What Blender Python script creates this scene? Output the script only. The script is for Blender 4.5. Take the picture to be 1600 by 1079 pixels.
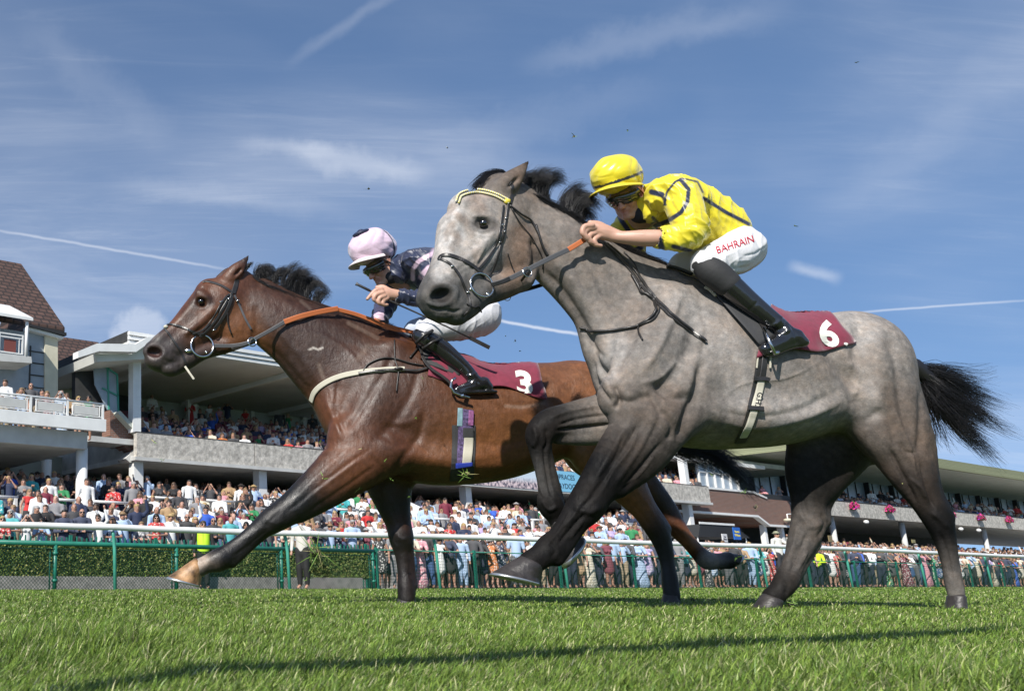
import bpy, bmesh, math, random, os, time
import numpy as np
from mathutils import Vector, Matrix
from mathutils.bvhtree import BVHTree
T0 = time.time()
R = math.radians
SC = bpy.context.scene
for _o in list(bpy.data.objects):
    bpy.data.objects.remove(_o)
# ------------------------------------------------------------------ camera
FPX, PX0, PY0, PITCH, CAMH = 1480.0, 230.0, 539.5, math.atan(372.5 / 1480.0), 0.12
cd = bpy.data.cameras.new('camera'); cam = bpy.data.objects.new('camera', cd)
SC.collection.objects.link(cam); SC.camera = cam
cd.sensor_width = 36.0; cd.lens = FPX / 1600 * 36.0
cd.shift_x = (800 - PX0) / 1600; cd.clip_start = 0.05; cd.clip_end = 9000
cam.location = (0, 0, CAMH); cam.rotation_euler = (math.pi / 2 + PITCH, 0, 0)
cd.dof.use_dof = True; cd.dof.focus_distance = 5.2; cd.dof.aperture_fstop = 18.0
# ------------------------------------------------------------------ sun, sky, exposure
SUN_AZ, SUN_EL = R(31), R(40)       # sun behind the camera, to its left
sdir = Vector((math.sin(SUN_AZ) * math.cos(SUN_EL), math.cos(SUN_AZ) * math.cos(SUN_EL), -math.sin(SUN_EL)))
sl = bpy.data.lights.new('sun', 'SUN'); sl.energy = 5.0; sl.angle = R(0.5); sl.color = (1.0, 0.955, 0.88)
so = bpy.data.objects.new('sun', sl); SC.collection.objects.link(so)
so.rotation_euler = sdir.to_track_quat('-Z', 'Y').to_euler(); so.location = (-20, -20, 30)
W = bpy.data.worlds.new('World'); SC.world = W; W.use_nodes = True
SC.view_settings.view_transform = 'Standard'; SC.view_settings.look = 'None'
SC.view_settings.exposure = 0.34; SC.view_settings.gamma = 1.0

def build_world():
    nt = W.node_tree; N = nt.nodes; L = nt.links; N.clear()
    out = N.new('ShaderNodeOutputWorld'); bg = N.new('ShaderNodeBackground'); bg.inputs[1].default_value = 0.120
    sky = N.new('ShaderNodeTexSky'); sky.sky_type = 'NISHITA'; sky.sun_disc = False
    sky.sun_elevation = SUN_EL; sky.sun_rotation = math.atan2(-sdir.x, -sdir.y)
    sky.air_density = 1.0; sky.dust_density = 0.15; sky.ozone_density = 2.5
    tc = N.new('ShaderNodeTexCoord')
    def vmath(op, a, b=None):
        n = N.new('ShaderNodeVectorMath'); n.operation = op
        for i, v in enumerate((a, b)):
            if v is None: continue
            if isinstance(v, (tuple, list)): n.inputs[i].default_value = v
            else: L.new(v, n.inputs[i])
        return n
    def fmath(op, a, b=None, c=None, clamp=False):
        n = N.new('ShaderNodeMath'); n.operation = op; n.use_clamp = clamp
        for i, v in enumerate((a, b, c)):
            if v is None: continue
            if isinstance(v, (int, float)): n.inputs[i].default_value = v
            else: L.new(v, n.inputs[i])
        return n.outputs[0]
    sep = N.new('ShaderNodeSeparateXYZ'); L.new(tc.outputs['Generated'], sep.inputs[0])
    # sample the clear sky a little higher up: the air was very clear that day
    up = N.new('ShaderNodeCombineXYZ'); L.new(sep.outputs[0], up.inputs[0]); L.new(sep.outputs[1], up.inputs[1]); L.new(fmath('ADD', fmath('MULTIPLY', sep.outputs[2], 0.85), 0.20), up.inputs[2])
    L.new(vmath('NORMALIZE', up.outputs[0]).outputs[0], sky.inputs[0])
    # a flat cloud layer high above: direction / elevation
    zc = fmath('MAXIMUM', sep.outputs[2], 0.03)
    u = fmath('DIVIDE', sep.outputs[0], fmath('ADD', zc, 0.12)); v = fmath('DIVIDE', sep.outputs[1], fmath('ADD', zc, 0.12))
    cmb = N.new('ShaderNodeCombineXYZ'); L.new(u, cmb.inputs[0]); L.new(v, cmb.inputs[1])
    def noise(scale, vec, detail=8, rough=0.6, dist=0.0, mscale=(1, 1, 1), rot=0.0, off=(0, 0, 0)):
        mp = N.new('ShaderNodeMapping'); mp.inputs['Scale'].default_value = mscale; mp.inputs['Rotation'].default_value = (0, 0, rot)
        mp.inputs['Location'].default_value = off
        L.new(vec, mp.inputs[0]); n = N.new('ShaderNodeTexNoise'); n.inputs['Scale'].default_value = scale
        n.inputs['Detail'].default_value = detail; n.inputs['Roughness'].default_value = rough; n.inputs['Distortion'].default_value = dist
        L.new(mp.outputs[0], n.inputs['Vector']); return n.outputs['Fac']
    def ramp(x, a, b, lo=0.0, hi=1.0):
        n = N.new('ShaderNodeMapRange'); n.inputs['From Min'].default_value = a; n.inputs['From Max'].default_value = b
        n.inputs['To Min'].default_value = lo; n.inputs['To Max'].default_value = hi; n.interpolation_type = 'SMOOTHSTEP'
        L.new(x, n.inputs['Value']); return n.outputs['Result']
    wisp = ramp(noise(1.1, cmb.outputs[0], 11, 0.62, 0.9, (0.55, 1.9, 1), R(-24)), 0.42, 0.80)
    broad = ramp(noise(0.7, cmb.outputs[0], 4, 0.5, 0.3, (1, 1.3, 1), R(15), (3.1, 1.7, 0)), 0.36, 0.66)
    fine = ramp(noise(5.5, cmb.outputs[0], 9, 0.7, 1.6, (0.3, 2.2, 1), R(-28), (7, 2, 0)), 0.45, 0.85)
    cl = fmath('MULTIPLY', fmath('ADD', fmath('MULTIPLY', wisp, 0.75), fmath('MULTIPLY', fine, 0.50)), fmath('ADD', fmath('MULTIPLY', broad, 0.9), 0.12))
    veil = fmath('ADD', fmath('MULTIPLY', broad, 0.13), 0.035)
    total = fmath('ADD', fmath('MULTIPLY', cl, 0.29), veil, None, True)
    # contrails: thin great-circle bands given by two directions on each
    def dirpx(px, py):
        d = Vector((0, math.cos(PITCH), math.sin(PITCH))) + Vector((1, 0, 0)) * ((px - PX0) / FPX) + Vector((0, -math.sin(PITCH), math.cos(PITCH))) * ((PY0 - py) / FPX)
        return d.normalized()
    nz = noise(26, tc.outputs['Generated'], 4, 0.6)
    def band(p, q, w, s, soft=0.04):
        a, b = dirpx(*p), dirpx(*q); n = a.cross(b).normalized(); m = (a + b).normalized(); half = a.angle(b) / 2
        dd = fmath('ABSOLUTE', fmath('ADD', vmath('DOT_PRODUCT', tc.outputs['Generated'], tuple(n)).outputs['Value'], fmath('MULTIPLY', fmath('SUBTRACT', nz, 0.5), w * 1.6)))
        core = ramp(dd, w, 0.0)
        along = ramp(vmath('DOT_PRODUCT', tc.outputs['Generated'], tuple(m)).outputs['Value'], math.cos(half + soft), math.cos(max(half - soft, 0.001)))
        return fmath('MULTIPLY', fmath('MULTIPLY', core, along), s)
    for args in [((0, 360), (335, 417), 0.0024, 0.30), ((780, 501), (905, 522), 0.0026, 0.62, 0.008), ((1340, 488), (1560, 472), 0.0016, 0.40),
                 ((490, 75), (600, 0), 0.009, 0.10), ((860, 90), (1180, 20), 0.022, 0.11), ((1350, 300), (1640, 60), 0.03, 0.06), ((700, 230), (1000, 150), 0.03, 0.06), ((60, 60), (240, 200), 0.03, 0.06), ((480, 240), (640, 268), 0.020, 0.24, 0.03),
                 ((1245, 418), (1300, 434), 0.0085, 0.30, 0.010), ((200, 285), (520, 330), 0.016, 0.08), ((400, 225), (500, 232), 0.012, 0.16, 0.03)]:
        total = fmath('ADD', total, band(*args), None, True)
    # small cumulus low on the left
    cmid = dirpx(222, 527)
    dc = vmath('DOT_PRODUCT', tc.outputs['Generated'], tuple(cmid)).outputs['Value']
    nz2 = noise(34, tc.outputs['Generated'], 6, 0.6)
    cum = ramp(fmath('ADD', dc, fmath('MULTIPLY', fmath('SUBTRACT', nz2, 0.5), 0.0012)), math.cos(0.036), math.cos(0.018))
    total = fmath('ADD', total, fmath('MULTIPLY', cum, 0.30), None, True)
    # tint and clouds
    hsv = N.new('ShaderNodeHueSaturation'); hsv.inputs['Saturation'].default_value = 1.17; L.new(sky.outputs[0], hsv.inputs['Color'])
    tint = N.new('ShaderNodeMix'); tint.data_type = 'RGBA'; tint.blend_type = 'MULTIPLY'; tint.inputs[0].default_value = 1.0
    L.new(hsv.outputs[0], tint.inputs[6]); tint.inputs[7].default_value = (1.08, 0.96, 0.93, 1)
    mx = N.new('ShaderNodeMix'); mx.data_type = 'RGBA'; L.new(total, mx.inputs[0]); L.new(tint.outputs[2], mx.inputs[6]); mx.inputs[7].default_value = (6.0, 6.3, 6.9, 1)
    L.new(mx.outputs[2], bg.inputs[0]); L.new(bg.outputs[0], out.inputs[0])
build_world()

# ------------------------------------------------------------------ picture -> place helpers
def ray(px, py):
    u = (px - PX0) / FPX; v = (PY0 - py) / FPX
    c, s = math.cos(PITCH), math.sin(PITCH)
    return np.array((u, c - v * s, s + v * c))
def at(px, py, Y):
    d = ray(px, py); t = Y / d[1]
    return np.array((t * d[0], Y, CAMH + t * d[2]))
def pxm(px, py, Y):                 # pixels per metre there
    return FPX / (Y / ray(px, py)[1])
def gnd(px, Y, z=0.0):              # ground point under picture column px at depth Y
    c, s = math.cos(PITCH), math.sin(PITCH)
    dep = Y * c + (z - CAMH) * s
    return np.array(((px - PX0) / FPX * dep, Y, z))

# ------------------------------------------------------------------ object helpers
COL = SC.collection
def tag(o, label=None, cat=None, group=None, kind=None):
    if label: o['label'] = label
    if cat: o['category'] = cat
    if group: o['group'] = group
    if kind: o['kind'] = kind
    return o
def empty(name, loc=(0, 0, 0), label=None, cat=None, group=None, rz=0.0):
    o = bpy.data.objects.new(name, None); COL.objects.link(o); o.empty_display_size = 0.1
    o.location = loc; o.rotation_euler = (0, 0, rz)
    return tag(o, label, cat, group)
def link(name, me, parent=None, mats=None, smooth=False):
    o = bpy.data.objects.new(name, me); COL.objects.link(o)
    if mats is not None:
        for m in (mats if isinstance(mats, (list, tuple)) else [mats]): me.materials.append(m)
    if parent is not None:
        o.parent = parent
        o.matrix_parent_inverse = Matrix.LocRotScale(parent.location, parent.rotation_euler, parent.scale).inverted()
    if smooth: me.shade_smooth()
    return o
def npmesh(name, V, F, cols=None, mi=None, smooth=True):
    """V (n,3); F (m,k) int; cols (n,3) linear colour per vertex; mi (m,) material index"""
    V = np.asarray(V, np.float32); F = np.asarray(F, np.int32)
    me = bpy.data.meshes.new(name); me.vertices.add(len(V)); me.vertices.foreach_set('co', V.ravel())
    k = F.shape[1]
    me.loops.add(F.size); me.loops.foreach_set('vertex_index', F.ravel())
    me.polygons.add(len(F)); me.polygons.foreach_set('loop_start', np.arange(0, F.size, k, dtype=np.int32))
    if mi is not None: me.polygons.foreach_set('material_index', np.asarray(mi, np.int32))
    if cols is not None:
        a = me.color_attributes.new('Col', 'FLOAT_COLOR', 'POINT')
        c4 = np.ones((len(V), 4), np.float32); c4[:, :3] = cols; a.data.foreach_set('color', c4.ravel())
    me.update(calc_edges=True)
    if smooth: me.shade_smooth()
    return me
class MB:
    """collects simple solids; one MB becomes one mesh"""
    def __init__(s): s.v = []; s.f = []; s.m = []
    def add(s, vs, fs, mi=0):
        b = len(s.v); s.v += [tuple(float(c) for c in v) for v in vs]; s.f += [tuple(b + i for i in f) for f in fs]; s.m += [mi] * len(fs)
        return s
    def box(s, a, b, mi=0):
        (x0, y0, z0), (x1, y1, z1) = a, b
        return s.add([(x0, y0, z0), (x1, y0, z0), (x1, y1, z0), (x0, y1, z0), (x0, y0, z1), (x1, y0, z1), (x1, y1, z1), (x0, y1, z1)],
                     [(0, 3, 2, 1), (4, 5, 6, 7), (0, 1, 5, 4), (1, 2, 6, 5), (2, 3, 7, 6), (3, 0, 4, 7)], mi)
    def beam(s, a, b, w, h, mi=0, up=(0, 0, 1)):
        a = Vector(a); b = Vector(b); d = (b - a).normalized(); u = Vector(up)
        sd = d.cross(u)
        if sd.length < 1e-4: sd = d.cross(Vector((1, 0, 0)))
        sd.normalize(); u = sd.cross(d).normalized(); vs = []
        for p in (a, b):
            for i, j in ((-1, -1), (1, -1), (1, 1), (-1, 1)): vs.append(p + sd * (i * w / 2) + u * (j * h / 2))
        return s.add(vs, [(0, 3, 2, 1), (4, 5, 6, 7), (0, 1, 5, 4), (1, 2, 6, 5), (2, 3, 7, 6), (3, 0, 4, 7)], mi)
    def tube(s, pts, r, n=8, mi=0, caps=True):
        pts = [Vector(p) for p in pts]; rs = r if isinstance(r, (list, tuple)) else [r] * len(pts)
        vs = []; fs = []; ref = None
        for i, p in enumerate(pts):
            d = (pts[min(i + 1, len(pts) - 1)] - pts[max(i - 1, 0)]).normalized()
            if ref is None: ref = d.cross(Vector((0, 0, 1))); ref = ref if ref.length > 0.1 else d.cross(Vector((0, 1, 0)))
            ref = (ref - d * ref.dot(d)).normalized(); o2 = d.cross(ref)
            for k in range(n):
                a = 2 * math.pi * k / n; vs.append(p + (ref * math.cos(a) + o2 * math.sin(a)) * rs[i])
        for i in range(len(pts) - 1):
            for k in range(n):
                k2 = (k + 1) % n; fs.append((i * n + k, i * n + k2, (i + 1) * n + k2, (i + 1) * n + k))
        if caps: fs.append(tuple(range(n - 1, -1, -1))); fs.append(tuple(range((len(pts) - 1) * n, len(pts) * n)))
        return s.add(vs, fs, mi)
    def prism(s, poly, off, mi=0):
        """planar polygon of 3-D points pushed by the vector off"""
        n = len(poly); off = Vector(off); vs = [Vector(p) for p in poly] + [Vector(p) + off for p in poly]
        fs = [tuple(range(n)), tuple(range(2 * n - 1, n - 1, -1))] + [(i, i + n, (i + 1) % n + n, (i + 1) % n) for i in range(n)]
        return s.add(vs, fs, mi)
    def ball(s, c, r, n=10, m=7, mi=0, sc=(1, 1, 1)):
        vs = []; fs = []
        for i in range(m + 1):
            t = math.pi * i / m
            for k in range(n):
                a = 2 * math.pi * k / n; vs.append((c[0] + r * sc[0] * math.sin(t) * math.cos(a), c[1] + r * sc[1] * math.sin(t) * math.sin(a), c[2] + r * sc[2] * math.cos(t)))
        for i in range(m):
            for k in range(n): fs.append((i * n + k, (i + 1) * n + k, (i + 1) * n + (k + 1) % n, i * n + (k + 1) % n))
        return s.add(vs, fs, mi)
    def mesh(s, name, smooth=False):
        me = bpy.data.meshes.new(name); me.from_pydata(s.v, [], s.f); me.polygons.foreach_set('material_index', s.m)
        bm = bmesh.new(); bm.from_mesh(me); bmesh.ops.recalc_face_normals(bm, faces=bm.faces); bm.to_mesh(me); bm.free()
        if smooth: me.shade_smooth()
        return me
    def build(s, name, mats, parent=None, smooth=False):
        return link(name, s.mesh(name, smooth), parent, mats)

# ------------------------------------------------------------------ materials
MATS = {}
def mat(name, base=(0.5, 0.5, 0.5), rough=0.6, metal=0.0, noise=0.0, nscale=20.0, bump=0.0, bscale=60.0, vcol=False, objcol=False,
        spec=0.5, sheen=0.0, coat=0.0, stretch=None, rvar=0.0, two=None, sss=0.0, bdist=0.01, coords='Object'):
    if name in MATS: return MATS[name]
    m = bpy.data.materials.new(name); m.use_nodes = True; MATS[name] = m
    nt = m.node_tree; N = nt.nodes; L = nt.links; p = N['Principled BSDF']
    p.inputs['Roughness'].default_value = rough; p.inputs['Metallic'].default_value = metal
    p.inputs['Specular IOR Level'].default_value = spec
    p.inputs['Sheen Weight'].default_value = sheen; p.inputs['Coat Weight'].default_value = coat; p.inputs['Coat Roughness'].default_value = 0.12
    if sss: p.inputs['Subsurface Weight'].default_value = sss; p.inputs['Subsurface Radius'].default_value = (0.012, 0.005, 0.003); p.inputs['Subsurface Scale'].default_value = 1.0
    tc = N.new('ShaderNodeTexCoord'); vec = tc.outputs[coords]
    if stretch:
        mp = N.new('ShaderNodeMapping'); mp.inputs['Scale'].default_value = stretch; L.new(vec, mp.inputs[0]); vec = mp.outputs[0]
    src = None
    if vcol: a = N.new('ShaderNodeVertexColor'); a.layer_name = 'Col'; src = a.outputs[0]
    elif objcol: a = N.new('ShaderNodeObjectInfo'); src = a.outputs['Color']
    nz = N.new('ShaderNodeTexNoise'); nz.inputs['Scale'].default_value = nscale; nz.inputs['Detail'].default_value = 6; L.new(vec, nz.inputs['Vector'])
    if noise or two:
        mx = N.new('ShaderNodeMix'); mx.data_type = 'RGBA'
        rp = N.new('ShaderNodeMapRange'); rp.inputs['From Min'].default_value = 0.3; rp.inputs['From Max'].default_value = 0.7; L.new(nz.outputs['Fac'], rp.inputs['Value'])
        L.new(rp.outputs[0], mx.inputs[0])
        if two: mx.inputs[6].default_value = (*base, 1); mx.inputs[7].default_value = (*two, 1); L.new(mx.outputs[2], p.inputs['Base Color'])
        else:
            g = N.new('ShaderNodeMix'); g.data_type = 'RGBA'; g.blend_type = 'MULTIPLY'; g.inputs[0].default_value = 1
            mx.inputs[6].default_value = (1 - noise,) * 3 + (1,); mx.inputs[7].default_value = (1 + noise,) * 3 + (1,); mx.clamp_result = False
            if src is not None: L.new(src, g.inputs[6])
            else: g.inputs[6].default_value = (*base, 1)
            L.new(mx.outputs[2], g.inputs[7]); L.new(g.outputs[2], p.inputs['Base Color'])
    elif src is not None: L.new(src, p.inputs['Base Color'])
    else: p.inputs['Base Color'].default_value = (*base, 1)
    if rvar:
        rr = N.new('ShaderNodeMapRange'); rr.inputs['To Min'].default_value = rough - rvar; rr.inputs['To Max'].default_value = rough + rvar
        L.new(nz.outputs['Fac'], rr.inputs['Value']); L.new(rr.outputs[0], p.inputs['Roughness'])
    if bump:
        b = N.new('ShaderNodeTexNoise'); b.inputs['Scale'].default_value = bscale; b.inputs['Detail'].default_value = 5; L.new(vec, b.inputs['Vector'])
        bn = N.new('ShaderNodeBump'); bn.inputs['Strength'].default_value = bump; bn.inputs['Distance'].default_value = bdist
        L.new(b.outputs['Fac'], bn.inputs['Height']); L.new(bn.outputs[0], p.inputs['Normal'])
    return m

# ------------------------------------------------------------------ implicit-surface modeller
def catmull(S, n=6):
    S = np.asarray(S, float)
    if len(S) < 3: 
        return np.array([S[0] + (S[-1] - S[0]) * t for t in np.linspace(0, 1, max(2, n))])
    P = np.vstack([2 * S[0] - S[1], S, 2 * S[-1] - S[-2]]); out = []
    for i in range(1, len(P) - 2):
        p0, p1, p2, p3 = P[i - 1:i + 3]
        for t in np.linspace(0, 1, n, endpoint=False):
            out.append(0.5 * ((2 * p1) + (-p0 + p2) * t + (2 * p0 - 5 * p1 + 4 * p2 - p3) * t * t + (-p0 + 3 * p1 - 3 * p2 + p3) * t ** 3))
    out.append(P[-2]); return np.array(out)
class Solid:
    """blobs, chains and cuts blended by smooth min; polygonised by surface nets"""
    def __init__(s): s.ops = []
    def chain(s, st, k=0.02, col=(0.5, 0.5, 0.5), sub=False, n=5, cols=None, smooth=True):
        """st rows: x,y,z,r,sy  (sy: depth scale of the section)"""
        st = np.asarray(st, float)
        C = np.asarray(cols if cols is not None else [col] * len(st), float)
        A = np.hstack([st, C]); A = catmull(A, n) if smooth else A
        s.ops.append(('c', A, k, sub)); return s
    def blob(s, c, r, k=0.02, col=(0.5, 0.5, 0.5), rot=0.0, sub=False, rotz=0.0):
        """ellipsoid; rot turns it in the XZ picture plane, rotz about Z"""
        ca, sa = math.cos(rot), math.sin(rot); Ry = np.array([[ca, 0, sa], [0, 1, 0], [-sa, 0, ca]])
        cb, sb = math.cos(rotz), math.sin(rotz); Rz = np.array([[cb, -sb, 0], [sb, cb, 0], [0, 0, 1]])
        s.ops.append(('b', np.asarray(c, float), np.asarray(r, float), Rz @ Ry, np.asarray(col, float), k, sub)); return s
    @staticmethod
    def seg(P, a, b):
        s = (a[4] + b[4]) / 2; sc = np.array((1, 1 / s, 1)); pa = (P - a[:3]) * sc; ba = (b[:3] - a[:3]) * sc
        t = np.clip(pa @ ba / max(ba @ ba, 1e-12), 0, 1)
        st_ = a[4] + (b[4] - a[4]) * t; q = (P - a[:3]) - t[..., None] * (b[:3] - a[:3])
        d = np.sqrt(q[..., 0] ** 2 + (q[..., 1] / st_) ** 2 + q[..., 2] ** 2) - (a[3] + (b[3] - a[3]) * t)
        return d * min(1.0, 0.5 + 0.5 * s), t
    @staticmethod
    def ell(P, c, r, M):
        q = (P - c) @ M; k0 = np.sqrt(((q / r) ** 2).sum(-1)); k1 = np.sqrt(((q / (r * r)) ** 2).sum(-1))
        return k0 * (k0 - 1) / np.maximum(k1, 1e-9)
    def bounds(s):
        lo = np.full(3, 1e9); hi = -lo
        for o in s.ops:
            if o[-1]: continue
            if o[0] == 'c':
                A = o[1]; e = A[:, 3:4] * np.maximum(1, np.stack([A[:, 4] * 0, A[:, 4], A[:, 4] * 0], 1)); lo = np.minimum(lo, (A[:, :3] - e).min(0)); hi = np.maximum(hi, (A[:, :3] + e).max(0))
            else: rm = o[2].max(); lo = np.minimum(lo, o[1] - rm); hi = np.maximum(hi, o[1] + rm)
        return lo - 0.03, hi + 0.03
    def field(s, h):
        lo, hi = s.bounds(); n = np.ceil((hi - lo) / h).astype(int) + 2
        F = np.full(n, 0.5, np.float32); ax = [lo[i] + h * np.arange(n[i]) for i in range(3)]
        def sl(a, b):
            i0 = np.clip(np.floor((a - lo) / h).astype(int), 0, n - 1); i1 = np.clip(np.ceil((b - lo) / h).astype(int) + 1, 1, n)
            return i0, i1
        def pts(i0, i1):
            g = np.empty((*(i1 - i0), 3), np.float32)
            g[..., 0] = ax[0][i0[0]:i1[0], None, None]; g[..., 1] = ax[1][None, i0[1]:i1[1], None]; g[..., 2] = ax[2][None, None, i0[2]:i1[2]]
            return g
        for o in s.ops:
            k = o[-2]; m = k + 2.5 * h
            if o[0] == 'c':
                A = o[1]; e = A[:, 3:4] * np.maximum(1, np.stack([A[:, 4] * 0, A[:, 4], A[:, 4] * 0], 1)) + m
                i0, i1 = sl((A[:, :3] - e).min(0), (A[:, :3] + e).max(0)); D = np.full(i1 - i0, 1.0, np.float32)
                for a, b, ea, eb in zip(A[:-1], A[1:], e[:-1], e[1:]):
                    j0, j1 = sl(np.minimum(a[:3] - ea, b[:3] - eb), np.maximum(a[:3] + ea, b[:3] + eb))
                    d, _ = s.seg(pts(j0, j1), a, b); v = D[tuple(slice(p, q) for p, q in zip(j0 - i0, j1 - i0))]; np.minimum(v, d, out=v)
            else:
                rm = o[2].max() + m; i0, i1 = sl(o[1] - rm, o[1] + rm); D = s.ell(pts(i0, i1), o[1], o[2], o[3])
            V = F[tuple(slice(p, q) for p, q in zip(i0, i1))]
            kk = max(k, 1e-6)
            if o[-1]:
                D = -D; hh = np.maximum(kk - np.abs(V - D), 0) / kk; V[...] = np.maximum(V, D) + hh * hh * kk * 0.25
            else:
                hh = np.maximum(kk - np.abs(V - D), 0) / kk; V[...] = np.minimum(V, D) - hh * hh * kk * 0.25
        return F, lo
    def colours(s, V, tau=0.02):
        acc = np.zeros((len(V), 3)); wt = np.full(len(V), 1e-12)
        for o in s.ops:
            if o[-1]: continue
            if o[0] == 'c':
                A = o[1]; best = np.full(len(V), 9.0); col = np.zeros((len(V), 3))
                for a, b in zip(A[:-1], A[1:]):
                    d, t = s.seg(V, a, b); mk = d < best; best[mk] = d[mk]; col[mk] = (a[5:8] + (b[5:8] - a[5:8]) * t[mk, None])
            else: best = s.ell(V, o[1], o[2], o[3]); col = o[4][None]
            w = np.exp(-np.maximum(best, -0.03) / tau); acc += col * w[:, None]; wt += w
        return acc / wt[:, None]
    def mesh(s, name, h=0.01, tau=0.02, paint=None, smooth_it=2, sculpt=None):
        F, lo = s.field(h); V, Q = surface_nets(F); V = V * h + lo
        V = relax(V, Q, smooth_it); C = s.colours(V, tau)
        if sculpt: V = sculpt(V, Q)
        if paint: C = paint(V, C)
        return npmesh(name, V, Q, C), V, Q
def surface_nets(F):
    S = F < 0; nx, ny, nz = F.shape
    cnt = np.zeros((nx - 1, ny - 1, nz - 1), np.uint8)
    for i in (0, 1):
        for j in (0, 1):
            for k in (0, 1): cnt += S[i:nx - 1 + i, j:ny - 1 + j, k:nz - 1 + k]
    act = (cnt > 0) & (cnt < 8); I = np.argwhere(act); idx = np.full(act.shape, -1, np.int32); idx[act] = np.arange(len(I))
    cor = [(i, j, k) for i in (0, 1) for j in (0, 1) for k in (0, 1)]
    val = {c: F[I[:, 0] + c[0], I[:, 1] + c[1], I[:, 2] + c[2]] for c in cor}
    acc = np.zeros((len(I), 3)); n = np.zeros(len(I))
    for a in cor:
        for x in range(3):
            if a[x]: continue
            b = list(a); b[x] = 1; b = tuple(b); va, vb = val[a], val[b]; m = (va < 0) != (vb < 0)
            t = np.where(m, va / np.where(m, va - vb, 1), 0); p = np.tile(np.array(a, float), (len(I), 1)); p[:, x] = t
            acc += p * m[:, None]; n += m
    V = I + acc / n[:, None]; quads = []
    for x in range(3):
        y, z = (x + 1) % 3, (x + 2) % 3
        sa = [slice(None)] * 3; sb = [slice(None)] * 3; sa[x] = slice(0, -1); sb[x] = slice(1, None)
        A = S[tuple(sa)]; B = S[tuple(sb)]; E = np.argwhere(A != B)
        E = E[(E[:, y] > 0) & (E[:, z] > 0) & (E[:, y] < F.shape[y] - 1) & (E[:, z] < F.shape[z] - 1)]
        inside = S[E[:, 0], E[:, 1], E[:, 2]]; q = []
        for dy, dz in ((1, 1), (0, 1), (0, 0), (1, 0)):
            c = E.copy(); c[:, y] -= dy; c[:, z] -= dz; q.append(idx[c[:, 0], c[:, 1], c[:, 2]])
        q = np.stack(q, 1); q[~inside] = q[~inside][:, ::-1]; quads.append(q)
    Q = np.vstack(quads); Q = Q[(Q >= 0).all(1)]
    return V, Q
def relax(V, Q, it=2, w=0.5):
    E = np.vstack([Q[:, [0, 1]], Q[:, [1, 2]], Q[:, [2, 3]], Q[:, [3, 0]]]); n = len(V)
    deg = np.bincount(E[:, 0], minlength=n) + np.bincount(E[:, 1], minlength=n); deg = np.maximum(deg, 1)
    for i in range(it):
        for ww in (w, -w * 0.9):
            A = np.stack([np.bincount(E[:, 0], V[E[:, 1], c], n) + np.bincount(E[:, 1], V[E[:, 0], c], n) for c in range(3)], 1)
            V = V + ww * (A / deg[:, None] - V)
    return V

def vnormals(V, Q):
    n = np.cross(V[Q[:, 2]] - V[Q[:, 0]], V[Q[:, 3]] - V[Q[:, 1]]); N = np.zeros_like(V)
    for i in range(4):
        for c in range(3): N[:, c] += np.bincount(Q[:, i], n[:, c], len(V))
    return N / np.maximum(np.linalg.norm(N, axis=1, keepdims=True), 1e-12)
def project(V):
    c, s = math.cos(PITCH), math.sin(PITCH); z = V[:, 2] - CAMH
    dep = V[:, 1] * c + z * s; up = -V[:, 1] * s + z * c
    return PX0 + FPX * V[:, 0] / dep, PY0 - FPX * up / dep
def poly_dist(x, y, pts):
    best = np.full(len(x), 1e9); tt = np.zeros(len(x)); n = len(pts) - 1
    for i in range(n):
        ax, ay = pts[i][:2]; bx, by = pts[i + 1][:2]; dx, dy = bx - ax, by - ay
        t = np.clip(((x - ax) * dx + (y - ay) * dy) / max(dx * dx + dy * dy, 1e-9), 0, 1)
        d = np.hypot(x - ax - t * dx, y - ay - t * dy); m = d < best; best[m] = d[m]; tt[m] = (i + t[m]) / n
    return best, tt
def sculptor(lines=(), lumps=(), ylim=None, scale=1.0):
    """carve grooves (negative) and raise ridges on the side of the body that faces the camera.
    lines: ([(px,py)..], half width px, height m); lumps: (px,py,rx,ry,rot,height m)"""
    def f(V, Q):
        N = vnormals(V, Q); vd = V - np.array((0, 0, CAMH)); vd /= np.linalg.norm(vd, axis=1, keepdims=True)
        face = np.clip(-(N * vd).sum(1) * 2.2, 0, 1); x, y = project(V); D = np.zeros(len(V))
        if ylim is not None: face = face * (V[:, 1] < ylim)
        for pts, w, h in lines:
            P = catmull(np.array(pts, float), 5) if len(pts) > 2 else np.array(pts, float)
            d, t = poly_dist(x, y, P); D += h * np.exp(-(d / w) ** 2) * np.clip(np.minimum(t, 1 - t) * 6 + 0.15, 0, 1)
        for cx, cy, rx, ry, rot, h in lumps:
            a = R(rot); u = (x - cx) * math.cos(a) + (y - cy) * math.sin(a); v = -(x - cx) * math.sin(a) + (y - cy) * math.cos(a)
            q = (u / rx) ** 2 + (v / ry) ** 2; D += h * np.exp(-q * 1.4)
        return V + N * (D * face * scale)[:, None]
    return f
def picpaint(V, C, spots, ymax=None, N=None):
    """coat or cloth markings, or painted highlight contrast: ([(px,py)..] line or point, radius px, colour, strength)"""
    x, y = project(V); ok = np.ones(len(V)) if ymax is None else (V[:, 1] < ymax).astype(float)
    for pts, w, col, a in spots:
        d, _ = poly_dist(x, y, pts if len(pts) > 1 else [pts[0], (pts[0][0] + .01, pts[0][1])])
        k = (np.clip((w - d) / (w * (0.35 if w < 7 and a > .85 else .9)) + 0.5, 0, 1) * a * ok)[:, None]; C = C * (1 - k) + np.array(col) * k
    return C
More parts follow.
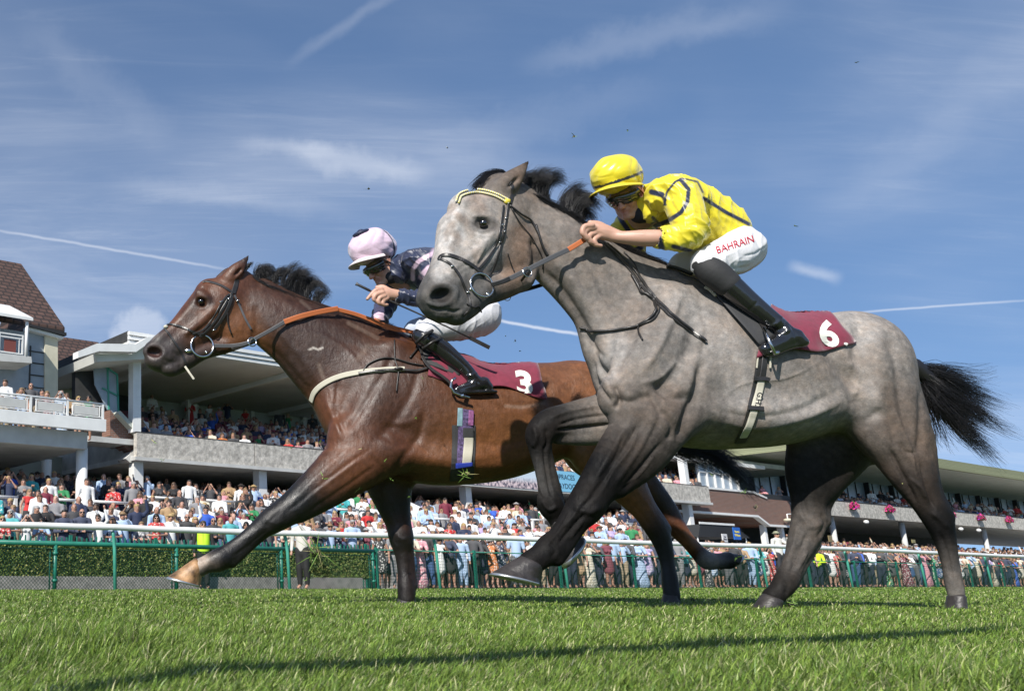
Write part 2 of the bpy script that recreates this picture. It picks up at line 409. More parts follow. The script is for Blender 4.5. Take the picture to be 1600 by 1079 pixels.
# ================================================================== racecourse: turf, rails, hedge, stands
DS = Vector((1.619, 1.0, 0)).normalized(); DT = Vector((-DS.y, DS.x, 0)); P0 = Vector((-0.3, 34.0, 0))
def Wp(s, t, z=0.0): return P0 + DS * s + DT * t + Vector((0, 0, z))
def onp(px, py, t):                 # picture point -> (s, z) on the vertical plane t of the stands
    d = Vector(ray(px, py)); C = Vector((0, 0, CAMH)); lam = (t - (C - P0).dot(DT)) / d.dot(DT); P = C + d * lam
    return (P - P0).dot(DS), P.z
def sx(px, t, z=2.0):               # s of the picture column px on the plane t at height z
    c, s_ = math.cos(PITCH), math.sin(PITCH); u = (px - PX0) / FPX
    a = DS.x - u * DS.y * c; b = u * (P0.y * c + t * DT.y * c + (z - CAMH) * s_) - P0.x - t * DT.x
    return b / a
class LB(MB):                       # MB in stand coordinates (s, t, z)
    def lbox(s, a, b, mi=0):
        (x0, y0, z0), (x1, y1, z1) = a, b
        return s.add([Wp(x0, y0, z0), Wp(x1, y0, z0), Wp(x1, y1, z0), Wp(x0, y1, z0), Wp(x0, y0, z1), Wp(x1, y0, z1), Wp(x1, y1, z1), Wp(x0, y1, z1)],
                     [(0, 3, 2, 1), (4, 5, 6, 7), (0, 1, 5, 4), (1, 2, 6, 5), (2, 3, 7, 6), (3, 0, 4, 7)], mi)
    def lprism(s, poly, t0, t1, mi=0):      # polygon (s,z) pushed from t0 to t1
        return s.prism([Wp(a, t0, z) for a, z in poly], DT * (t1 - t0), mi)
    def sprism(s, poly, s0, s1, mi=0):      # polygon (t,z) pushed along s
        return s.prism([Wp(s0, t, z) for t, z in poly], DS * (s1 - s0), mi)

M_conc = mat('pebbledash_concrete', (.50, .47, .42), rough=.9, noise=.35, nscale=5, bump=.6, bscale=9, bdist=.03)
def conc_mat():
    m = M_conc; nt = m.node_tree; N = nt.nodes; L = nt.links; tc = N.new('ShaderNodeTexCoord'); v = N.new('ShaderNodeTexVoronoi'); v.inputs['Scale'].default_value = 22; L.new(tc.outputs['Object'], v.inputs['Vector'])
    p = N['Principled BSDF']; src = p.inputs['Base Color'].links[0].from_socket; g = N.new('ShaderNodeMix'); g.data_type = 'RGBA'; g.blend_type = 'MULTIPLY'; g.inputs[0].default_value = .24; L.new(src, g.inputs[6]); bw = N.new('ShaderNodeSeparateColor'); L.new(v.outputs['Color'], bw.inputs[0]); L.new(bw.outputs[0], g.inputs[7]); L.new(g.outputs[2], p.inputs['Base Color'])
conc_mat()
M_white = mat('white_paint', (.72, .72, .70), rough=.45, noise=.06, nscale=3)
M_render = mat('pale_render', (.50, .50, .48), rough=.8, noise=.12, nscale=2)
M_bluegrey = mat('blue_grey_boarding', (.30, .34, .38), rough=.7, noise=.1, nscale=3)
M_cream = mat('cream_render', (.55, .52, .40), rough=.8, noise=.08, nscale=3)
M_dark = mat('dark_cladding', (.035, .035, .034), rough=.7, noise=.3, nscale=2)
M_panel = mat('grey_green_panel', (.42, .44, .38), rough=.8, noise=.15, nscale=1.5)  # grey-green panel colour, also on parapet, braces and flat roof
M_floor = mat('terrace_concrete', (.38, .37, .35), rough=.9, noise=.25, nscale=2)
M_soffit = mat('soffit_board', (.62, .62, .57), rough=.8, noise=.08, nscale=1)
M_olive = mat('olive_roof_sheet', (.33, .34, .20), rough=.5, noise=.08, nscale=1.5)
M_glass = mat('stand_glazing', (.30, .36, .41), rough=.22, spec=.9, noise=.45, nscale=.5)  # pale base colour stands in for sky reflected in the panes
M_green = mat('green_rail_paint', (.015, .16, .11), rough=.4, noise=.15, nscale=6)
M_postg = mat('pale_green_post', (.06, .30, .22), rough=.4, noise=.1, nscale=6)
M_hedge = mat('hedge_leaf', (.05, .08, .02), rough=.6, noise=.5, nscale=9, spec=.3)
M_block = mat('grey_blockwork', (.30, .285, .27), rough=.9, noise=.3, nscale=7, bump=.3)
M_yel = mat('yellow_step_paint', (.55, .38, .04), rough=.7, noise=.2, nscale=4)
M_seat = mat('maroon_plastic', (.16, .02, .04), rough=.4)
M_black = mat('black_matt', (.02, .02, .02), rough=.6)
def stripes_mat(name, c1, c2, sx_, sz_, mort=.02, rough=.8, rot=0.0, brick=True, uz=True):
    m = mat(name, c1, rough=rough); nt = m.node_tree; N = nt.nodes; L = nt.links; p = N['Principled BSDF']; tc = N.new('ShaderNodeTexCoord')
    mp = N.new('ShaderNodeMapping'); L.new(tc.outputs['Object'], mp.inputs[0])
    # distance along the stands and height become the brick plane
    dots = N.new('ShaderNodeVectorMath'); dots.operation = 'DOT_PRODUCT'; L.new(tc.outputs['Object'], dots.inputs[0]); dots.inputs[1].default_value = tuple(DS)
    sp = N.new('ShaderNodeSeparateXYZ'); L.new(tc.outputs['Object'], sp.inputs[0]); cb = N.new('ShaderNodeCombineXYZ'); L.new(dots.outputs['Value'], cb.inputs[0]); L.new(sp.outputs[2], cb.inputs[1])
    b = N.new('ShaderNodeTexBrick'); b.inputs['Scale'].default_value = 1; b.inputs['Brick Width'].default_value = sx_; b.inputs['Row Height'].default_value = sz_; b.inputs['Mortar Size'].default_value = mort
    b.inputs['Color1'].default_value = (*c1, 1); b.inputs['Color2'].default_value = (*[c * .7 for c in c1], 1); b.inputs['Mortar'].default_value = (*c2, 1); L.new(cb.outputs[0], b.inputs['Vector']); L.new(b.outputs['Color'], p.inputs['Base Color'])
    bn = N.new('ShaderNodeBump'); bn.inputs['Strength'].default_value = .5; bn.inputs['Distance'].default_value = .03; bn.invert = True; L.new(b.outputs['Fac'], bn.inputs['Height']); L.new(bn.outputs[0], p.inputs['Normal'])
    return m
M_brick = stripes_mat('red_brown_brick', (.23, .10, .065), (.20, .17, .15), .22, .075, .012)
M_tile = stripes_mat('brown_roof_tile', (.10, .055, .042), (.028, .018, .015), .33, .20, .035)
M_slat = stripes_mat('fine_slats', (.33, .34, .20), (.20, .21, .12), 30, .10, .03)

# ---- ground
def ground():
    g = MB(); n = 40
    g.add([(-600, -60, -.02), (1500, -60, -.02), (1500, 1500, -.02), (-600, 1500, -.02)], [(0, 1, 2, 3)])
    o = g.build('turf', mat('turf_soil', (.055, .10, .018), rough=.95, noise=.35, nscale=14, bump=.4, bscale=60)); tag(o, kind='structure', label='striped green racecourse turf', cat='ground')
    g = LB(); g.lbox((-60, -7.6, -.5), (170, 60, .0)); o = g.build('pavement', M_floor); tag(o, kind='structure', label='grey paved apron of the stands behind the rails')
ground()

# ---- racecourse running rail (far side)
RAILP = [(-420, 15.3), (0, 18.1), (330, 20.1), (645, 22.5), (912, 24.6), (1235, 29.2), (1470, 34.6), (1600, 38.8), (1800, 49), (2000, 66)]
def rail_at(px):
    xs = [p[0] for p in RAILP]; iv = [1 / p[1] for p in RAILP]; return 1 / np.interp(px, xs, iv)
def rail():
    r = empty('running_rail', gnd(700, rail_at(700)), 'long white plastic running rail on pale green posts along the far edge of the turf', 'running rail')
    bpy.context.view_layer.update()
    pts = []
    for px in range(-420, 2001, 60):
        p = gnd(px, rail_at(px), 1.20); p[2] += .012 * math.sin(px * .011) + .006 * math.sin(px * .043); pts.append(p)
    MB().tube(pts, .062, 14).build('rail_tube', M_white, r, True)
    for px in (-330, -80, 180, 453, 688, 888, 1052, 1200, 1333, 1448, 1551, 1650, 1745, 1830, 1905):
        Y = rail_at(px); b = Vector(gnd(px, Y, 0)); t = b + Vector((-.07, 0, 1.14)); m = b + Vector((-.02, .03, .8)); m2 = b + Vector((-.045, .02, 1.05))
        MB().tube([b - Vector((0, 0, .1)), m, m2, t], .036, 10).build('post', M_postg, r, True)
    # bracket collars
    return r
rail()
def near_rail():
    """the rail on the photographer's side: above and behind the camera, its shadow crosses the turf"""
    r = empty('running_rail', (-3.0, -1.6, 0), 'white running rail on the photographer side of the track, just above the camera', 'running rail')
    bpy.context.view_layer.update()
    H = 1.15; off = sdir * (H / -sdir.z); sh = [(330, 1.33), (440, 1.38), (560, 1.45), (800, 1.60), (1100, 1.87), (1350, 2.08), (1600, 2.35), (1900, 2.6), (2300, 2.9)]
    P = [Vector(gnd(px, Y, 0)) - Vector((off.x, off.y, 0)) + Vector((0, 0, H)) for px, Y in sh]
    P = P + [P[-1] + (P[-1] - P[-2]) * 3]
    MB().tube(P, .05, 12).build('rail_tube', M_white, r, True)
    for i in (0, 8):
        MB().tube([(P[i].x, P[i].y - .1, -.1), (P[i].x, P[i].y - .02, .9), (P[i].x, P[i].y, H)], .032, 10).build('post', M_postg, r, True)
near_rail()

# ---- green service rail with netting in front of the hedge (left), hedge, block kerb
def tg(px, t, z=0.0): return Wp(sx(px, t, z), t, z)
def net(mb, a, b, z0, z1, step=.07, r=.004, diag=True):
    """diamond or square netting between ground points a and b, real wires"""
    a = Vector(a); b = Vector(b); L = (b - a).length; d = (b - a) / L; h = z1 - z0; u = d.cross(Vector((0, 0, 1)))
    def wire(p, q):
        n = (q - p).normalized(); s_ = n.cross(u).normalized() * r; mb.add([p - s_, p + s_, q + s_, q - s_], [(0, 1, 2, 3)]); mb.add([p - u * r, p + u * r, q + u * r, q - u * r], [(0, 1, 2, 3)])
    if diag:
        x = -h
        while x < L:
            x0, x1 = max(x, 0), min(x + h, L)
            if x1 > x0:
                wire(a + d * x0 + Vector((0, 0, z0 + (x0 - x))), a + d * x1 + Vector((0, 0, z0 + (x1 - x)))); wire(a + d * x0 + Vector((0, 0, z1 - (x0 - x))), a + d * x1 + Vector((0, 0, z1 - (x1 - x))))
            x += step
    else:
        x = 0
        while x < L: wire(a + d * x + Vector((0, 0, z0)), a + d * x + Vector((0, 0, z1))); x += step
        z = z0
        while z < z1: wire(a + Vector((0, 0, z)), b + Vector((0, 0, z))); z += step
M_wire = mat('green_wire', (.012, .055, .035), rough=.5)
TA, TB = -9.2, -6.9
def low_fence():
    e0, e1 = sx(-160, TA, .5), sx(586, TA, .5)
    r = empty('barrier_fence', Wp(e1, TA), 'green tubular barrier with wire netting in front of the clipped hedge', 'fence'); bpy.context.view_layer.update()
    MB().tube([Wp(e0, TA, 1.02), Wp(e1, TA, 1.02)], .055, 12).build('top_rail', M_green, r, True)
    s = e1 - .08; k = 0
    while s > e0:
        q = MB().tube([Wp(s, TA, -.05), Wp(s, TA, 1.0)], .05, 10); [q.tube([Wp(s, TA, z - .03), Wp(s, TA, z + .03)], .07, 10) for z in (.2, .8)]
        q.build('post', M_green, r, True)
        MB().tube([Wp(s - .13, TA, -.05), Wp(s - .13, TA, .9)], .018, 8).build('net_stake', M_green, r, True)
        s -= 3.3
    mb = MB(); net(mb, Wp(e0, TA - .03), Wp(e1, TA - .03), 0, .9, .085, .005); mb.tube([Wp(e0, TA - .03, .9), Wp(e1, TA - .03, .9)], .012, 6); mb.build('netting', M_wire, r)
    w = LB(); w.lbox((e0, TA + .7, 0), (sx(567, TA + .7, .2), TA + 1.0, .30)); o = w.build('block_kerb', M_block); tag(o, 'low grey blockwork planter wall under the clipped hedge', 'wall')
    # hedge: leaves on a clipped box
    rg = np.random.default_rng(5); hs0, hs1 = e0, sx(566, TA + 1.2, .5); N = 42000; L = hs1 - hs0
    face = rg.random(N); S_ = hs0 + rg.random(N) * L; top = face < .25
    T_ = np.where(top, TA + .85 + rg.random(N) * .9, TA + .85 + rg.random(N) ** 2 * .12 - .04 * np.sin(S_ * 3)); Z_ = np.where(top, 1.04 - rg.random(N) ** 2 * .05 + .02 * np.sin(S_ * 2.3), .28 + rg.random(N) * .76)
    end = rg.random(N) < .02; S_ = np.where(end, hs1 - rg.random(N) * .08, S_); T_ = np.where(end, TA + .9 + rg.random(N) * .9, T_)
    P = np.array(P0)[None] + S_[:, None] * np.array(DS) + T_[:, None] * np.array(DT); P[:, 2] = Z_
    A = rg.normal(size=(N, 3)); A /= np.linalg.norm(A, axis=1, keepdims=True); B = np.cross(A, rg.normal(size=(N, 3))); B /= np.linalg.norm(B, axis=1, keepdims=True); sz = (.022 + .026 * rg.random(N))[:, None]
    V = np.stack([P - A * sz, P - B * sz * .6, P + A * sz, P + B * sz * .6], 1).reshape(-1, 3); F = np.arange(4 * N).reshape(-1, 4)
    c = np.array((.095, .14, .03)) * (.5 + 1.3 * rg.random((N, 1))); c = np.where(rg.random((N, 1)) < .25, np.array((.24, .25, .07)), c); cols = np.repeat(c, 4, 0)
    h = empty('hedge', Wp(hs1, TA + 1.2), 'long clipped green hedge in a block planter behind the netted barrier', 'hedge'); bpy.context.view_layer.update()
    link('foliage', npmesh('foliage', V, F, cols, smooth=False), h, mat('hedge_foliage', vcol=True, rough=.55, spec=.4))
    core = LB(); core.lbox((hs0, TA + .93, .25), (hs1 - .08, TA + 1.75, .97)); core.build('branches', M_hedge, h)
    # green picket fence behind the hedge
    r = empty('picket_fence', Wp(e0 + 3, TB), 'dark green picket fence standing between the hedge and the crowd', 'fence'); bpy.context.view_layer.update()
    q = LB()
    s = e0
    while s < sx(590, TB, .8):
        q.lbox((s, TB, 0), (s + .03, TB + .03, 1.30 + .02 * math.sin(s * 9))); s += .145
    q.build('pickets', M_green, r); q = LB()
    for z in (.4, 1.12): q.lbox((e0, TB + .034, z), (sx(590, TB, .8), TB + .06, z + .045))
    q.build('cross_rails', M_green, r)
    s = e0
    while s < sx(590, TB, .8): LB().lbox((s, TB + .062, 0), (s + .08, TB + .13, 1.35)).build('post', M_green, r); s += 2.6
low_fence()
def mesh_fence():
    e0, e1 = sx(588, TA, .5), sx(2300, TA, .5)
    r = empty('mesh_fence', Wp(e0, TA), 'long green wire mesh fence that the front row of spectators leans on', 'fence'); bpy.context.view_layer.update()
    MB().tube([Wp(e0, TA, 1.06), Wp(e1, TA, 1.06)], .02, 6).build('top_rail', M_green, r, True)
    s = e0
    while s < e1:
        LB().lbox((s, TA - .03, -.05), (s + .07, TA + .04, 1.12)).build('post', M_green, r); s += 4.1
    mb = MB(); net(mb, Wp(e0, TA - .05), Wp(sx(1700, TA, .5), TA - .05), 0, 1.0, .085, .0045, False); mb.build('netting', M_wire, r)
mesh_fence()

# ---- stands ----------------------------------------------------------------------------------------
SE = onp(1108, 765, 0)[0]           # right end of the long concrete stand
SW_ = sx(213, 0, 5)                 # its left end
def covered_stand():
    r = empty('grandstand', Wp(SW_, 0), 'long concrete grandstand with a pebbledash balcony front, white columns and a pale flat roof', 'grandstand'); bpy.context.view_layer.update()
    f = LB(); w = 6.2; s = SW_; n = int((SE - SW_) / w) + 1; w = (SE - SW_) / n
    for i in range(n): f.lbox((SW_ + i * w + .02, 0, 4.55), (SW_ + (i + 1) * w - .02, .22, 5.42))
    f.build('balcony_front', M_conc, r)
    LB().lbox((SW_, .22, 4.44), (SE, 12.3, 4.62)).lbox((SW_ - .1, -.1, 4.42), (SE + .02, .218, 4.545)).build('balcony_slab', M_render, r)
    LB().lbox((SW_, .02, 5.424), (SE, .2, 5.47)).build('balcony_capping', M_dark, r)
    for px in (213, 408, 582, 731, 868, 984, 1079):
        s = sx(px, .45, 3); LB().lbox((s - .19, .28, 0), (s + .19, .66, 4.438)).build('column', M_white, r)
    for px in (300, 470, 630, 760, 870, 975):
        s = sx(px, 6.6, 3); LB().lbox((s - .18, 6.4, 0), (s + .18, 6.8, 4.438)).build('column', M_render, r)
    # lower back wall and doors
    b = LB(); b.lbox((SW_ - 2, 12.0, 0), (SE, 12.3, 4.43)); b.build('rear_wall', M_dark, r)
    b = LB(); s = SW_
    while s < SE - 3: b.lbox((s, 11.9, 3.45), (s + 2.2, 11.99, 4.2)); s += 2.6
    b.build('rear_windows', M_glass, r)
    # upper deck: raking steps
    u = LB(); rows = 10
    for i in range(rows): u.lbox((SW_, .22 + i * .82, 4.622), (SE, .22 + (i + 1) * .82, 4.75 + i * .27), 0)
    u.build('upper_steps', M_floor, r)
    roofend = sx(700, 0, 8)
    bw = LB(); bw.lbox((SW_, 8.3, 4.63), (roofend, 8.6, 9.0)); s = SW_ + 5.5
    bw.build('upper_rear_wall', M_panel, r)
    bw = LB(); bw.lbox((SW_ + .05, 8.0, 6.0), (SW_ + 4.6, 8.29, 8.6)); bw.build('dark_panel', M_dark, r)
    s = SW_ + 4.8
    while s < roofend: LB().lbox((s, 8.1, 4.8), (s + .22, 8.28, 8.54)).build('wall_rib', M_soffit, r); s += 3.4
    for i in range(4):
        s = SW_ + 5 + i * 6.8; MB().beam(Wp(s, 8.05, 6.2), Wp(s + 3.2, 8.05, 8.4), .07, .08).build('brace', M_panel, r)
    # front roof posts
    for px in (211,):
        s = sx(px, .35, 7); LB().lbox((s - .17, .2, 5.47), (s + .17, .54, 8.52)).build('roof_post', M_white, r)
    for s in (sx(326, 6, 7), sx(398, 2.2, 7)): LB().lbox((s, 7.2, 5.2), (s + .22, 7.42, 8.54)).build('roof_post', M_soffit, r)
    # roof: flat soffit, stepped white edge
    ze = 8.55
    LB().lbox((SW_ - .6, -.35, ze), (roofend, 8.9, ze + .1)).build('roof_soffit', M_soffit, r)
    e = LB()
    for j in range(3): e.lbox((SW_ - .6, -.40 - j * .05, ze + .02 + j * .16), (roofend, -.36 + j * .0, ze + .15 + j * .16))
    e.build('roof_edge', M_white, r)
    LB().lbox((SW_ - .6, -.36, ze + .101), (roofend, 8.9, ze + .5)).build('roof_deck', M_dark, r)
    bm_ = LB()
    for k in range(3): bm_.lbox((SW_ + 2 + k * 5.3, -.3, ze - .22), (SW_ + 2.2 + k * 5.3, 8, ze - .002))
    bm_.build('roof_beams', M_soffit, r)
    # the raised gable of the roof at the left end
    g = LB(); a = [onp(x, y, -.5) for x, y in ((114, 562), (114, 552), (143, 540), (203, 541), (222, 530), (245, 531), (245, 541), (221, 541), (204, 553), (146, 552))]
    g.lprism(a, -.9, -.5); g.build('gable_edge', M_white, r)
    g = LB(); a = [onp(x, y, -.4) for x, y in ((146, 553), (204, 554), (221, 542), (245, 542), (245, 560), (150, 566))]; g.lprism(a, -.48, 8.5); g.build('gable_soffit', M_soffit, r)
    # glazed wind screen at the left end, brick cheek and sloping parapet
    g = LB(); a = [onp(x, y, 1.0) for x, y in ((146, 563), (183, 585), (185, 650), (168, 640), (148, 600))]; g.lprism(a, 1.0, 1.05); g.build('wind_screen', M_glass, r)
    g = LB(); a = [onp(x, y, 1.3) for x, y in ((120, 566), (168, 562), (182, 640), (180, 690), (120, 690))]; g.lprism(a, 1.4, 1.7); g.build('end_wall', M_dark, r)
    for p, q in (((151, 564), (183, 585)), ((183, 585), (185, 650)), ((168, 573), (170, 640)), ((160, 606), (184, 618))):
        (a, b), (c, d) = onp(*p, .98), onp(*q, .98); MB().beam(Wp(a, .98, b), Wp(c, .98, d), .06, .06).build('screen_frame', M_postg, r)
    g = LB(); a = [onp(x, y, .6) for x, y in ((172, 640), (180, 648), (213, 685), (213, 712), (172, 680))]; g.lprism(a, .6, 1.2); g.build('brick_cheek', M_brick, r)
    (a, b), (c, d) = onp(181, 645, .5), onp(214, 680, .5); MB().beam(Wp(a, .5, b), Wp(c, .5, d), .5, .14).build('sloping_parapet', M_panel, r)
    g = LB(); (a, b) = onp(140, 680, .3); (c, d) = onp(213, 684, .3); g.lbox((a, .3, b - .2), (c, 1.4, b)); g.build('canopy_slab', M_render, r)
    g = LB(); a = [onp(x, y, .4) for x, y in ((196, 716), (213, 700), (213, 722), (203, 722))]; g.lprism(a, .4, 1.0); g.build('corbel', M_render, r)
    # yellow gangway
    g = LB(); sy = sx(372, 3, 6)
    for i in range(rows): g.lbox((sy - 1.1 - i * .03, .24 + i * .82, 4.76 + i * .27), (sy + .2 - i * .03, .22 + (i + 1) * .82 + .01, 4.775 + i * .27)); g.lbox((sy - 1.1, .215 + i * .82, 4.5 + i * .27), (sy + .2, .235 + i * .82, 4.76 + i * .27))
    g.build('gangway', M_yel, r)
    # seats: rows of maroon shells
    g = LB()
    for i in range(1, 9):
        s = SW_ + .5
        while s < roofend:
            if not (sy - 1.3 < s < sy + .3): g.lbox((s, .55 + i * .82, 4.75 + i * .27 + .35), (s + .42, .60 + i * .82, 4.75 + i * .27 + .75)); g.lbox((s, .30 + i * .82, 4.75 + i * .27 + .32), (s + .42, .58 + i * .82, 4.75 + i * .27 + .37))
            s += .5
    o = g.build('seat_rows', M_seat, r); tag(o, kind='stuff')
    # dark roof end seen over the banner
    g = LB(); a = [onp(x, y, 5) for x, y in ((1010, 716), (1062, 744), (1064, 752), (1000, 752))]; g.lprism(a, 5, 5.3); g.build('end_screen', M_dark, r)
    s = sx(1068, .3, 7); LB().lbox((s - .17, .24, 5.47), (s + .17, .58, onp(1066, 692, .3)[1])).build('flag_post', M_white, r)
    return r
covered_stand()

TER = [(-6.6 + i * .82, .35 + .25 * min(i, 6) + .15 * max(0, i - 6) * (i < 9) + (.30 + .09 * (i - 8)) * (i > 8)) for i in range(16)]
TR2 = [(-6.6 + i * .82, .10 + .13 * i) for i in range(10)]      # (t, floor) of the standing terraces
BARS = ((-60, 28, 5), (84, 122, 5), (137, 205, 5), (0, 60, 9), (222, 300, 7), (310, 372, 7), (395, 400, 7), (245, 330, 10), (455, 500, 6), (520, 560, 6), (505, 545, 10), (640, 655, 8), (672, 720, 5), (775, 812, 6), (830, 850, 6), (960, 990, 7))
def terraces():
    g = LB(); s0, s1 = sx(-200, -5, 0) - 4, SE - 4
    for i, (t, z) in enumerate(TER):
        g.lbox((s0, t, -.3), (s1 if t < 3 else SE, t + (.82 if i < 15 else 6), z))
    for i, (t, z) in enumerate(TR2): g.lbox((s1 + .01, t, -.3), (s1 + 75, t + (.82 if i < 9 else 2), z))
    o = g.build('terrace_steps', M_floor); tag(o, 'stepped concrete standing terrace running under and before the stands', 'terrace')
    # crush barriers: white rails on the terrace
    k = 0
    for px0, px1, i in BARS:
        t, z = TER[i]; a, b = sx(px0, t, z + 1), sx(px1, t, z + 1)
        r = empty('crush_barrier', Wp(a, t, z), 'white tubular crush barrier on the terrace, ' + ('under the long balcony' if px0 > 205 else 'below the left hand balcony'), 'barrier', 'crush barriers among the standing crowd'); bpy.context.view_layer.update()
        MB().tube([Wp(a, t, z + 1.05), Wp(b, t, z + 1.05)], .045, 8).build('top_rail', M_white, r, True)
        for s in (a + .08, b - .08): LB().lbox((s - .05, t - .05, z), (s + .05, t + .05, z + 1.02)).build('post', M_white, r)
terraces()

# ---- balcony house on the left
TH = -2.6
def rnd(t, *pts): return [onp(x, y, t) for x, y in pts]
def left_house():
    r = empty('balcony_building', Wp(sx(20, TH, 0), TH + 4), 'pale balcony building with a steep brown tiled roof at the left edge', 'building'); bpy.context.view_layer.update()
    # spectator balcony slab
    (a, zt), (b, _) = onp(-160, 640, TH), onp(166, 655, TH); zt = onp(166, 655, TH)[1]; zb = onp(166, 674, TH)[1]
    LB().lbox((a - 30, TH, zb), (b, TH + .2, zt)).build('balcony_slab', M_white, r)
    LB().lbox((a - 30, TH + .42, zb - .55), (b - .45, TH + 8.5, zb - .003)).build('balcony_beam', M_render, r)
    zr = zt + .50; n = 0; s = b - .06
    while s > a:
        q = LB(); q.lbox((s - 1.08, TH + .06, zt + .10), (s - .2, TH + .09, zt + .38)); q.build('railing_panel', M_render, r)
        q = LB(); q.lbox((s - .07, TH + .04, zt), (s, TH + .11, zr)); q.lbox((s - 1.16, TH + .05, zt + .41), (s - .1, TH + .10, zt + .44)); q.lbox((s - 1.16, TH + .05, zt + .05), (s - .1, TH + .10, zt + .08))
        q.lbox((s - .17, TH + .05, zt + .08), (s - .14, TH + .1, zt + .41)); q.lbox((s - 1.14, TH + .05, zt + .08), (s - 1.11, TH + .1, zt + .41)); q.build('railing_frame', M_white, r); s -= 1.28
    MB().tube([Wp(a, TH + .07, zr), Wp(b, TH + .07, zr)], .035, 8).build('handrail', M_white, r, True)
    for s_, t_ in ((sx(127, TH + .8, 3), TH + .8), (sx(71, TH + 4, 3), TH + 4), (sx(-30, TH + .8, 3), TH + .8)): MB().tube([Wp(s_, t_, 0), Wp(s_, t_, zb - .49)], .19, 14).build('column', M_white, r, True)
    b2 = LB(); b2.lbox((a - 40, TH + 8.51, 0), (b + 7, TH + 8.8, zb + .3)); b2.build('rear_wall', M_panel, r)
    b2 = LB(); s = a
    while s < b - 2: b2.lbox((s, TH + 8.42, zb - 1.5), (s + 1.8, TH + 8.49, zb - .7)); s += 2.1
    b2.build('rear_windows', M_dark, r)
    # house walls (two faces) and roof; the house stands on the balcony storey
    tf = TH + 3.6; P = lambda *p: onp(*p, tf)
    poly = rnd(tf, (-200, 480), (90, 527), (90, 622), (-200, 600)); LB().lprism(poly, tf, tf + 7).build('wall', M_bluegrey, r)
    q = LB()
    for y in (548, 566, 585, 604): (a1, z1) = P(45, y); (a2, _) = P(70, y); q.lbox((a1, tf - .03, z1 - .02), (a2, tf - .002, z1 + .02))
    for x in (46.5,): (a1, z1) = P(x, 540); (_, z2) = P(x, 618); q.lbox((a1, tf - .035, z2), (a1 + .05, tf - .003, z1))
    q.build('board_joints', M_dark, r)
    poly = rnd(tf - .08, (70, 522), (90, 526), (90, 622), (70, 618)); LB().lprism(poly, tf - .10, tf - .004).build('pilaster', M_cream, r)
    poly = rnd(tf - .2, (42, 510), (98, 526), (98, 530), (42, 515)); LB().lprism(poly, tf - .25, tf + .1).build('fascia_board', M_white, r)
    poly = rnd(tf - .2, (42, 507), (101, 521), (101, 525.5), (42, 511)); LB().lprism(poly, tf - .36, tf - .16).build('gutter', M_black, r)
    # roof: front slope as a real tilted slab, ridge behind
    (e0, ze0), (e1, ze1) = onp(-200, 475, tf - .3), onp(101, 521, tf - .3); zeave = onp(60, 512, tf - .3)[1]
    rt = tf + 3.2; pr = onp(33, 418, rt); pl = onp(-200, 380, rt)
    q = MB(); q.prism([Wp(e0, tf - .3, zeave), Wp(e1, tf - .3, zeave), Wp(pr[0], rt, pr[1]), Wp(e0, rt, pr[1])], (0, 0, .16)); q.build('roof', M_tile, r)
    q = MB(); q.prism([Wp(e1, tf - .3, zeave), Wp(e1 - .2, rt + 3.4, zeave), Wp(pr[0], rt, pr[1])], (0, 0, .14)); q.build('hip_roof', M_tile, r)
    # upper balcony with canopy
    tb = tf - 1.3; Pb = lambda x, y: onp(x, y, tb)
    poly = rnd(tb, (-120, 536), (49, 557), (50, 567), (-120, 556)); LB().lprism(poly, tb, tf - .01).build('upper_slab', M_render, r)
    (a1, z1), (a2, z2) = Pb(-120, 500), Pb(38, 523); zt2 = Pb(38, 556)[1] + .05
    q = LB(); q.lbox((a1, tb + .05, z2 - .04), (a2, tb + .09, z2)); q.lbox((a1, tb + .05, z2 - .16), (a2, tb + .08, z2 - .12)); q.lbox((a1, tb + .05, zt2), (a2, tb + .08, zt2 + .04)); s = a2
    while s > a1: q.lbox((s - .05, tb + .045, zt2), (s, tb + .095, z2)); q.lbox((s - .16, tb + .055, zt2 + .04), (s - .14, tb + .085, z2 - .16)); s -= .85
    q.build('upper_railing', M_white, r)
    (a3, z3) = Pb(8, 550); LB().lbox((a3, tb + .1, zt2 + .05), (a2 - .25, tb + .12, z2 - .2)).build('red_panel', mat('red_oxide', (.18, .05, .04), rough=.7), r)
    (a3, z3), (_, z4) = Pb(43, 506), Pb(43, 557); MB().tube([Wp(a3, tb + .05, z4), Wp(a3, tb + .05, z3 + .1)], .06, 8).build('canopy_post', M_white, r, True)
    q = MB(); c0, c1 = Pb(-120, 462), Pb(50, 502); q.prism([Wp(c0[0], tb - .1, c1[1] + .02), Wp(c1[0], tb - .1, c1[1]), Wp(c1[0] - .3, tf, c1[1] + .75), Wp(c0[0], tf, c1[1] + .75)], (0, 0, .10)); q.build('canopy', M_white, r)
    # second lower roof behind
    r2 = empty('tiled_outbuilding', Wp(sx(120, 7, 0), 7), 'lower building with a plain brown tiled roof behind the balcony building', 'building'); bpy.context.view_layer.update()
    tt = 6.0; (a, za), (b, zb2) = onp(70, 603, tt), onp(150, 603, tt); ridge = onp(90, 530, tt + 3)[1]
    q = MB(); q.prism([Wp(a, tt, za), Wp(onp(120, 600, tt)[0], tt, za), Wp(onp(128, 590, tt)[0], tt + .3, za + .4), Wp(onp(154, 543, tt + 3)[0], tt + 3, ridge), Wp(a, tt + 3, ridge)], (0, 0, .15)); q.build('roof', M_tile, r2)
    poly = rnd(tt + .2, (70, 604), (122, 604), (135, 640), (70, 640)); LB().lprism(poly, tt + .2, tt + 4).build('wall', M_cream, r2)
left_house()

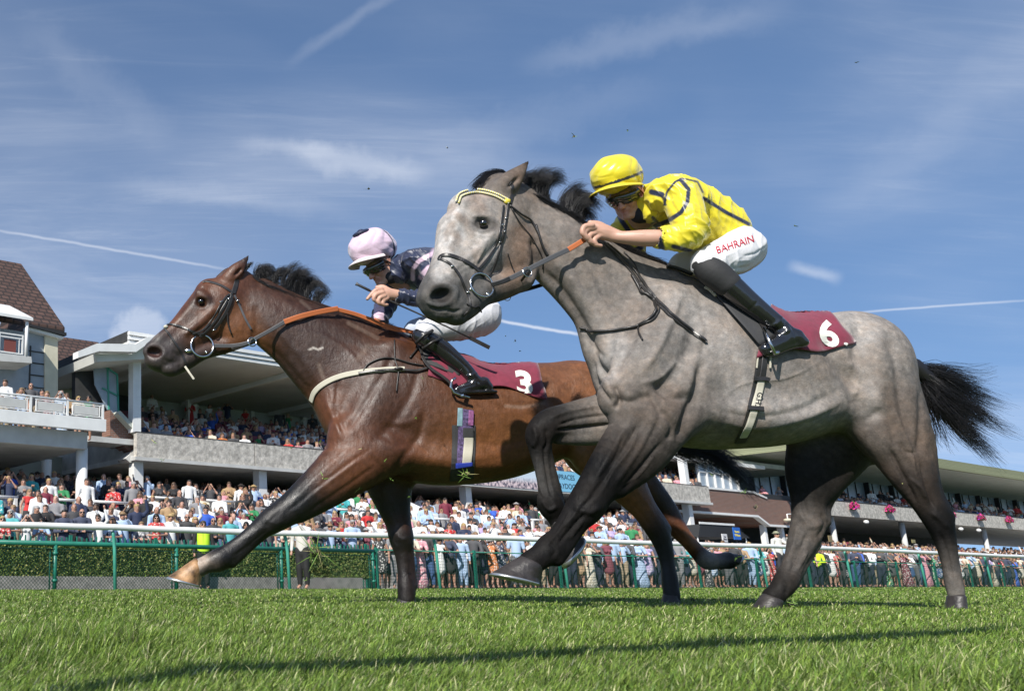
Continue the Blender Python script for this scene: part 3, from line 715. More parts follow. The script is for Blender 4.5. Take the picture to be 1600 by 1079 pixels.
# ---- brick section and the long stand on the right
def right_stand():
    r = empty('grandstand', Wp(SE + 20, 0), 'long glazed grandstand with an olive roof and flower baskets on its balcony at the right', 'grandstand'); bpy.context.view_layer.update()
    s0 = sx(1262, 0, 5); s1 = s0 + 120; ztop, zbot = 5.28, 4.36
    n = 22; w = (s1 - s0) / n; f = LB()
    for i in range(n): f.lbox((s0 + i * w + .02, 0, zbot), (s0 + (i + 1) * w - .02, .25, ztop))
    f.build('balcony_front', M_conc, r)
    LB().lbox((s0, .25, zbot), (s1, 14, zbot + .2)).build('balcony_slab', M_render, r)
    LB().lbox((s0, .05, ztop + .003), (s1, .2, ztop + .1)).build('balcony_capping', M_black, r)
    tr = -1.2                                   # roof edge hangs forward
    zr1 = onp(1600, 737, tr)[1]; zr0 = onp(1600, 750, tr)[1]; se = onp(1236, 690, tr)[0]
    tbk = tr
    while project(np.array([tuple(Wp(se, tbk, zr1))]))[0][0] > 1013: tbk += .25
    f = LB(); f.lbox((se, tr, zr0), (s1, tr + .2, zr1)); f.lbox((se - .2, tr, zr0 - .25), (se - .002, tbk, zr1 + .01)); f.build('roof_edge', M_slat, r)
    q = LB(); q.sprism([(tr + .2, zr0 + .02), (6.4, zr0 - .35), (tbk, zr0 - .35), (tbk, zr1 - .02), (tr + .2, zr1 - .02)], se + .01, s1); q.build('roof', M_soffit, r)
    # glazing set back
    tg_ = 5.2; zg1 = zr0 - .28; zg0 = 5.2
    g = LB(); g.lbox((SE + 2, tg_, zg0), (s1, tg_ + .06, zg1)); g.build('glazing', M_glass, r)
    s = SE + 2
    k = 0
    while s < s1:
        if k % 3 == 0: LB().lbox((s, tg_ - .35, zbot + .2), (s + .13, tg_ - .02, zg1 + .1)).build('mullion', M_black, r)
        else: LB().lbox((s, tg_ - .06, zg0), (s + .05, tg_ - .005, zg1)).build('mullion', M_black, r)
        s += 1.45; k += 1
    LB().lbox((SE + 2, tg_ + .5, zbot + .2), (s1, tg_ + 5, zg1 - .3)).build('inner_wall', M_panel, r)
    st_ = LB()
    for i in range(6): st_.lbox((s0, .26 + i * .8, zbot + .21), (s1, .26 + (i + 1) * .8, 4.45 + i * .2))
    st_.build('upper_steps', M_floor, r)
    for px in (1308, 1418, 1546, 1640, 1720): s = sx(px, .6, 2); MB().tube([Wp(s, .6, 0), Wp(s, .6, zbot)], .17, 12).build('column', M_render, r, True)
    sopen = sx(1478, 10, 3)
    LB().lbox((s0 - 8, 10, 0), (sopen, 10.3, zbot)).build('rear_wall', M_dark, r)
    # outdoor floodlight pods under the balcony
    for px, py in ((1352, 815), (1500, 826), (1528, 828)):
        a, z = onp(px, py, -.1); MB().ball(Wp(a, -.15, z), .16, 10, 6, 0, (1, 1, .8)).build('lamp', M_white, r, True)
    # --- brick block between the stands
    r2 = empty('brick_block', Wp(SE + 6, .8), 'brick faced block with a picture window between the two grandstands', 'building'); bpy.context.view_layer.update()
    tb = .8; zb0 = onp(1150, 801, tb)[1]; zb1 = onp(1150, 775, tb)[1]; sa = SE - 2; sb = sx(1236, tb, 4.5); sm = sx(1180, tb, 4.5)
    LB().lprism([(sa, zb0 - .05), (sm, zb0 - .05), (sm + 1.2, zb0 - .55), (sb, zb0 - .55), (sb, zb1 + .0), (sm + 1.5, zb1 - .0), (sm, zb1 + .28), (sa, zb1 + .28)], tb, tb + 8).build('brick_wall', M_brick, r2)
    q = LB(); q.lprism([(sa, zb0 - .17), (sm, zb0 - .17), (sm + 1.2, zb0 - .67), (sb + .1, zb0 - .67), (sb + .1, zb0 - .55), (sm + 1.2, zb0 - .55), (sm, zb0 - .05), (sa, zb0 - .05)], tb - .12, tb + .2); q.build('coping', M_white, r2)
    q = LB(); q.lprism([(sa, zb1 + .282), (sm, zb1 + .282), (sm + 1.5, zb1 + .004), (sm + 1.5, zb1 + .10), (sm + .05, zb1 + .40), (sa, zb1 + .40)], tb - .06, tb + .3); q.build('sill', M_white, r2)
    wz0, wz1 = zb1 + .4, zb1 + 1.95; wa = sx(1100, tb + .6, 6)
    LB().lbox((wa, tb + .9, wz0), (sm + .2, tb + 1.0, wz1)).build('picture_window', M_glass, r2)
    q = LB()
    for s in np.linspace(wa, sm + .2, 6): q.lbox((s - .05, tb + .80, wz0), (s + .05, tb + .898, wz1))
    q.lbox((wa, tb + .79, wz1 - .55), (sm + .2, tb + .895, wz1 - .47)); q.lbox((sa, tb + .5, wz1), (sm + 3, tb + 1.2, wz1 + .22)); q.build('window_frame', M_white, r2)
    LB().lbox((sa, tb + 1.0, wz1 + .221), (sm + 10, tb + 8, wz1 + .5)).build('flat_roof', M_panel, r2)
    LB().lbox((sm + 1.6, tb + .2, zb1 - .02), (sb + 1, tb + .25, zb1 + .35)).build('balustrade', M_black, r2)
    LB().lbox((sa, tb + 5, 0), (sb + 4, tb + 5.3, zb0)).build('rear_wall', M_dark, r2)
    for px in (1195, 1222): s = sx(px, tb + .3, 3); LB().lbox((s - .14, tb + .2, 0), (s + .14, tb + .48, zb0 - .56)).build('column', M_white, r2)
    # wall lamp at the corner of the brick block
    l = empty('wall_lamp', Wp(sb, tb), 'cream bowl lamp on a curved arm at the corner of the brick block', 'lamp'); bpy.context.view_layer.update()
    a, z = onp(1231, 812, tb - .3); MB().ball(Wp(a, tb - .3, z), .24, 14, 6, 0, (1, 1, .45)).build('shade', M_cream, l, True)
    a2, z2 = onp(1236, 785, tb - .1); MB().tube([Wp(a, tb - .3, z), Wp(a, tb - .3, z + .35), Wp(a2 - .05, tb - .2, z + .42), Wp(a2, tb - .1, z2)], .04, 8).build('arm', M_white, l, True)
    return s0, s1, ztop
RS = right_stand()

def flower_baskets():
    rg = np.random.default_rng(3); first = None; names = ['first', 'second', 'third', 'fourth', 'fifth', 'sixth']
    for i, px in enumerate((1335, 1391, 1487, 1533, 1577)):
        s = sx(px, -.25, 5.2); z = 5.05
        b = empty('flower_basket', Wp(s, -.22, z), 'pink flowered basket on the right balcony front, ' + names[i] + ' of the five from the left', 'flower basket', 'flower baskets on the balcony front'); bpy.context.view_layer.update()
        q = MB(); c = Wp(s, -.22, z)
        vs = []; n = 12
        for k, (rr, zz) in enumerate(((.10, -.26), (.26, -.12), (.36, .05), (.34, .055))):
            vs += [c + DS * (rr * 1.3 * math.cos(a)) + DT * (rr * .6 * math.sin(a)) + Vector((0, 0, zz)) for a in np.linspace(0, 2 * math.pi, n, endpoint=False)]
        q.add(vs, [(k * n + j, k * n + (j + 1) % n, (k + 1) * n + (j + 1) % n, (k + 1) * n + j) for k in range(3) for j in range(n)] + [tuple(range(n))]); q.build('pot', mat('brown_wicker', (.22, .12, .06), rough=.8), b)
        N = 420; a = rg.random(N) * 6.28; rr = np.sqrt(rg.random(N)); P = np.array(c)[None] + (np.cos(a) * rr * .46)[:, None] * np.array(DS) + (np.sin(a) * rr * .22)[:, None] * np.array(DT); P[:, 2] += .04 + .24 * (1 - rr ** 2) * rg.random(N) - .28 * rr ** 3 * rg.random(N)
        A = rg.normal(size=(N, 3)) * .045; B = np.cross(A, rg.normal(size=(N, 3))); B = B / np.linalg.norm(B, axis=1, keepdims=True) * .045
        V = np.stack([P - A, P - B, P + A, P + B], 1).reshape(-1, 3); col = np.where(rg.random((N, 1)) < .68, np.array((.62, .03, .22)), np.array((.06, .12, .03))); col = np.where(rg.random((N, 1)) < .08, np.array((.3, .05, .5)), col)
        link('blossom', npmesh('blossom', V, np.arange(4 * N).reshape(-1, 4), np.repeat(col, 4, 0), smooth=False), b, mat('petals', vcol=True, rough=.6))
flower_baskets()

def text_on(body, name, size, mat_, parent, origin, xdir, zdir, extr=.004):
    cu = bpy.data.curves.new(name, 'FONT'); cu.body = body; cu.size = size; cu.extrude = extr; cu.align_x = 'CENTER'; cu.align_y = 'CENTER'
    o = bpy.data.objects.new(name, cu); COL.objects.link(o); x = Vector(xdir).normalized(); z = Vector(zdir).normalized(); y = x.cross(z) * -1
    bpy.context.view_layer.update(); dg = bpy.context.evaluated_depsgraph_get(); me = bpy.data.meshes.new_from_object(o.evaluated_get(dg)); bpy.data.objects.remove(o)
    M = Matrix((x, z, x.cross(z))).transposed().to_4x4(); M.translation = Vector(origin); me.transform(M); me.materials.clear()
    return link(name, me, parent, mat_)
def signs():
    # long banner on the balcony front
    ta = -.12; (a, za), (b, zb) = onp(655, 745, ta), onp(1012, 745, ta); z1 = 5.50; z0 = 4.50
    r = empty('banner', Wp(a, ta), 'long pale blue printed banner with a crowd picture and dark lettering on the concrete balcony', 'banner'); bpy.context.view_layer.update()
    m = mat('banner_print', (.3, .55, .75), rough=.6); nt = m.node_tree; N = nt.nodes; L = nt.links; p = N['Principled BSDF']; tc = N.new('ShaderNodeTexCoord')
    sp = N.new('ShaderNodeSeparateXYZ'); L.new(tc.outputs['Object'], sp.inputs[0]); dt = N.new('ShaderNodeVectorMath'); dt.operation = 'DOT_PRODUCT'; L.new(tc.outputs['Object'], dt.inputs[0]); dt.inputs[1].default_value = tuple(DS)
    off = P0.dot(DS); mr = N.new('ShaderNodeMapRange'); xa = sx(862, ta, 5) + off - Wp(a, ta).dot(DS) * 0; mr.inputs[1].default_value = xa - .7; mr.inputs[2].default_value = xa + .7; L.new(dt.outputs['Value'], mr.inputs[0])
    nz = N.new('ShaderNodeTexNoise'); nz.inputs['Scale'].default_value = 7; L.new(tc.outputs['Object'], nz.inputs['Vector']); cr = N.new('ShaderNodeValToRGB'); cr.color_ramp.elements[0].color = (.05, .05, .09, 1); cr.color_ramp.elements[0].position = .35; cr.color_ramp.elements[1].color = (.75, .6, .6, 1); cr.color_ramp.elements[1].position = .6; L.new(nz.outputs['Fac'], cr.inputs[0])
    hz = N.new('ShaderNodeMapRange'); hz.inputs[1].default_value = 4.75; hz.inputs[2].default_value = 5.05; L.new(sp.outputs[2], hz.inputs[0]); pic = N.new('ShaderNodeMix'); pic.data_type = 'RGBA'; L.new(hz.outputs[0], pic.inputs[0]); L.new(cr.outputs[0], pic.inputs[6]); pic.inputs[7].default_value = (.62, .72, .80, 1)
    fx = N.new('ShaderNodeMix'); fx.data_type = 'RGBA'; L.new(mr.outputs[0], fx.inputs[0]); L.new(pic.outputs[2], fx.inputs[6]); fx.inputs[7].default_value = (.22, .52, .72, 1); L.new(fx.outputs[2], p.inputs['Base Color'])
    me_o = LB().lbox((a, ta, z0), (b, ta + .03, z1)).build('sheet', m, r)
    dk = mat('dark_lettering', (.01, .03, .06), rough=.6); s = sx(905, ta, 5)
    text_on('UPRACES', 'lettering', .36, dk, r, Wp(sx(883, ta, 5.2), ta - .004, 5.2), DS, (0, 0, 1)); text_on('AYDOCKRA', 'lettering', .36, dk, r, Wp(sx(893, ta, 4.8), ta - .004, 4.76), DS, (0, 0, 1))
    # small bookmaker boards standing above the front crowd
    def board(px, py, w, h, t, txt, base, ink, label, size):
        s_, z = onp(px, py, t); r = empty('bookmaker_board', Wp(s_, t, 0), label, 'sign'); bpy.context.view_layer.update()
        LB().lbox((s_ - w / 2, t, z - h / 2), (s_ + w / 2, t + .05, z + h / 2)).build('panel', mat('board_' + base[0], base[1], rough=.5), r); LB().lbox((s_ - .03, t + .06, 0), (s_ + .03, t + .11, z)).build('pole', M_black, r)
        for i, tx in enumerate(txt): text_on(tx, 'lettering', size, mat('ink_' + ink[0], ink[1], rough=.5), r, Wp(s_, t - .004, z + (len(txt) - 1) * size * .5 - i * size * 1.05), DS, (0, 0, 1))
    yb = ('blue', (.02, .12, .45)), ('yellow', (.8, .65, .05))
    board(1152, 833, .62, .60, -3.5, ['Bowie', 'Wilson'], yb[0], yb[1], 'small blue bookmaker board with yellow lettering above the crowd', .17)
    board(1133, 840, .42, .40, -4.0, ['Paul', 'Wilson'], ('white', (.6, .6, .6)), ('dark', (.02, .02, .04)), 'small white bookmaker board with dark lettering beside the blue one', .11)
    board(912, 833, .80, .50, -4.5, ['BOB', 'BOWDEN'], ('crimson', (.16, .03, .05)), yb[1], 'dark red bookmaker board with yellow lettering left of the brown hind legs', .17)
    board(988, 831, .55, .36, -4.5, ['BET'], ('red', (.5, .03, .04)), ('pale', (.6, .65, .75)), 'red and blue rounded board above the crowd behind the bay hind leg', .2)
    board(1298, 841, .36, .34, -4.0, [], ('tan', (.22, .17, .08)), yb[1], 'plain tan board held above the crowd right of the grey hind leg', .1)
    board(1428, 845, .42, .20, -3.5, [], ('mustard', (.25, .22, .10)), yb[1], 'plain mustard board above the crowd in the right half', .1)
    # white parasol under the balcony
    t = -1.0; s_, z = onp(640, 789, t); r = empty('parasol', Wp(s_, t, 0), 'white parasol open among the crowd under the long balcony', 'parasol'); bpy.context.view_layer.update()
    c = Wp(s_, t, z + .1); q = MB(); n = 8; rr = 1.25; vs = [c + Vector((0, 0, .05))] + [c + Vector((rr * math.cos(a), rr * math.sin(a), -.55)) for a in np.linspace(0, 2 * math.pi, n, endpoint=False)] + [c + Vector((rr * math.cos(a), rr * math.sin(a), -.68)) for a in np.linspace(0, 2 * math.pi, n, endpoint=False)]
    q.add(vs, [(0, 1 + k, 1 + (k + 1) % n) for k in range(n)] + [(1 + k, 9 + k, 9 + (k + 1) % n, 1 + (k + 1) % n) for k in range(n)]); q.build('canopy', M_white, r); MB().tube([Wp(s_, t, 0), c], .03, 8).build('pole', M_white, r)
    # a small dark bookmaker gazebo
    t = -3.0; (a, z) , (b, z2) = onp(1090, 828, t), onp(1148, 832, t); r = empty('gazebo', Wp(a, t, 0), 'low dark gazebo with a pale edge behind the front crowd', 'gazebo'); bpy.context.view_layer.update()
    q = LB(); q.lprism([(a, z - .3), (a + .3, z + .3), (b, z + .35), (b + 1.4, z - .25)], t, t + 2.2); q.build('roof', M_black, r); LB().lbox((a + .2, t - .05, z + .32), (b, t - .004, z + .42)).build('roof_trim', M_white, r)
    for s2 in (a + .1, b + 1.2): MB().tube([Wp(s2, t + .1, 0), Wp(s2, t + .1, z - .2)], .03, 8).build('pole', M_white, r)
signs()

def far_trees():
    rg = np.random.default_rng(8)
    for i, (px, t, h) in enumerate(((1585, 60, 5.5), (1660, 60, 6), (1740, 66, 7), (1850, 60, 6))):
        s = sx(px, t, 3); c = Wp(s, t, 0); tr = empty('tree', c, 'dark green rounded tree far beyond the open end of the right stand', 'tree', 'far trees beyond the stands'); bpy.context.view_layer.update()
        MB().tube([c, c + Vector((.1, 0, h * .5))], [.3, .18], 8).build('trunk', mat('bark', (.07, .05, .035), rough=.9), tr)
        N = 4500; ctr = rg.normal(size=(14, 3)) * np.array((1.7, 1.7, .9)) + np.array((0, 0, h * .62)); P = ctr[rg.integers(0, 14, N)] + rg.normal(size=(N, 3)) * .62; P += np.array(c)
        A = rg.normal(size=(N, 3)); A /= np.linalg.norm(A, axis=1, keepdims=True); A *= .16; B = np.cross(A, rg.normal(size=(N, 3))); B = B / np.linalg.norm(B, axis=1, keepdims=True) * .12
        link('crown', npmesh('crown', np.stack([P - A, P - B, P + A, P + B], 1).reshape(-1, 3), np.arange(4 * N).reshape(-1, 4), np.repeat(np.array((.04, .06, .02)) * (.6 + .8 * rg.random((N, 1))), 4, 0), smooth=False), tr, mat('crown_leaf', vcol=True, rough=.7))
far_trees()
# ================================================================== grass blades of the turf, and what the hooves throw up
def grass():
    rg = np.random.default_rng(2); 
    def batch(N, y0, y1, e, hgt, wid):
        u = rg.random(N); Y = (y0 ** (1 - e) + u * (y1 ** (1 - e) - y0 ** (1 - e))) ** (1 / (1 - e)); px = rg.uniform(-90, 1700, N)
        ok = Y < np.interp(px, [-100, 0, 645, 1235, 1600, 1700], [18.6, 19.2, 23.6, 30.4, 40, 44]); Y, px = Y[ok], px[ok]; N = len(Y)
        X = (px - PX0) / FPX * (Y * math.cos(PITCH) - CAMH * math.sin(PITCH))
        cl = .9 * np.sin(X * 3.1 + 1.3 * np.sin(Y * 2.3)) * np.sin(Y * 2.7 + np.sin(X * 1.9)) * .5 + np.sin(X * 11 + Y * 7) * np.sin(Y * 13 - X * 5) * .25
        tall = 1 + .30 * cl + 1.9 * np.exp(-(((X + .12) / .20) ** 2 + ((Y - 1.75) / .25) ** 2)) + .9 * np.clip(np.sin(X * 5.3 + 2 * np.sin(Y * 4.1)) * np.sin(Y * 6.1 + X * 2.2) - .62, 0, 1) * 1.2 + .8 * np.exp(-(((X - .9) / .2) ** 2 + ((Y - 1.15) / .2) ** 2))
        h = hgt * np.clip(rg.normal(1, .28, N), .4, 1.8) * tall; w = np.maximum(wid, .00062 * Y) * rg.uniform(.7, 1.3, N)
        a = rg.uniform(0, 2 * math.pi, N); lean = h * rg.uniform(.15, .95, N); dx, dy = np.cos(a) * lean + .008, np.sin(a) * lean; b = a + math.pi / 2 + rg.normal(0, .5, N); wx, wy = np.cos(b) * w, np.sin(b) * w
        rows = []
        for t, ww in ((0, 1.0), (.45, .85), (.80, .5), (1, .06)):
            cx = X + dx * t ** 1.8; cy = Y + dy * t ** 1.8; cz = h * (t - .28 * t ** 3 * (lean / h)) - .004
            rows.append(np.stack([np.stack([cx - wx * ww, cy - wy * ww, cz], 1), np.stack([cx + wx * ww, cy + wy * ww, cz], 1)], 1))
        V = np.stack(rows, 1).reshape(N, 8, 3); q = np.array([(0, 1, 3, 2), (2, 3, 5, 4), (4, 5, 7, 6)])
        F = (np.arange(N)[:, None, None] * 8 + q[None]).reshape(-1, 4)
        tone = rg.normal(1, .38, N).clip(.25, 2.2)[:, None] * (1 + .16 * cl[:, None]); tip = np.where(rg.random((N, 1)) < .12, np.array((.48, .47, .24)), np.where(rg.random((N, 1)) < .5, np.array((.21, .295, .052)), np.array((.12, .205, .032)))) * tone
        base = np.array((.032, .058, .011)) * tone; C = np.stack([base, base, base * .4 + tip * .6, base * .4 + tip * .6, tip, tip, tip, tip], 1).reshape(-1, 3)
        return V.reshape(-1, 3), F, C
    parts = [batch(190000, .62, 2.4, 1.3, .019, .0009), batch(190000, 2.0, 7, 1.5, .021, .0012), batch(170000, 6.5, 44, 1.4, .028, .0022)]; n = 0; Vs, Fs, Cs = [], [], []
    for V, F, C in parts: Vs.append(V); Fs.append(F + n); Cs.append(C); n += len(V)
    m = mat('grass_blade', vcol=True, rough=.42, spec=.35); nt = m.node_tree; N_ = nt.nodes; L = nt.links; p = N_['Principled BSDF']; tr = N_.new('ShaderNodeBsdfTranslucent'); mx = N_.new('ShaderNodeMixShader'); mx.inputs[0].default_value = .30
    vc = N_.new('ShaderNodeVertexColor'); vc.layer_name = 'Col'; L.new(vc.outputs[0], tr.inputs[0]); L.new(p.outputs[0], mx.inputs[1]); L.new(tr.outputs[0], mx.inputs[2]); L.new(mx.outputs[0], N_['Material Output'].inputs['Surface'])
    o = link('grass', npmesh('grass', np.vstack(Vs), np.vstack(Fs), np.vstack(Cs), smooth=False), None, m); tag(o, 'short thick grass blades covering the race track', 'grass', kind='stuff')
grass()
def debris():
    rg = np.random.default_rng(9); m = mat('grass_clod', vcol=True, rough=.6)
    def tuft(px, py, Y, R_, N, soil, label, group=None):
        c = at(px, py, Y); A = rg.normal(size=(N, 3)); A /= np.linalg.norm(A, axis=1, keepdims=True); A[:, 1] *= .6; Ln = R_ * rg.uniform(.4, 1.3, (N, 1)); B = np.cross(A, rg.normal(size=(N, 3))); B = B / np.linalg.norm(B, axis=1, keepdims=True) * .0022
        bend = rg.normal(size=(N, 3)) * Ln * .25; o = c + rg.normal(size=(N, 3)) * R_ * .15
        V = np.stack([o - B, o + B, o + A * Ln * .5 + bend * .5 + B, o + A * Ln * .5 + bend * .5 - B, o + A * Ln + bend + B * .1, o + A * Ln + bend - B * .1], 1).reshape(-1, 3)
        F = (np.arange(N)[:, None, None] * 6 + np.array([(0, 1, 2, 3), (3, 2, 4, 5)])[None]).reshape(-1, 4); C = np.repeat(np.where(rg.random((N, 1)) < .25, np.array((.4, .36, .16)), np.array((.14, .24, .04))), 6, 0)
        if soil: 
            q = MB(); q.ball(c, R_ * .32, 8, 6, 0, (1, .7, .7)); v = np.array(q.v); v = c + (v - c) * rg.uniform(.65, 1.35, (len(v), 1)); f4 = np.array([f for f in q.f if len(f) == 4]); F = np.vstack([F, f4 + len(V)]); V = np.vstack([V, v]); C = np.vstack([C, np.tile((.035, .03, .018), (len(v), 1))])
        o_ = link('turf_clod', npmesh('turf_clod', V, F, C, smooth=False), None, m); tag(o_, label, 'turf clod', group)
    tuft(492, 862, 5.2, .10, 46, True, 'large clod of grass flying behind the bay foreleg, blades spread wide')
    tuft(728, 742, 5.55, .05, 14, False, 'grass tuft stuck under the girth of the bay horse')
    tuft(1180, 792, 4.2, .022, 3, True, 'small clod in the air left of the grey hind leg')
    tuft(1236, 944, 4.72, .045, 26, True, 'torn clod beside the planted grey hoof'); tuft(1466, 948, 4.5, .035, 20, True, 'torn clod just left of the rearmost grey hoof'); tuft(664, 934, 6.0, .05, 24, True, 'torn clod beside the planted front hoof of the bay'); tuft(1082, 936, 5.8, .04, 18, True, 'torn clod behind the planted hind hoof of the bay')
    G = 'flying specks of turf'
    for px, py, r in ((897, 213, .016), (699, 231, .010), (576, 295, .014), (980, 203, .008), (1242, 353, .007), (1338, 98, .007), (805, 532, .010), (790, 525, .006), (812, 548, .006), (240, 690, .02), (255, 720, .03), (660, 590, .02), (505, 745, .03), (560, 765, .025), (600, 722, .02), (612, 748, .02), (530, 790, .018), (640, 775, .018), (480, 905, .03), (1110, 740, .016), (1165, 765, .02), (1410, 755, .012), (1390, 905, .03), (1150, 870, .03), (830, 700, .014), (500, 690, .012), (650, 652, .014), (455, 700, .012), (566, 700, .015)):
        tuft(px, py, 4.3 if px > 1000 else 5.3, r * (1.5 if py < 560 else .9), 3 if r < .012 else 5, py < 560, 'tiny speck of torn turf in the air around the horses', G)
debris()
# ================================================================== the crowd
SKIN = [(.42, .23, .16), (.35, .19, .13), (.48, .28, .21), (.38, .21, .15), (.35, .19, .13), (.20, .11, .07)]
HAIR = [('dark', (.025, .018, .014)), ('brown', (.07, .04, .022)), ('blonde', (.36, .25, .11)), ('grey', (.30, .29, .28)), ('fair', (.22, .14, .07)), ('black', (.012, .011, .010))]
CLOTH = [('white', (.70, .70, .69)), ('pale blue', (.36, .48, .66)), ('navy', (.02, .03, .07)), ('black', (.018, .018, .02)), ('pink', (.62, .28, .33)), ('cream', (.58, .52, .40)), ('royal blue', (.03, .10, .48)),
         ('red', (.48, .03, .03)), ('green', (.03, .22, .08)), ('charcoal', (.05, .05, .055)), ('tan', (.36, .24, .13)), ('orange', (.58, .18, .04)), ('lilac', (.42, .34, .55)), ('grey', (.22, .22, .23)), ('maroon', (.16, .02, .04)), ('turquoise', (.05, .34, .36))]
CW_M = [24, 15, 13, 10, 1.2, 2.5, 2, .8, .8, 14, 3, .4, .8, 9, 1, .8]; CW_W = [16, 6, 8, 11, 8, 8, 4, 4, 4, 5, 4, 2.5, 3, 4, 4, 3]
def cloth_mat():
    m = mat('crowd_cloth', objcol=True, rough=.8); nt = m.node_tree; N = nt.nodes; L = nt.links; p = N['Principled BSDF']; oi = N.new('ShaderNodeObjectInfo'); tc = N.new('ShaderNodeTexCoord')
    v = N.new('ShaderNodeTexVoronoi'); v.inputs['Scale'].default_value = 16; L.new(tc.outputs['Object'], v.inputs['Vector']); r = N.new('ShaderNodeMath'); r.operation = 'LESS_THAN'; r.inputs[1].default_value = .36; L.new(v.outputs['Distance'], r.inputs[0])
    inv = N.new('ShaderNodeMath'); inv.operation = 'SUBTRACT'; inv.inputs[0].default_value = 1; L.new(oi.outputs['Alpha'], inv.inputs[1]); mu = N.new('ShaderNodeMath'); mu.operation = 'MULTIPLY'; L.new(r.outputs[0], mu.inputs[0]); L.new(inv.outputs[0], mu.inputs[1])
    mx = N.new('ShaderNodeMix'); mx.data_type = 'RGBA'; L.new(mu.outputs[0], mx.inputs[0]); L.new(oi.outputs['Color'], mx.inputs[6]); mx.inputs[7].default_value = (.66, .64, .60, 1); L.new(mx.outputs[2], p.inputs['Base Color']); return m
M_cloth = cloth_mat()
M_flesh = mat('crowd_skin', objcol=True, rough=.55)
M_hair = mat('crowd_hair', objcol=True, rough=.5, noise=.25, nscale=40)
M_shade2 = mat('sunglass_black', (.01, .01, .012), rough=.15, spec=.7)
def randramp(name, cols, rough=.7, seedmul=1.0):
    m = mat(name, rough=rough); nt = m.node_tree; N = nt.nodes; L = nt.links; oi = N.new('ShaderNodeObjectInfo'); mu = N.new('ShaderNodeMath'); mu.operation = 'MULTIPLY'; mu.inputs[1].default_value = seedmul; fr = N.new('ShaderNodeMath'); fr.operation = 'FRACT'
    L.new(oi.outputs['Random'], mu.inputs[0]); L.new(mu.outputs[0], fr.inputs[0]); cr = N.new('ShaderNodeValToRGB'); cr.color_ramp.interpolation = 'CONSTANT'; el = cr.color_ramp.elements
    while len(el) < len(cols): el.new(.5)
    for i, c in enumerate(cols): el[i].position = i / len(cols); el[i].color = (*c, 1)
    L.new(fr.outputs[0], cr.inputs[0]); L.new(cr.outputs[0], N['Principled BSDF'].inputs['Base Color']); return m
M_rskin = randramp('skin_tones', SKIN[:5] * 2 + SKIN[5:], .55, 7.0); M_rhair = randramp('hair_tones', [HAIR[i][1] for i in (0, 1, 5, 0, 1, 2, 3, 4)], .5, 13.0)
M_rbot = randramp('trouser_tones', [(.02, .025, .05), (.03, .03, .032), (.10, .10, .11), (.30, .24, .16), (.025, .03, .06), (.08, .12, .22), (.45, .42, .36)], .8, 29.0)

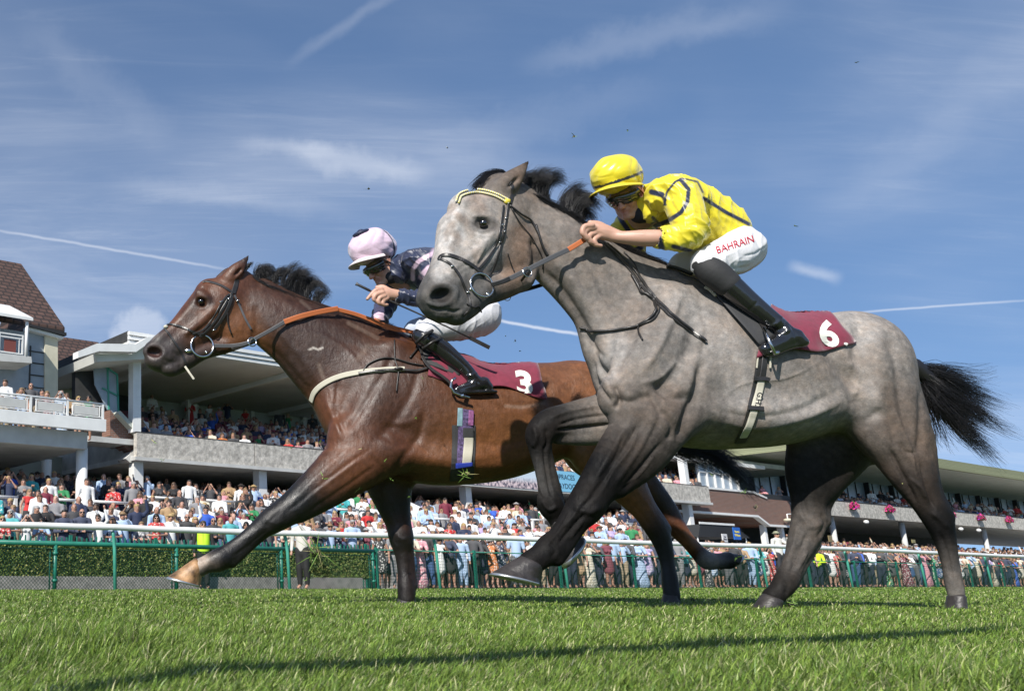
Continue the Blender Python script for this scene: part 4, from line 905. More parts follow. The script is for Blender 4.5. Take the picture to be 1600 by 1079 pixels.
POSES = {'lean': ((.27, -.10, 1.13), (.06, -.30, 1.12)), 'side': ((.25, .02, 1.13), (.25, -.06, .90)), 'fold': ((.25, -.06, 1.12), (-.03, -.20, 1.16)), 'shade': ((.28, -.16, 1.33), (.10, -.17, 1.60)), 'clap': ((.25, -.10, 1.15), (.03, -.28, 1.28)), 'phone': ((.22, -.20, 1.26), (.08, -.34, 1.50)), 'cheer': ((.30, -.06, 1.52), (.24, -.10, 1.84))}
def person_solids(sex, outfit, pose, seat=False, hair='short', rnd_=None):
    P = {k: Solid() for k in ('body', 'top', 'bottom', 'hair')}
    f = .93 if sex == 'w' else 1.0; sh = .155 if sex == 'w' else .185; dz = -.47 if seat else 0.0
    z = lambda v: v * f + dz
    B, T, Bo, H = P['body'], P['top'], P['bottom'], P['hair']
    B.blob((0, -.01, z(1.60)), (.073, .090, .108), .02); B.blob((0, -.03, z(1.545)), (.052, .060, .060), .03); B.chain([(0, -.095, z(1.61), .008, 1), (0, -.112, z(1.575), .013, 1)], .012, smooth=False)
    for s in (-1, 1): B.blob((s * .074, .005, z(1.59)), (.012, .02, .03), .008)
    B.chain([(0, .005, z(1.53), .052, 1), (0, .02, z(1.42), .058, 1)], .03, smooth=False)
    B.chain([(0, .01, z(1.40), .10, .7), (0, .01, z(1.20), .105, .75), (0, .01, z(.95), .11, .8)], .03)
    hw = .125 if sex == 'w' else .135
    T.chain([(-sh, .01, z(1.41), .055, 1), (0, .01, z(1.43), .075, .9), (sh, .01, z(1.41), .055, 1)], .05)
    T.chain([(0, .01, z(1.36), .150 if sex == 'm' else .128, .72), (0, .0, z(1.18), .142 if sex == 'm' else .112, .78), (0, .01, z(1.02), hw + .015, .8), (0, .01, z(.93), hw + .01, .8)], .05)
    if sex == 'w':
        for s in (-1, 1): T.blob((s * .06, -.085, z(1.27)), (.055, .05, .055), .03)
    for s in (-1, 1):
        e, w = POSES[pose] if not (pose in ('cheer', 'phone') and s < 0) else POSES['side']
        if pose == 'fold' and s < 0: w = (.02, -.22, 1.12)
        e = np.array((s * e[0], e[1], z(e[2]))); w = np.array((s * w[0], w[1], z(w[2]))); a = np.array((s * (sh + .015), .01, z(1.395)))
        hd = w + (w - e) / np.linalg.norm(w - e) * .085
        B.chain([(*a, .045, 1), (*e, .035, 1), (*w, .024, 1), (*hd, .030, .7)], .012, smooth=False)
        B.blob(hd, (.032, .032, .042), .01)
        m = a + (e - a) * .62
        if outfit in ('shirt', 'suit', 'jacket'): T.chain([(*a, .062, 1), (*e, .050, 1), (*(w + (e - w) * .08), .038, 1)], .03, smooth=False)
        elif outfit in ('tee', 'blouse', 'longdress'): T.chain([(*a, .060, 1), (*m, .056, 1)], .03, smooth=False)
    for s in (-1, 1):
        st = s * (.088 if sex == 'm' else .075)
        if seat: L = [(st, .0, .50, .085, 1), (st * 1.3, -.42, .50, .062, 1), (st * 1.3, -.40, .10, .042, 1), (st * 1.4, -.52, .05, .036, 1)]
        else: L = [(st, .01, .90 * f, .080, 1), (st, 0, .50 * f, .058, 1), (st * 1.05, .03, .28 * f, .050, 1), (st * 1.05, .03, .09, .034, 1), (st * 1.1, -.09, .04, .036, 1)]
        B.chain(L, .02, smooth=False)
        if outfit in ('shirt', 'suit', 'tee', 'jacket'): Bo.chain([(x, y, max(zz, .12), r + .022, k) for x, y, zz, r, k in L[:-1]], .04, smooth=False)
    if outfit in ('dress', 'blouse'):
        Bo.chain([(0, .01, z(1.02), hw + .005, .8), (0, .01, z(.85), .165, .8), (0, .01, z(.62) if not seat else .45, .175, .8)] if not seat else [(0, .01, .55, .14, .9), (0, -.2, .52, .16, .7), (0, -.38, .50, .15, .6)], .04)
    if outfit == 'longdress': Bo.chain([(0, .01, z(1.02), hw, .8), (0, .01, z(.80), .17, .8), (0, .01, z(.45), .19, .8), (0, .01, z(.16), .23, .8)] if not seat else [(0, .01, .55, .14, .9), (0, -.4, .50, .16, .6), (0, -.42, .2, .17, .6)], .04)
    if outfit in ('shirt', 'suit', 'tee', 'jacket'): Bo.chain([(0, .01, z(.98), hw + .003, .8), (0, .01, z(.88), hw, .8)], .05, smooth=False)
    if hair == 'short': H.blob((0, .018, z(1.635)), (.083, .090, .095), .01); H.blob((0, .05, z(1.57)), (.07, .055, .07), .02)
    elif hair == 'long': H.blob((0, .015, z(1.635)), (.088, .096, .10), .01); H.chain([(0, .06, z(1.60), .085, .7), (0, .085, z(1.45), .10, .5), (0, .08, z(1.30), .07, .5)], .03); [H.chain([(s * .075, .0, z(1.60), .028, 1), (s * .085, -.01, z(1.42), .03, 1)], .02, smooth=False) for s in (-1, 1)]
    elif hair == 'bald': H.blob((0, .06, z(1.58)), (.068, .045, .045), .02)
    elif hair == 'hat': H.blob((0, .01, z(1.665)), (.088, .10, .075), .01); H.blob((0, .0, z(1.655)), (.15, .165, .012), .01)
    if hair in ('short', 'long'): H.blob((0, -.045, z(1.672)), (.074, .060, .045), .015); H.blob((0, -.092, z(1.585)), (.060, .05, .062), .008, sub=True)
    elif hair == 'bald': [H.blob((s * .07, .01, z(1.60)), (.018, .04, .04), .01) for s in (-1, 1)]
    B.blob((-.030, -.088, z(1.612)), (.014, .012, .009), .004, sub=True); B.blob((.030, -.088, z(1.612)), (.014, .012, .009), .004, sub=True)
    P['eyes'] = Solid(); [P['eyes'].blob((s * .032, -.084, z(1.612)), (.020, .016, .012), .01) for s in (-1, 1)]
    return P
def face_split(S_by, h):
    """one mesh, faces sorted into skin / top / bottom / hair"""
    U = Solid(); own = []
    for k, S in enumerate(S_by):
        for o in S.ops:
            o2 = list(o)
            if o[-1]: continue
            U.ops.append(tuple(o2)); own.append(k)
    F, lo = U.field(h); V, Q = surface_nets(F); V = V * h + lo; V = relax(V, Q, 1); C = V[Q].mean(1); best = np.full(len(C), 9.0); lab = np.zeros(len(C), int)
    for o, k in zip(U.ops, own):
        if o[0] == 'c':
            for a, b in zip(o[1][:-1], o[1][1:]):
                d, _ = U.seg(C, a, b); m = d < best - (0.0 if k else 0.004); best[m] = d[m]; lab[m] = k
        else: d = U.ell(C, o[1], o[2], o[3]); m = d < best; best[m] = d[m]; lab[m] = k
    # the face stays skin even where the hair mass is near
    return V, Q, lab
KITS = []
def build_kits():
    spec = [('m', 'shirt', 'lean', 'short'), ('m', 'suit', 'fold', 'short'), ('m', 'tee', 'side', 'bald'), ('m', 'shirt', 'clap', 'short'), ('m', 'suit', 'side', 'short'), ('m', 'shirt', 'phone', 'hat'), ('m', 'shirt', 'fold', 'bald'), ('m', 'jacket', 'cheer', 'short'),
            ('w', 'dress', 'lean', 'long'), ('w', 'longdress', 'fold', 'long'), ('w', 'dress', 'side', 'long'), ('w', 'blouse', 'clap', 'short'), ('w', 'longdress', 'shade', 'long'), ('w', 'dress', 'phone', 'hat'), ('w', 'blouse', 'lean', 'long')]
    for sx_, of, po, ha in spec:
        P = person_solids(sx_, of, po, False, ha); k = {'sex': sx_, 'outfit': of, 'pose': po, 'hair': ha}
        for part, S in P.items():
            if not S.ops or part == 'eyes': continue
            F, lo = S.field(.016); V, Q = surface_nets(F); V = relax(V * .016 + lo, Q, 2); k[part] = npmesh({'top': 'clothing', 'bottom': 'legwear'}.get(part, part), V, Q)
            k[part].materials.append({'body': M_flesh, 'top': M_cloth, 'bottom': M_cloth, 'hair': M_hair}[part])
        f = .93 if sx_ == 'w' else 1.0; g = MB(); g.ball((-.033, -.094, 1.615 * f), .031, 10, 6, 0, (1, .45, .8)); g.ball((.033, -.094, 1.615 * f), .031, 10, 6, 0, (1, .45, .8)); g.box((-.078, -.085, 1.615 * f), (.078, -.075, 1.627 * f)); me = g.mesh('sunglasses', True); me.materials.append(M_shade2); k['shades'] = me
        KITS.append(k)
build_kits()
SIMPLE = {True: [], False: []}; LOD = {True: [], False: []}
def build_simple():
    spec = [('m', 'shirt', 'side', 'short'), ('m', 'shirt', 'fold', 'bald'), ('m', 'suit', 'fold', 'short'), ('m', 'shirt', 'clap', 'short'), ('m', 'tee', 'shade', 'short'), ('w', 'dress', 'fold', 'long'), ('w', 'blouse', 'clap', 'long'), ('w', 'dress', 'phone', 'long'), ('m', 'shirt', 'phone', 'hat'), ('m', 'shirt', 'cheer', 'short')]
    for seat in (False, True):
        for sp_ in spec:
            S = person_solids(sp_[0], sp_[1], sp_[2], seat, sp_[3]); parts = [S['body'], S['top'], S['bottom'], S['hair'], S['eyes']]
            V, Q, lab = face_split(parts, .026); me = npmesh('person', V, Q, mi=lab); [me.materials.append(m) for m in (M_rskin, M_cloth, M_rbot, M_rhair, M_shade2)]; SIMPLE[seat].append((sp_, me))
            V, Q, lab = face_split(parts, .042); LOD[seat].append((sp_, V, Q, lab))
build_simple()

def crowd():
    rg = random.Random(11); spots = []     # (s, t, z, seated, zone, facing jitter)
    def row(px0, px1, t, z, step, zone, seat=False, miss=.04, jt=.24):
        s, e = sx(px0, t, z + 1), sx(px1, t, z + 1)
        while s < e:
            clear = zone.startswith('terrace') and any(int(zone[7:]) in (b[2] - 1, b[2] - 2) and sx(b[0], t, z + 1) - .2 < s < sx(b[1], t, z + 1) + .2 for b in BARS)
            if rg.random() > miss and not clear: spots.append((s + rg.uniform(-.08, .08), t + rg.uniform(-jt, jt), z, seat, zone))
            s += step * rg.uniform(.82, 1.2)
    row(597, 1640, -8.72, 0, .50, 'fence', jt=.06, miss=.02)
    row(610, 1640, -8.2, 0, .55, 'fence2', miss=.08); row(620, 1640, -7.7, 0, .6, 'fence2', miss=.10); row(620, 1640, -7.1, 0, .62, 'fence2', miss=.12)
    row(-40, 585, -6.3, .35, .50, 'hedge', jt=.08, miss=.02)
    for i in range(1, 15):
        t, z = TER[i]; row(-40, 1000 if i < 8 else 1040, t + .42, z, .56 if i < 7 else .62, 'terrace%d' % i, miss=.08 if i < 4 else .13)
    for i in range(0, 10):
        t, z = TR2[i]; row(1010 if i < 3 else 1240, 1640, t + .42, z, .60, 'rterrace', miss=.08 + .03 * i)
    zt = onp(166, 655, TH)[1] - .62; row(-40, 140, TH + .85, zt, .48, 'balcony', miss=.0, jt=.06); row(-40, 136, TH + 1.35, zt + .06, .52, 'balcony2', miss=.10); row(-40, 130, TH + 1.9, zt + .1, .6, 'balcony2', miss=.3)
    sy = sx(372, 3, 6)
    for i in range(9):
        zz = 4.75 + i * .27; t = .72 + i * .82; s, e = sx(222, t, zz + 1), sx(1090, t, zz + 1)
        while s < e:
            dens = (.05 if i < 4 else .22) if s < sy + 14 else .25
            if not (sy - 1.3 < s < sy + .3 and rg.random() > .10) and rg.random() > dens: spots.append((s, t, zz - .02, i != 8 or rg.random() < .5, 'deck%d' % i))
            s += .52 * rg.uniform(.95, 1.1)
    for i in range(4):
        t = .78 + i * .8; z = 4.45 + i * .2 + .12; row(1268, 1640, t, z, .58, 'rdeck%d' % i, seat=(i != 2), miss=.10 + .08 * i)
    row(1196, 1240, 1.7, onp(1210, 772, 1.5)[1] - .45, 1.7, 'brickdeck', seat=True, miss=0)
    # candidates: the largest in the picture become individuals
    cand = []
    for k, (s, t, z, seat, zone) in enumerate(spots):
        p = Wp(s, t, z); x, y = project(np.array([[p.x, p.y, p.z + 1.3]])); pri = p.y + {'fence': -30, 'hedge': -30, 'balcony': -18, 'fence2': 3, 'balcony2': 2}.get(zone, 0)
        if zone.startswith('deck'): pri += 0 if zone in ('deck0', 'deck1', 'deck2') else 8
        if -25 < x[0] < 1625: cand.append((pri, k, x[0], y[0]))
    cand.sort(); ind = cand[:300]; rest = [spots[c[1]] for c in cand[300:]]
    posts = [180, 453, 688, 888, 1052, 1200, 1333, 1448, 1551, 1700]; names = ['first', 'second', 'third', 'fourth', 'fifth', 'sixth', 'seventh', 'eighth', 'ninth', 'tenth']
    def yaw(p): return math.atan2(-p.x, p.y) * -1.0     # face the camera: person faces -Y
    used = {}
    recs = []
    for pri, k, x, y in sorted(ind, key=lambda c: c[2]):
        s, t, z, seat, zone = spots[k]; recs.append((s, t, z, seat, zone, x))
    for s, t, z, seat, zone, x in recs:
        p = Wp(s, t, z); rz = -yaw(p) * .75 + rg.uniform(-.30, .30); rich = zone in ('fence', 'hedge', 'balcony')
        sc = rg.uniform(.90, 1.05); tx, ty = rg.uniform(-.05, .09), rg.uniform(-.06, .06)
        if rich:
            w = rg.random() < (.46 if zone != 'hedge' else .5); K = rg.choice([q for q in KITS if q['sex'] == ('w' if w else 'm') and (q['pose'] != 'cheer' or rg.random() < .3)])
            cn, cc = rg.choices(CLOTH, CW_W if w else CW_M)[0]; bn, bc = rg.choice([('navy', (.02, .025, .05)), ('black', (.02, .02, .022)), ('grey', (.12, .12, .13)), ('beige', (.34, .27, .18)), ('blue', (.05, .10, .22))])
            if 1263 < x < 1300 and zone == 'fence' and not used.get('hv'): cn, cc = 'fluorescent yellow', (.62, .85, .03); used['hv'] = 1; K = KITS[0]
            if K['outfit'] == 'suit': cn, cc = rg.choice([CLOTH[2], CLOTH[3], CLOTH[9], CLOTH[13], CLOTH[1]]); bn, bc = cn, cc
            pat = 1.0; cc = tuple(v * .92 + .03 for v in cc) if cn != 'fluorescent yellow' else cc
            if w and rg.random() < .5: pat = .25; cn = 'patterned ' + cn
            if K['outfit'] in ('dress', 'longdress'): bn, bc = cn, cc
            hn, hc = rg.choice(HAIR); 
            if K['hair'] == 'hat': hn, hc = rg.choice([('straw', (.5, .38, .2)), ('pale', (.45, .44, .4)), ('navy', (.03, .04, .08))])
            sg = rg.random() < .5
            garment = {'shirt': 'shirt', 'suit': 'suit', 'tee': 'T-shirt', 'jacket': 'jacket', 'dress': 'dress', 'longdress': 'long dress', 'blouse': 'top'}[K['outfit']]
            who = 'woman' if w else 'man'; lab = who + ' in ' + cn + ' ' + garment + (' over ' + bn + ' trousers' if K['outfit'] in ('shirt', 'tee', 'jacket') and bn != cn else '') + (', ' + hn + ' hat' if K['hair'] == 'hat' else (', bald' if K['hair'] == 'bald' else ', ' + hn + ' hair')) + (', shades' if sg else '')
            if zone == 'fence': i = sum(1 for q in posts if q < x); place = 'at fence past %s rail post' % names[max(i - 1, 0)]
            elif zone == 'hedge': i = sum(1 for q in posts if q < x); place = 'behind hedge ' + ('left of first rail post' if i == 0 else 'past %s rail post' % names[i - 1])
            else: place = 'on left balcony railing'
            if len((lab + ' ' + place).split()) > 12: lab = lab.replace(' over ' + bn + ' trousers', '')
            if len((lab + ' ' + place).split()) > 12: lab = lab.replace(', ' + hn + ' hair', '')
            full = lab + ', ' + place; c = used.get(full, 0); used[full] = c + 1
            if c: full = lab + ', ' + place + ', ' + ['second', 'third', 'fourth', 'fifth', 'sixth'][min(c - 1, 4)] + ' one'
            o = empty('person', p, full, 'person', {'fence': 'front row spectators along the mesh fence', 'hedge': 'spectators in the row behind the hedge', 'balcony': 'spectators at the left balcony railing'}[zone], rz); o.scale = (sc, sc, sc); o.rotation_euler = (tx, ty, rz)
            for part in ('body', 'top', 'bottom', 'hair'):
                if part not in K: continue
                ch = bpy.data.objects.new({'top': 'jacket' if K['outfit'] in ('suit', 'jacket') else ('dress' if 'dress' in K['outfit'] else 'shirt'), 'bottom': 'skirt' if w and K['outfit'] != 'tee' else 'trousers', 'body': 'body', 'hair': 'hat' if K['hair'] == 'hat' else 'hair'}[part], K[part]); COL.objects.link(ch); ch.parent = o
                ch.color = {'body': (*rg.choice(SKIN[:4]), 1), 'top': (*cc, pat), 'bottom': (*bc, pat if w else 1), 'hair': (*hc, 1)}[part]
            if sg: ch = bpy.data.objects.new('sunglasses', K['shades']); COL.objects.link(ch); ch.parent = o
        else:
            spn, me = rg.choice(SIMPLE[seat]); w = spn[0] == 'w'
            if spn[2] == 'cheer' and rg.random() < .7: spn, me = SIMPLE[seat][0]; w = False
            cn, cc = rg.choices(CLOTH, [w_ ** (1.5 if 'deck' in zone else 1) for w_ in (CW_W if w else CW_M)])[0]; i = sum(1 for q in posts if q < x)
            if zone == 'fence2': place = 'in the crowd behind the front row'; grp = 'crowd behind the fence row, past rail post ' + names[max(i - 1, 0)]; pl = 'behind the fence row past %s rail post' % names[max(i - 1, 0)]
            elif zone.startswith('terrace'): grp = 'terrace crowd, part %s' % names[max(i, 0)]; pl = ('on the terrace left of first rail post' if i == 0 else 'on the terrace past %s rail post' % names[i - 1])
            elif zone.startswith('deck'): grp = 'seated crowd of the left upper deck'; pl = 'on the upper deck of the concrete stand'
            elif zone == 'balcony2': grp = 'crowd at the back of the left balcony'; pl = 'behind others on the left balcony'
            elif zone.startswith('rdeck'): grp = 'crowd on the right balcony'; pl = 'on the balcony under the olive roof'
            else: grp = 'crowd before the right stand'; pl = 'in the crowd before the right stand'
            lab = ('woman' if w else 'man') + ' in ' + cn + ' ' + {'shirt': 'shirt', 'suit': 'suit', 'tee': 'T-shirt', 'dress': 'dress', 'blouse': 'top'}[spn[1]] + {'side': '', 'fold': ', arms folded', 'clap': ', hands together', 'shade': ', shading eyes', 'phone': ', hand raised', 'cheer': ', arm raised'}[spn[2]] + (', hat' if spn[3] == 'hat' else '') + ' ' + pl
            o = bpy.data.objects.new('person', me); COL.objects.link(o); o.location = p; o.rotation_euler = (tx, ty, rz); o.scale = (sc, sc, sc); o.color = (*cc, 1 if rg.random() < .85 else .3); tag(o, lab, 'person', grp + ': ' + cn + ' ' + spn[1] + ' ' + spn[2])
    # everyone else: one mass
    Vs, Qs, Cs, n = [], [], [], 0; r2 = np.random.default_rng(4)
    for s, t, z, seat, zone in rest:
        spn, V, Q, lab = LOD[seat][r2.integers(0, 10)]
        if spn[2] == 'cheer' and r2.random() < .8: spn, V, Q, lab = LOD[seat][0]
        p = Wp(s, t, z); a = -yaw(p) * .75 + r2.uniform(-.35, .35); ca, sa = math.cos(a), math.sin(a); sc = r2.uniform(.88, 1.05)
        W_ = np.stack([V[:, 0] * ca - V[:, 1] * sa, V[:, 0] * sa + V[:, 1] * ca, V[:, 2]], 1) * sc + np.array(p)
        cl = CLOTH[rg.choices(range(16), CW_W if spn[0] == 'w' else CW_M)[0]][1]; pal = np.array([SKIN[r2.integers(0, 5)], cl, [(.02, .025, .05), (.03, .03, .032), (.1, .1, .11), (.3, .24, .16)][r2.integers(0, 4)] if spn[0] == 'm' else cl, HAIR[[0, 1, 5, 0, 1, 2, 3, 4][r2.integers(0, 8)]][1], (.02, .015, .012)])
        Vs.append(W_[Q].reshape(-1, 3)); Cs.append(np.repeat(pal[lab], 4, 0)); Qs.append(np.arange(len(Q) * 4).reshape(-1, 4) + n); n += len(Q) * 4
    me = npmesh('crowd', np.vstack(Vs), np.vstack(Qs), np.vstack(Cs), smooth=False); o = link('crowd', me, None, mat('crowd_mass', vcol=True, rough=.75)); tag(o, 'packed mass of racegoers filling the terraces and stands behind the nearer spectators', 'crowd', kind='stuff')
    print('crowd: individuals', len(recs), 'rest', len(rest), 'faces', n // 4)
crowd()
# ---- people standing out of the line
def extra_people():
    def one(kit, px, t, z, rz, colr, bot, label, hairc=(.1, .07, .05), shades=False, sc=1.0, skin=SKIN[0]):
        K = KITS[kit]; p = Wp(sx(px, t, z + 1), t, z); o = empty('person', p, label, 'person', None, rz); o.scale = (sc,) * 3
        for part in ('body', 'top', 'bottom', 'hair'):
            if part in K:
                ch = bpy.data.objects.new({'body': 'body', 'top': 'jacket', 'bottom': 'trousers', 'hair': 'hat' if K['hair'] == 'hat' else 'hair'}[part], K[part]); COL.objects.link(ch); ch.parent = o; ch.color = {'body': (*skin, 1), 'top': (*colr, 1), 'bottom': (*bot, 1), 'hair': (*hairc, 1)}[part]
        if shades: ch = bpy.data.objects.new('sunglasses', K['shades']); COL.objects.link(ch); ch.parent = o
        return o
    one(5, 472, -9.9, 0, -.5, (.55, .52, .48), (.015, .015, .015), 'man in pale shirt and black trousers photographing in front of the hedge barrier', (.5, .48, .42), sc=1.06)
    s = one(4, 318, -9.9 + 1.3, 0, .1, (.02, .02, .022), (.015, .015, .017), 'steward in fluorescent yellow waistcoat over black behind the hedge barrier', (.05, .04, .03), True)
    v = Solid(); v.chain([(0, .0, 1.36, .172, .76), (0, -.01, 1.18, .165, .80), (0, 0, 1.0, .165, .84)], .03, (.5, .8, .02)); v.chain([(-.14, .01, 1.41, .062, 1), (0, .01, 1.42, .06, .9), (.14, .01, 1.41, .062, 1)], .04, (.5, .8, .02)); v.chain([(0, -.2, 1.46, .075, 1.2), (0, -.2, .9, .035, 1.2)], .005, sub=True, smooth=False)
    me, V, Q = v.mesh('hi_vis_vest', .016); ch = link('hi_vis_vest', me, None, [mat('fluorescent_fabric', (.50, .80, .03), rough=.7)]); ch.parent = s
    one(5, 1218, -9.7, .25, .25, (.60, .58, .54), (.03, .03, .035), 'man in khaki brimmed hat standing tall by the fence left of the grey hind leg', (.25, .25, .16), True, 1.1)
    one(4, 1212, -7.9, .0, 0, (.30, .35, .42), (.03, .03, .035), 'man in grey blue jacket just left of the tall man in khaki hat', (.3, .29, .27))
extra_people()
# ================================================================== the two racehorses
YG, YB = 4.6, 5.9
def st(px, py, r, dy=0.0, s=1.0, Y=YG):
    """one station: picture position, half-thickness in px, depth offset, depth squash"""
    p = at(px, py, Y + dy); return [p[0], p[1], p[2], r / pxm(px, py, Y + dy), s]
def chainpx(S, rows, k=0.03, col=None, cols=None, Y=YG, n=5, sub=False):
    S.chain([st(*r, Y=Y) for r in rows], k, col or (0.3, 0.3, 0.3), sub, n, cols)
def blobpx(S, px, py, rx, rz, dy=0.0, ry=None, rot=0.0, k=0.03, col=(0.3, 0.3, 0.3), Y=YG, sub=False, rotz=0.0):
    """ellipsoid: radii in px in the picture, ry in metres, rot clockwise degrees in the picture"""
    p = at(px, py, Y + dy); m = pxm(px, py, Y + dy)
    S.blob(p, (rx / m, ry if ry is not None else min(rx, rz) / m, rz / m), k, col, R(rot), sub, R(rotz))
# coat colours
G1 = (0.225, 0.206, 0.188); G2 = (0.118, 0.102, 0.090); GB = (0.125, 0.096, 0.078); GK = (0.0085, 0.0078, 0.0075); GM = (0.10, 0.098, 0.095); GL = (0.38, 0.36, 0.34); GW = (0.58, 0.56, 0.54)


def grey_horse():
    S = Solid()
    # trunk
    chainpx(S, [(1004, 538, 92, 0, .56), (1042, 556, 118, 0, .60), (1085, 568, 128, 0, .64), (1140, 578, 117, 0, .72), (1205, 588, 102, 0, .78), (1270, 580, 91, 0, .80), (1320, 574, 84, 0, .80)], 0.05, G1, n=8)
    blobpx(S, 1338, 572, 74, 84, 0, 0.20, 26, 0.08, G1)
    blobpx(S, 1370, 642, 52, 94, -0.09, 0.14, -16, 0.08, G2)          # near haunch
    blobpx(S, 1350, 640, 50, 86, 0.13, 0.13, -10, 0.08, G2)
    blobpx(S, 984, 598, 46, 56, 0, 0.155, 0, 0.05, G1)                 # breast
    blobpx(S, 963, 556, 24, 46, -0.05, 0.09, -14, 0.04, G1)
    # neck
    chainpx(S, [(796, 345, 46, .02, .60), (848, 375, 55, .01, .56), (899, 417, 60, 0, .52), (950, 462, 70, 0, .48), (1000, 505, 90, 0, .48), (1040, 535, 108, 0, .56)], 0.05, G1, n=8)
    chainpx(S, [(840, 335, 20, .01, .6), (905, 372, 22, 0, .6), (965, 412, 24, 0, .7), (1030, 436, 24, 0, .8), (1090, 460, 24, 0, 1.)], 0.05, G2)
    # shoulder and upper arm masses on the near side
    chainpx(S, [(1045, 470, 30, -.14, .6), (1015, 560, 48, -.17, .6), (985, 622, 42, -.16, .7)], 0.05, G1)
    chainpx(S, [(972, 622, 34, -.16, .8), (1015, 648, 44, -.17, .75), (1042, 655, 40, -.15, .8)], 0.05, G2)
    blobpx(S, 1065, 600, 56, 42, -.15, .11, -40, 0.06, G1)             # triceps
    chainpx(S, [(970, 600, 34, .14, .8), (990, 640, 42, .14, .8)], 0.05, G2)
    # near fore leg (reaching, hoof off the ground)
    chainpx(S, [(1030, 652, 48, -.16, .80), (996, 688, 47, -.16, .72), (957, 730, 36, -.16, .75), (930, 766, 29, -.16, .85), (915, 790, 28, -.16, .9), (897, 812, 22, -.16, .85), (876, 838, 18, -.16, .8), (862, 856, 23, -.16, .85), (846, 868, 19, -.16, .95), (830, 879, 19, -.16, 1.0)],
            0.035, cols=[G2, (.06, .05, .043), GK, GK, GK, GK, GK, GK, GK, GK])
    chainpx(S, [(1045, 655, 34, -.17, .8), (1010, 712, 30, -.17, .7), (967, 762, 15, -.17, .8)], 0.03, cols=[G2, (.05, .042, .036), GK])   # forearm rear muscle
    chainpx(S, [(907, 822, 9, -.17, .9), (888, 850, 10, -.17, .9), (870, 872, 12, -.17, .9)], 0.012, GK)
    # far fore leg (folded)
    chainpx(S, [(985, 650, 42, .14, .85), (935, 650, 33, .14, .8), (890, 656, 27, .13, .8), (860, 662, 24, .12, .95), (844, 678, 22, .12, .95), (843, 698, 17, .12, .9), (847, 728, 12.5, .12, .8), (854, 762, 13, .12, .8), (861, 788, 20, .12, .95), (868, 806, 14, .12, .95), (878, 824, 14, .12, 1.)],
            0.03, cols=[G2, G2, (.05, .046, .042), GK, GK, GK, (0.05, .048, .045), (0.05, .048, .045), GK, GK, GK])
    chainpx(S, [(960, 672, 22, .13, .8), (910, 678, 18, .13, .8), (872, 682, 12, .13, .8)], 0.02, cols=[G1, G1, G2])
    chainpx(S, [(853, 690, 6, .12, .9), (862, 730, 6, .12, .9), (872, 775, 8, .12, .9)], 0.014, GK)
    # near hind leg
    chainpx(S, [(1366, 590, 54, -.08, .75), (1388, 648, 56, -.13, .66), (1408, 700, 46, -.14, .64), (1425, 738, 36, -.15, .66), (1445, 778, 24, -.15, .75), (1463, 806, 22, -.15, .8), (1475, 838, 16, -.15, .85), (1484, 875, 12, -.15, .9), (1490, 908, 12, -.15, 1.0), (1494, 928, 11, -.15, 1.0)],
            0.05, cols=[G1, G2, (.09, .065, .05), (0.035, .028, .024), (0.028, .023, .02), GK, GK, (0.06, .055, .05), (0.12, .11, .10), (0.16, .15, .135)])
    chainpx(S, [(1428, 690, 28, -.13, .8), (1455, 750, 11, -.14, .8), (1480, 806, 8, -.15, .9)], 0.03, cols=[G2, GK, GK])
    blobpx(S, 1384, 684, 28, 36, -.165, .055, -30, 0.05, G2)              # stifle
    # far hind leg
    chainpx(S, [(1340, 640, 64, .13, .7), (1300, 690, 60, .14, .6), (1276, 735, 46, .14, .6), (1264, 780, 26, .14, .75), (1264, 815, 25, .14, .8), (1252, 850, 20, .14, .85), (1240, 880, 15, .14, .9), (1228, 908, 17, .14, 1.0), (1218, 922, 15, .14, 1.0), (1208, 932, 15, .14, 1.0)],
            0.04, cols=[G2, (.05, .042, .038), (.02, .018, .017), (.022, .02, .018), (.09, .08, .072), (.09, .082, .075), (.07, .064, .06), GK, GK, GK])
    chainpx(S, [(1306, 745, 14, .14, .8), (1290, 790, 9, .14, .8), (1286, 812, 12, .14, .8)], 0.02, cols=[(.04, .035, .032)] * 2 + [(.08, .068, .06)])
    chainpx(S, [(1276, 850, 7, .14, .9), (1258, 880, 6, .14, .9), (1238, 912, 8, .14, .9)], 0.012, cols=[(.1, .09, .08)] * 3)
    # belly line
    chainpx(S, [(1060, 655, 32, 0, 2.4), (1140, 660, 32, 0, 2.6), (1220, 655, 30, 0, 2.4), (1290, 635, 28, 0, 2.2)], 0.08, G1, n=8)
    # ---- head, turned a little towards the camera
    hd = -0.05
    chainpx(S, [(800, 326, 46, .02, .60), (768, 346, 52, hd, .62), (744, 382, 50, hd - .01, .66), (722, 420, 42, hd - .03, .72), (703, 450, 36, hd - .05, .82), (692, 472, 32, hd - .06, .92)], 0.03, cols=[G2, G1, GL, G1, GM, GM], n=8)
    blobpx(S, 798, 390, 46, 50, hd + .0, .072, 30, 0.03, GB)            # jowl
    blobpx(S, 818, 426, 20, 26, hd + .02, .06, 20, 0.03, G1)
    chainpx(S, [(812, 436, 20, hd, .9), (780, 448, 22, hd - .01, .9), (750, 456, 24, hd - .03, .95), (728, 474, 24, hd - .06, 1.0), (716, 488, 19, hd - .07, 1.1)], 0.025, cols=[GB, GB, GM, GM, (.08, .08, .078)])  # lower jaw and chin
    blobpx(S, 724, 328, 24, 28, hd + .01, .10, 10, 0.035, GL)            # forehead
    blobpx(S, 708, 358, 18, 28, hd + .01, .095, 20, 0.035, GL)
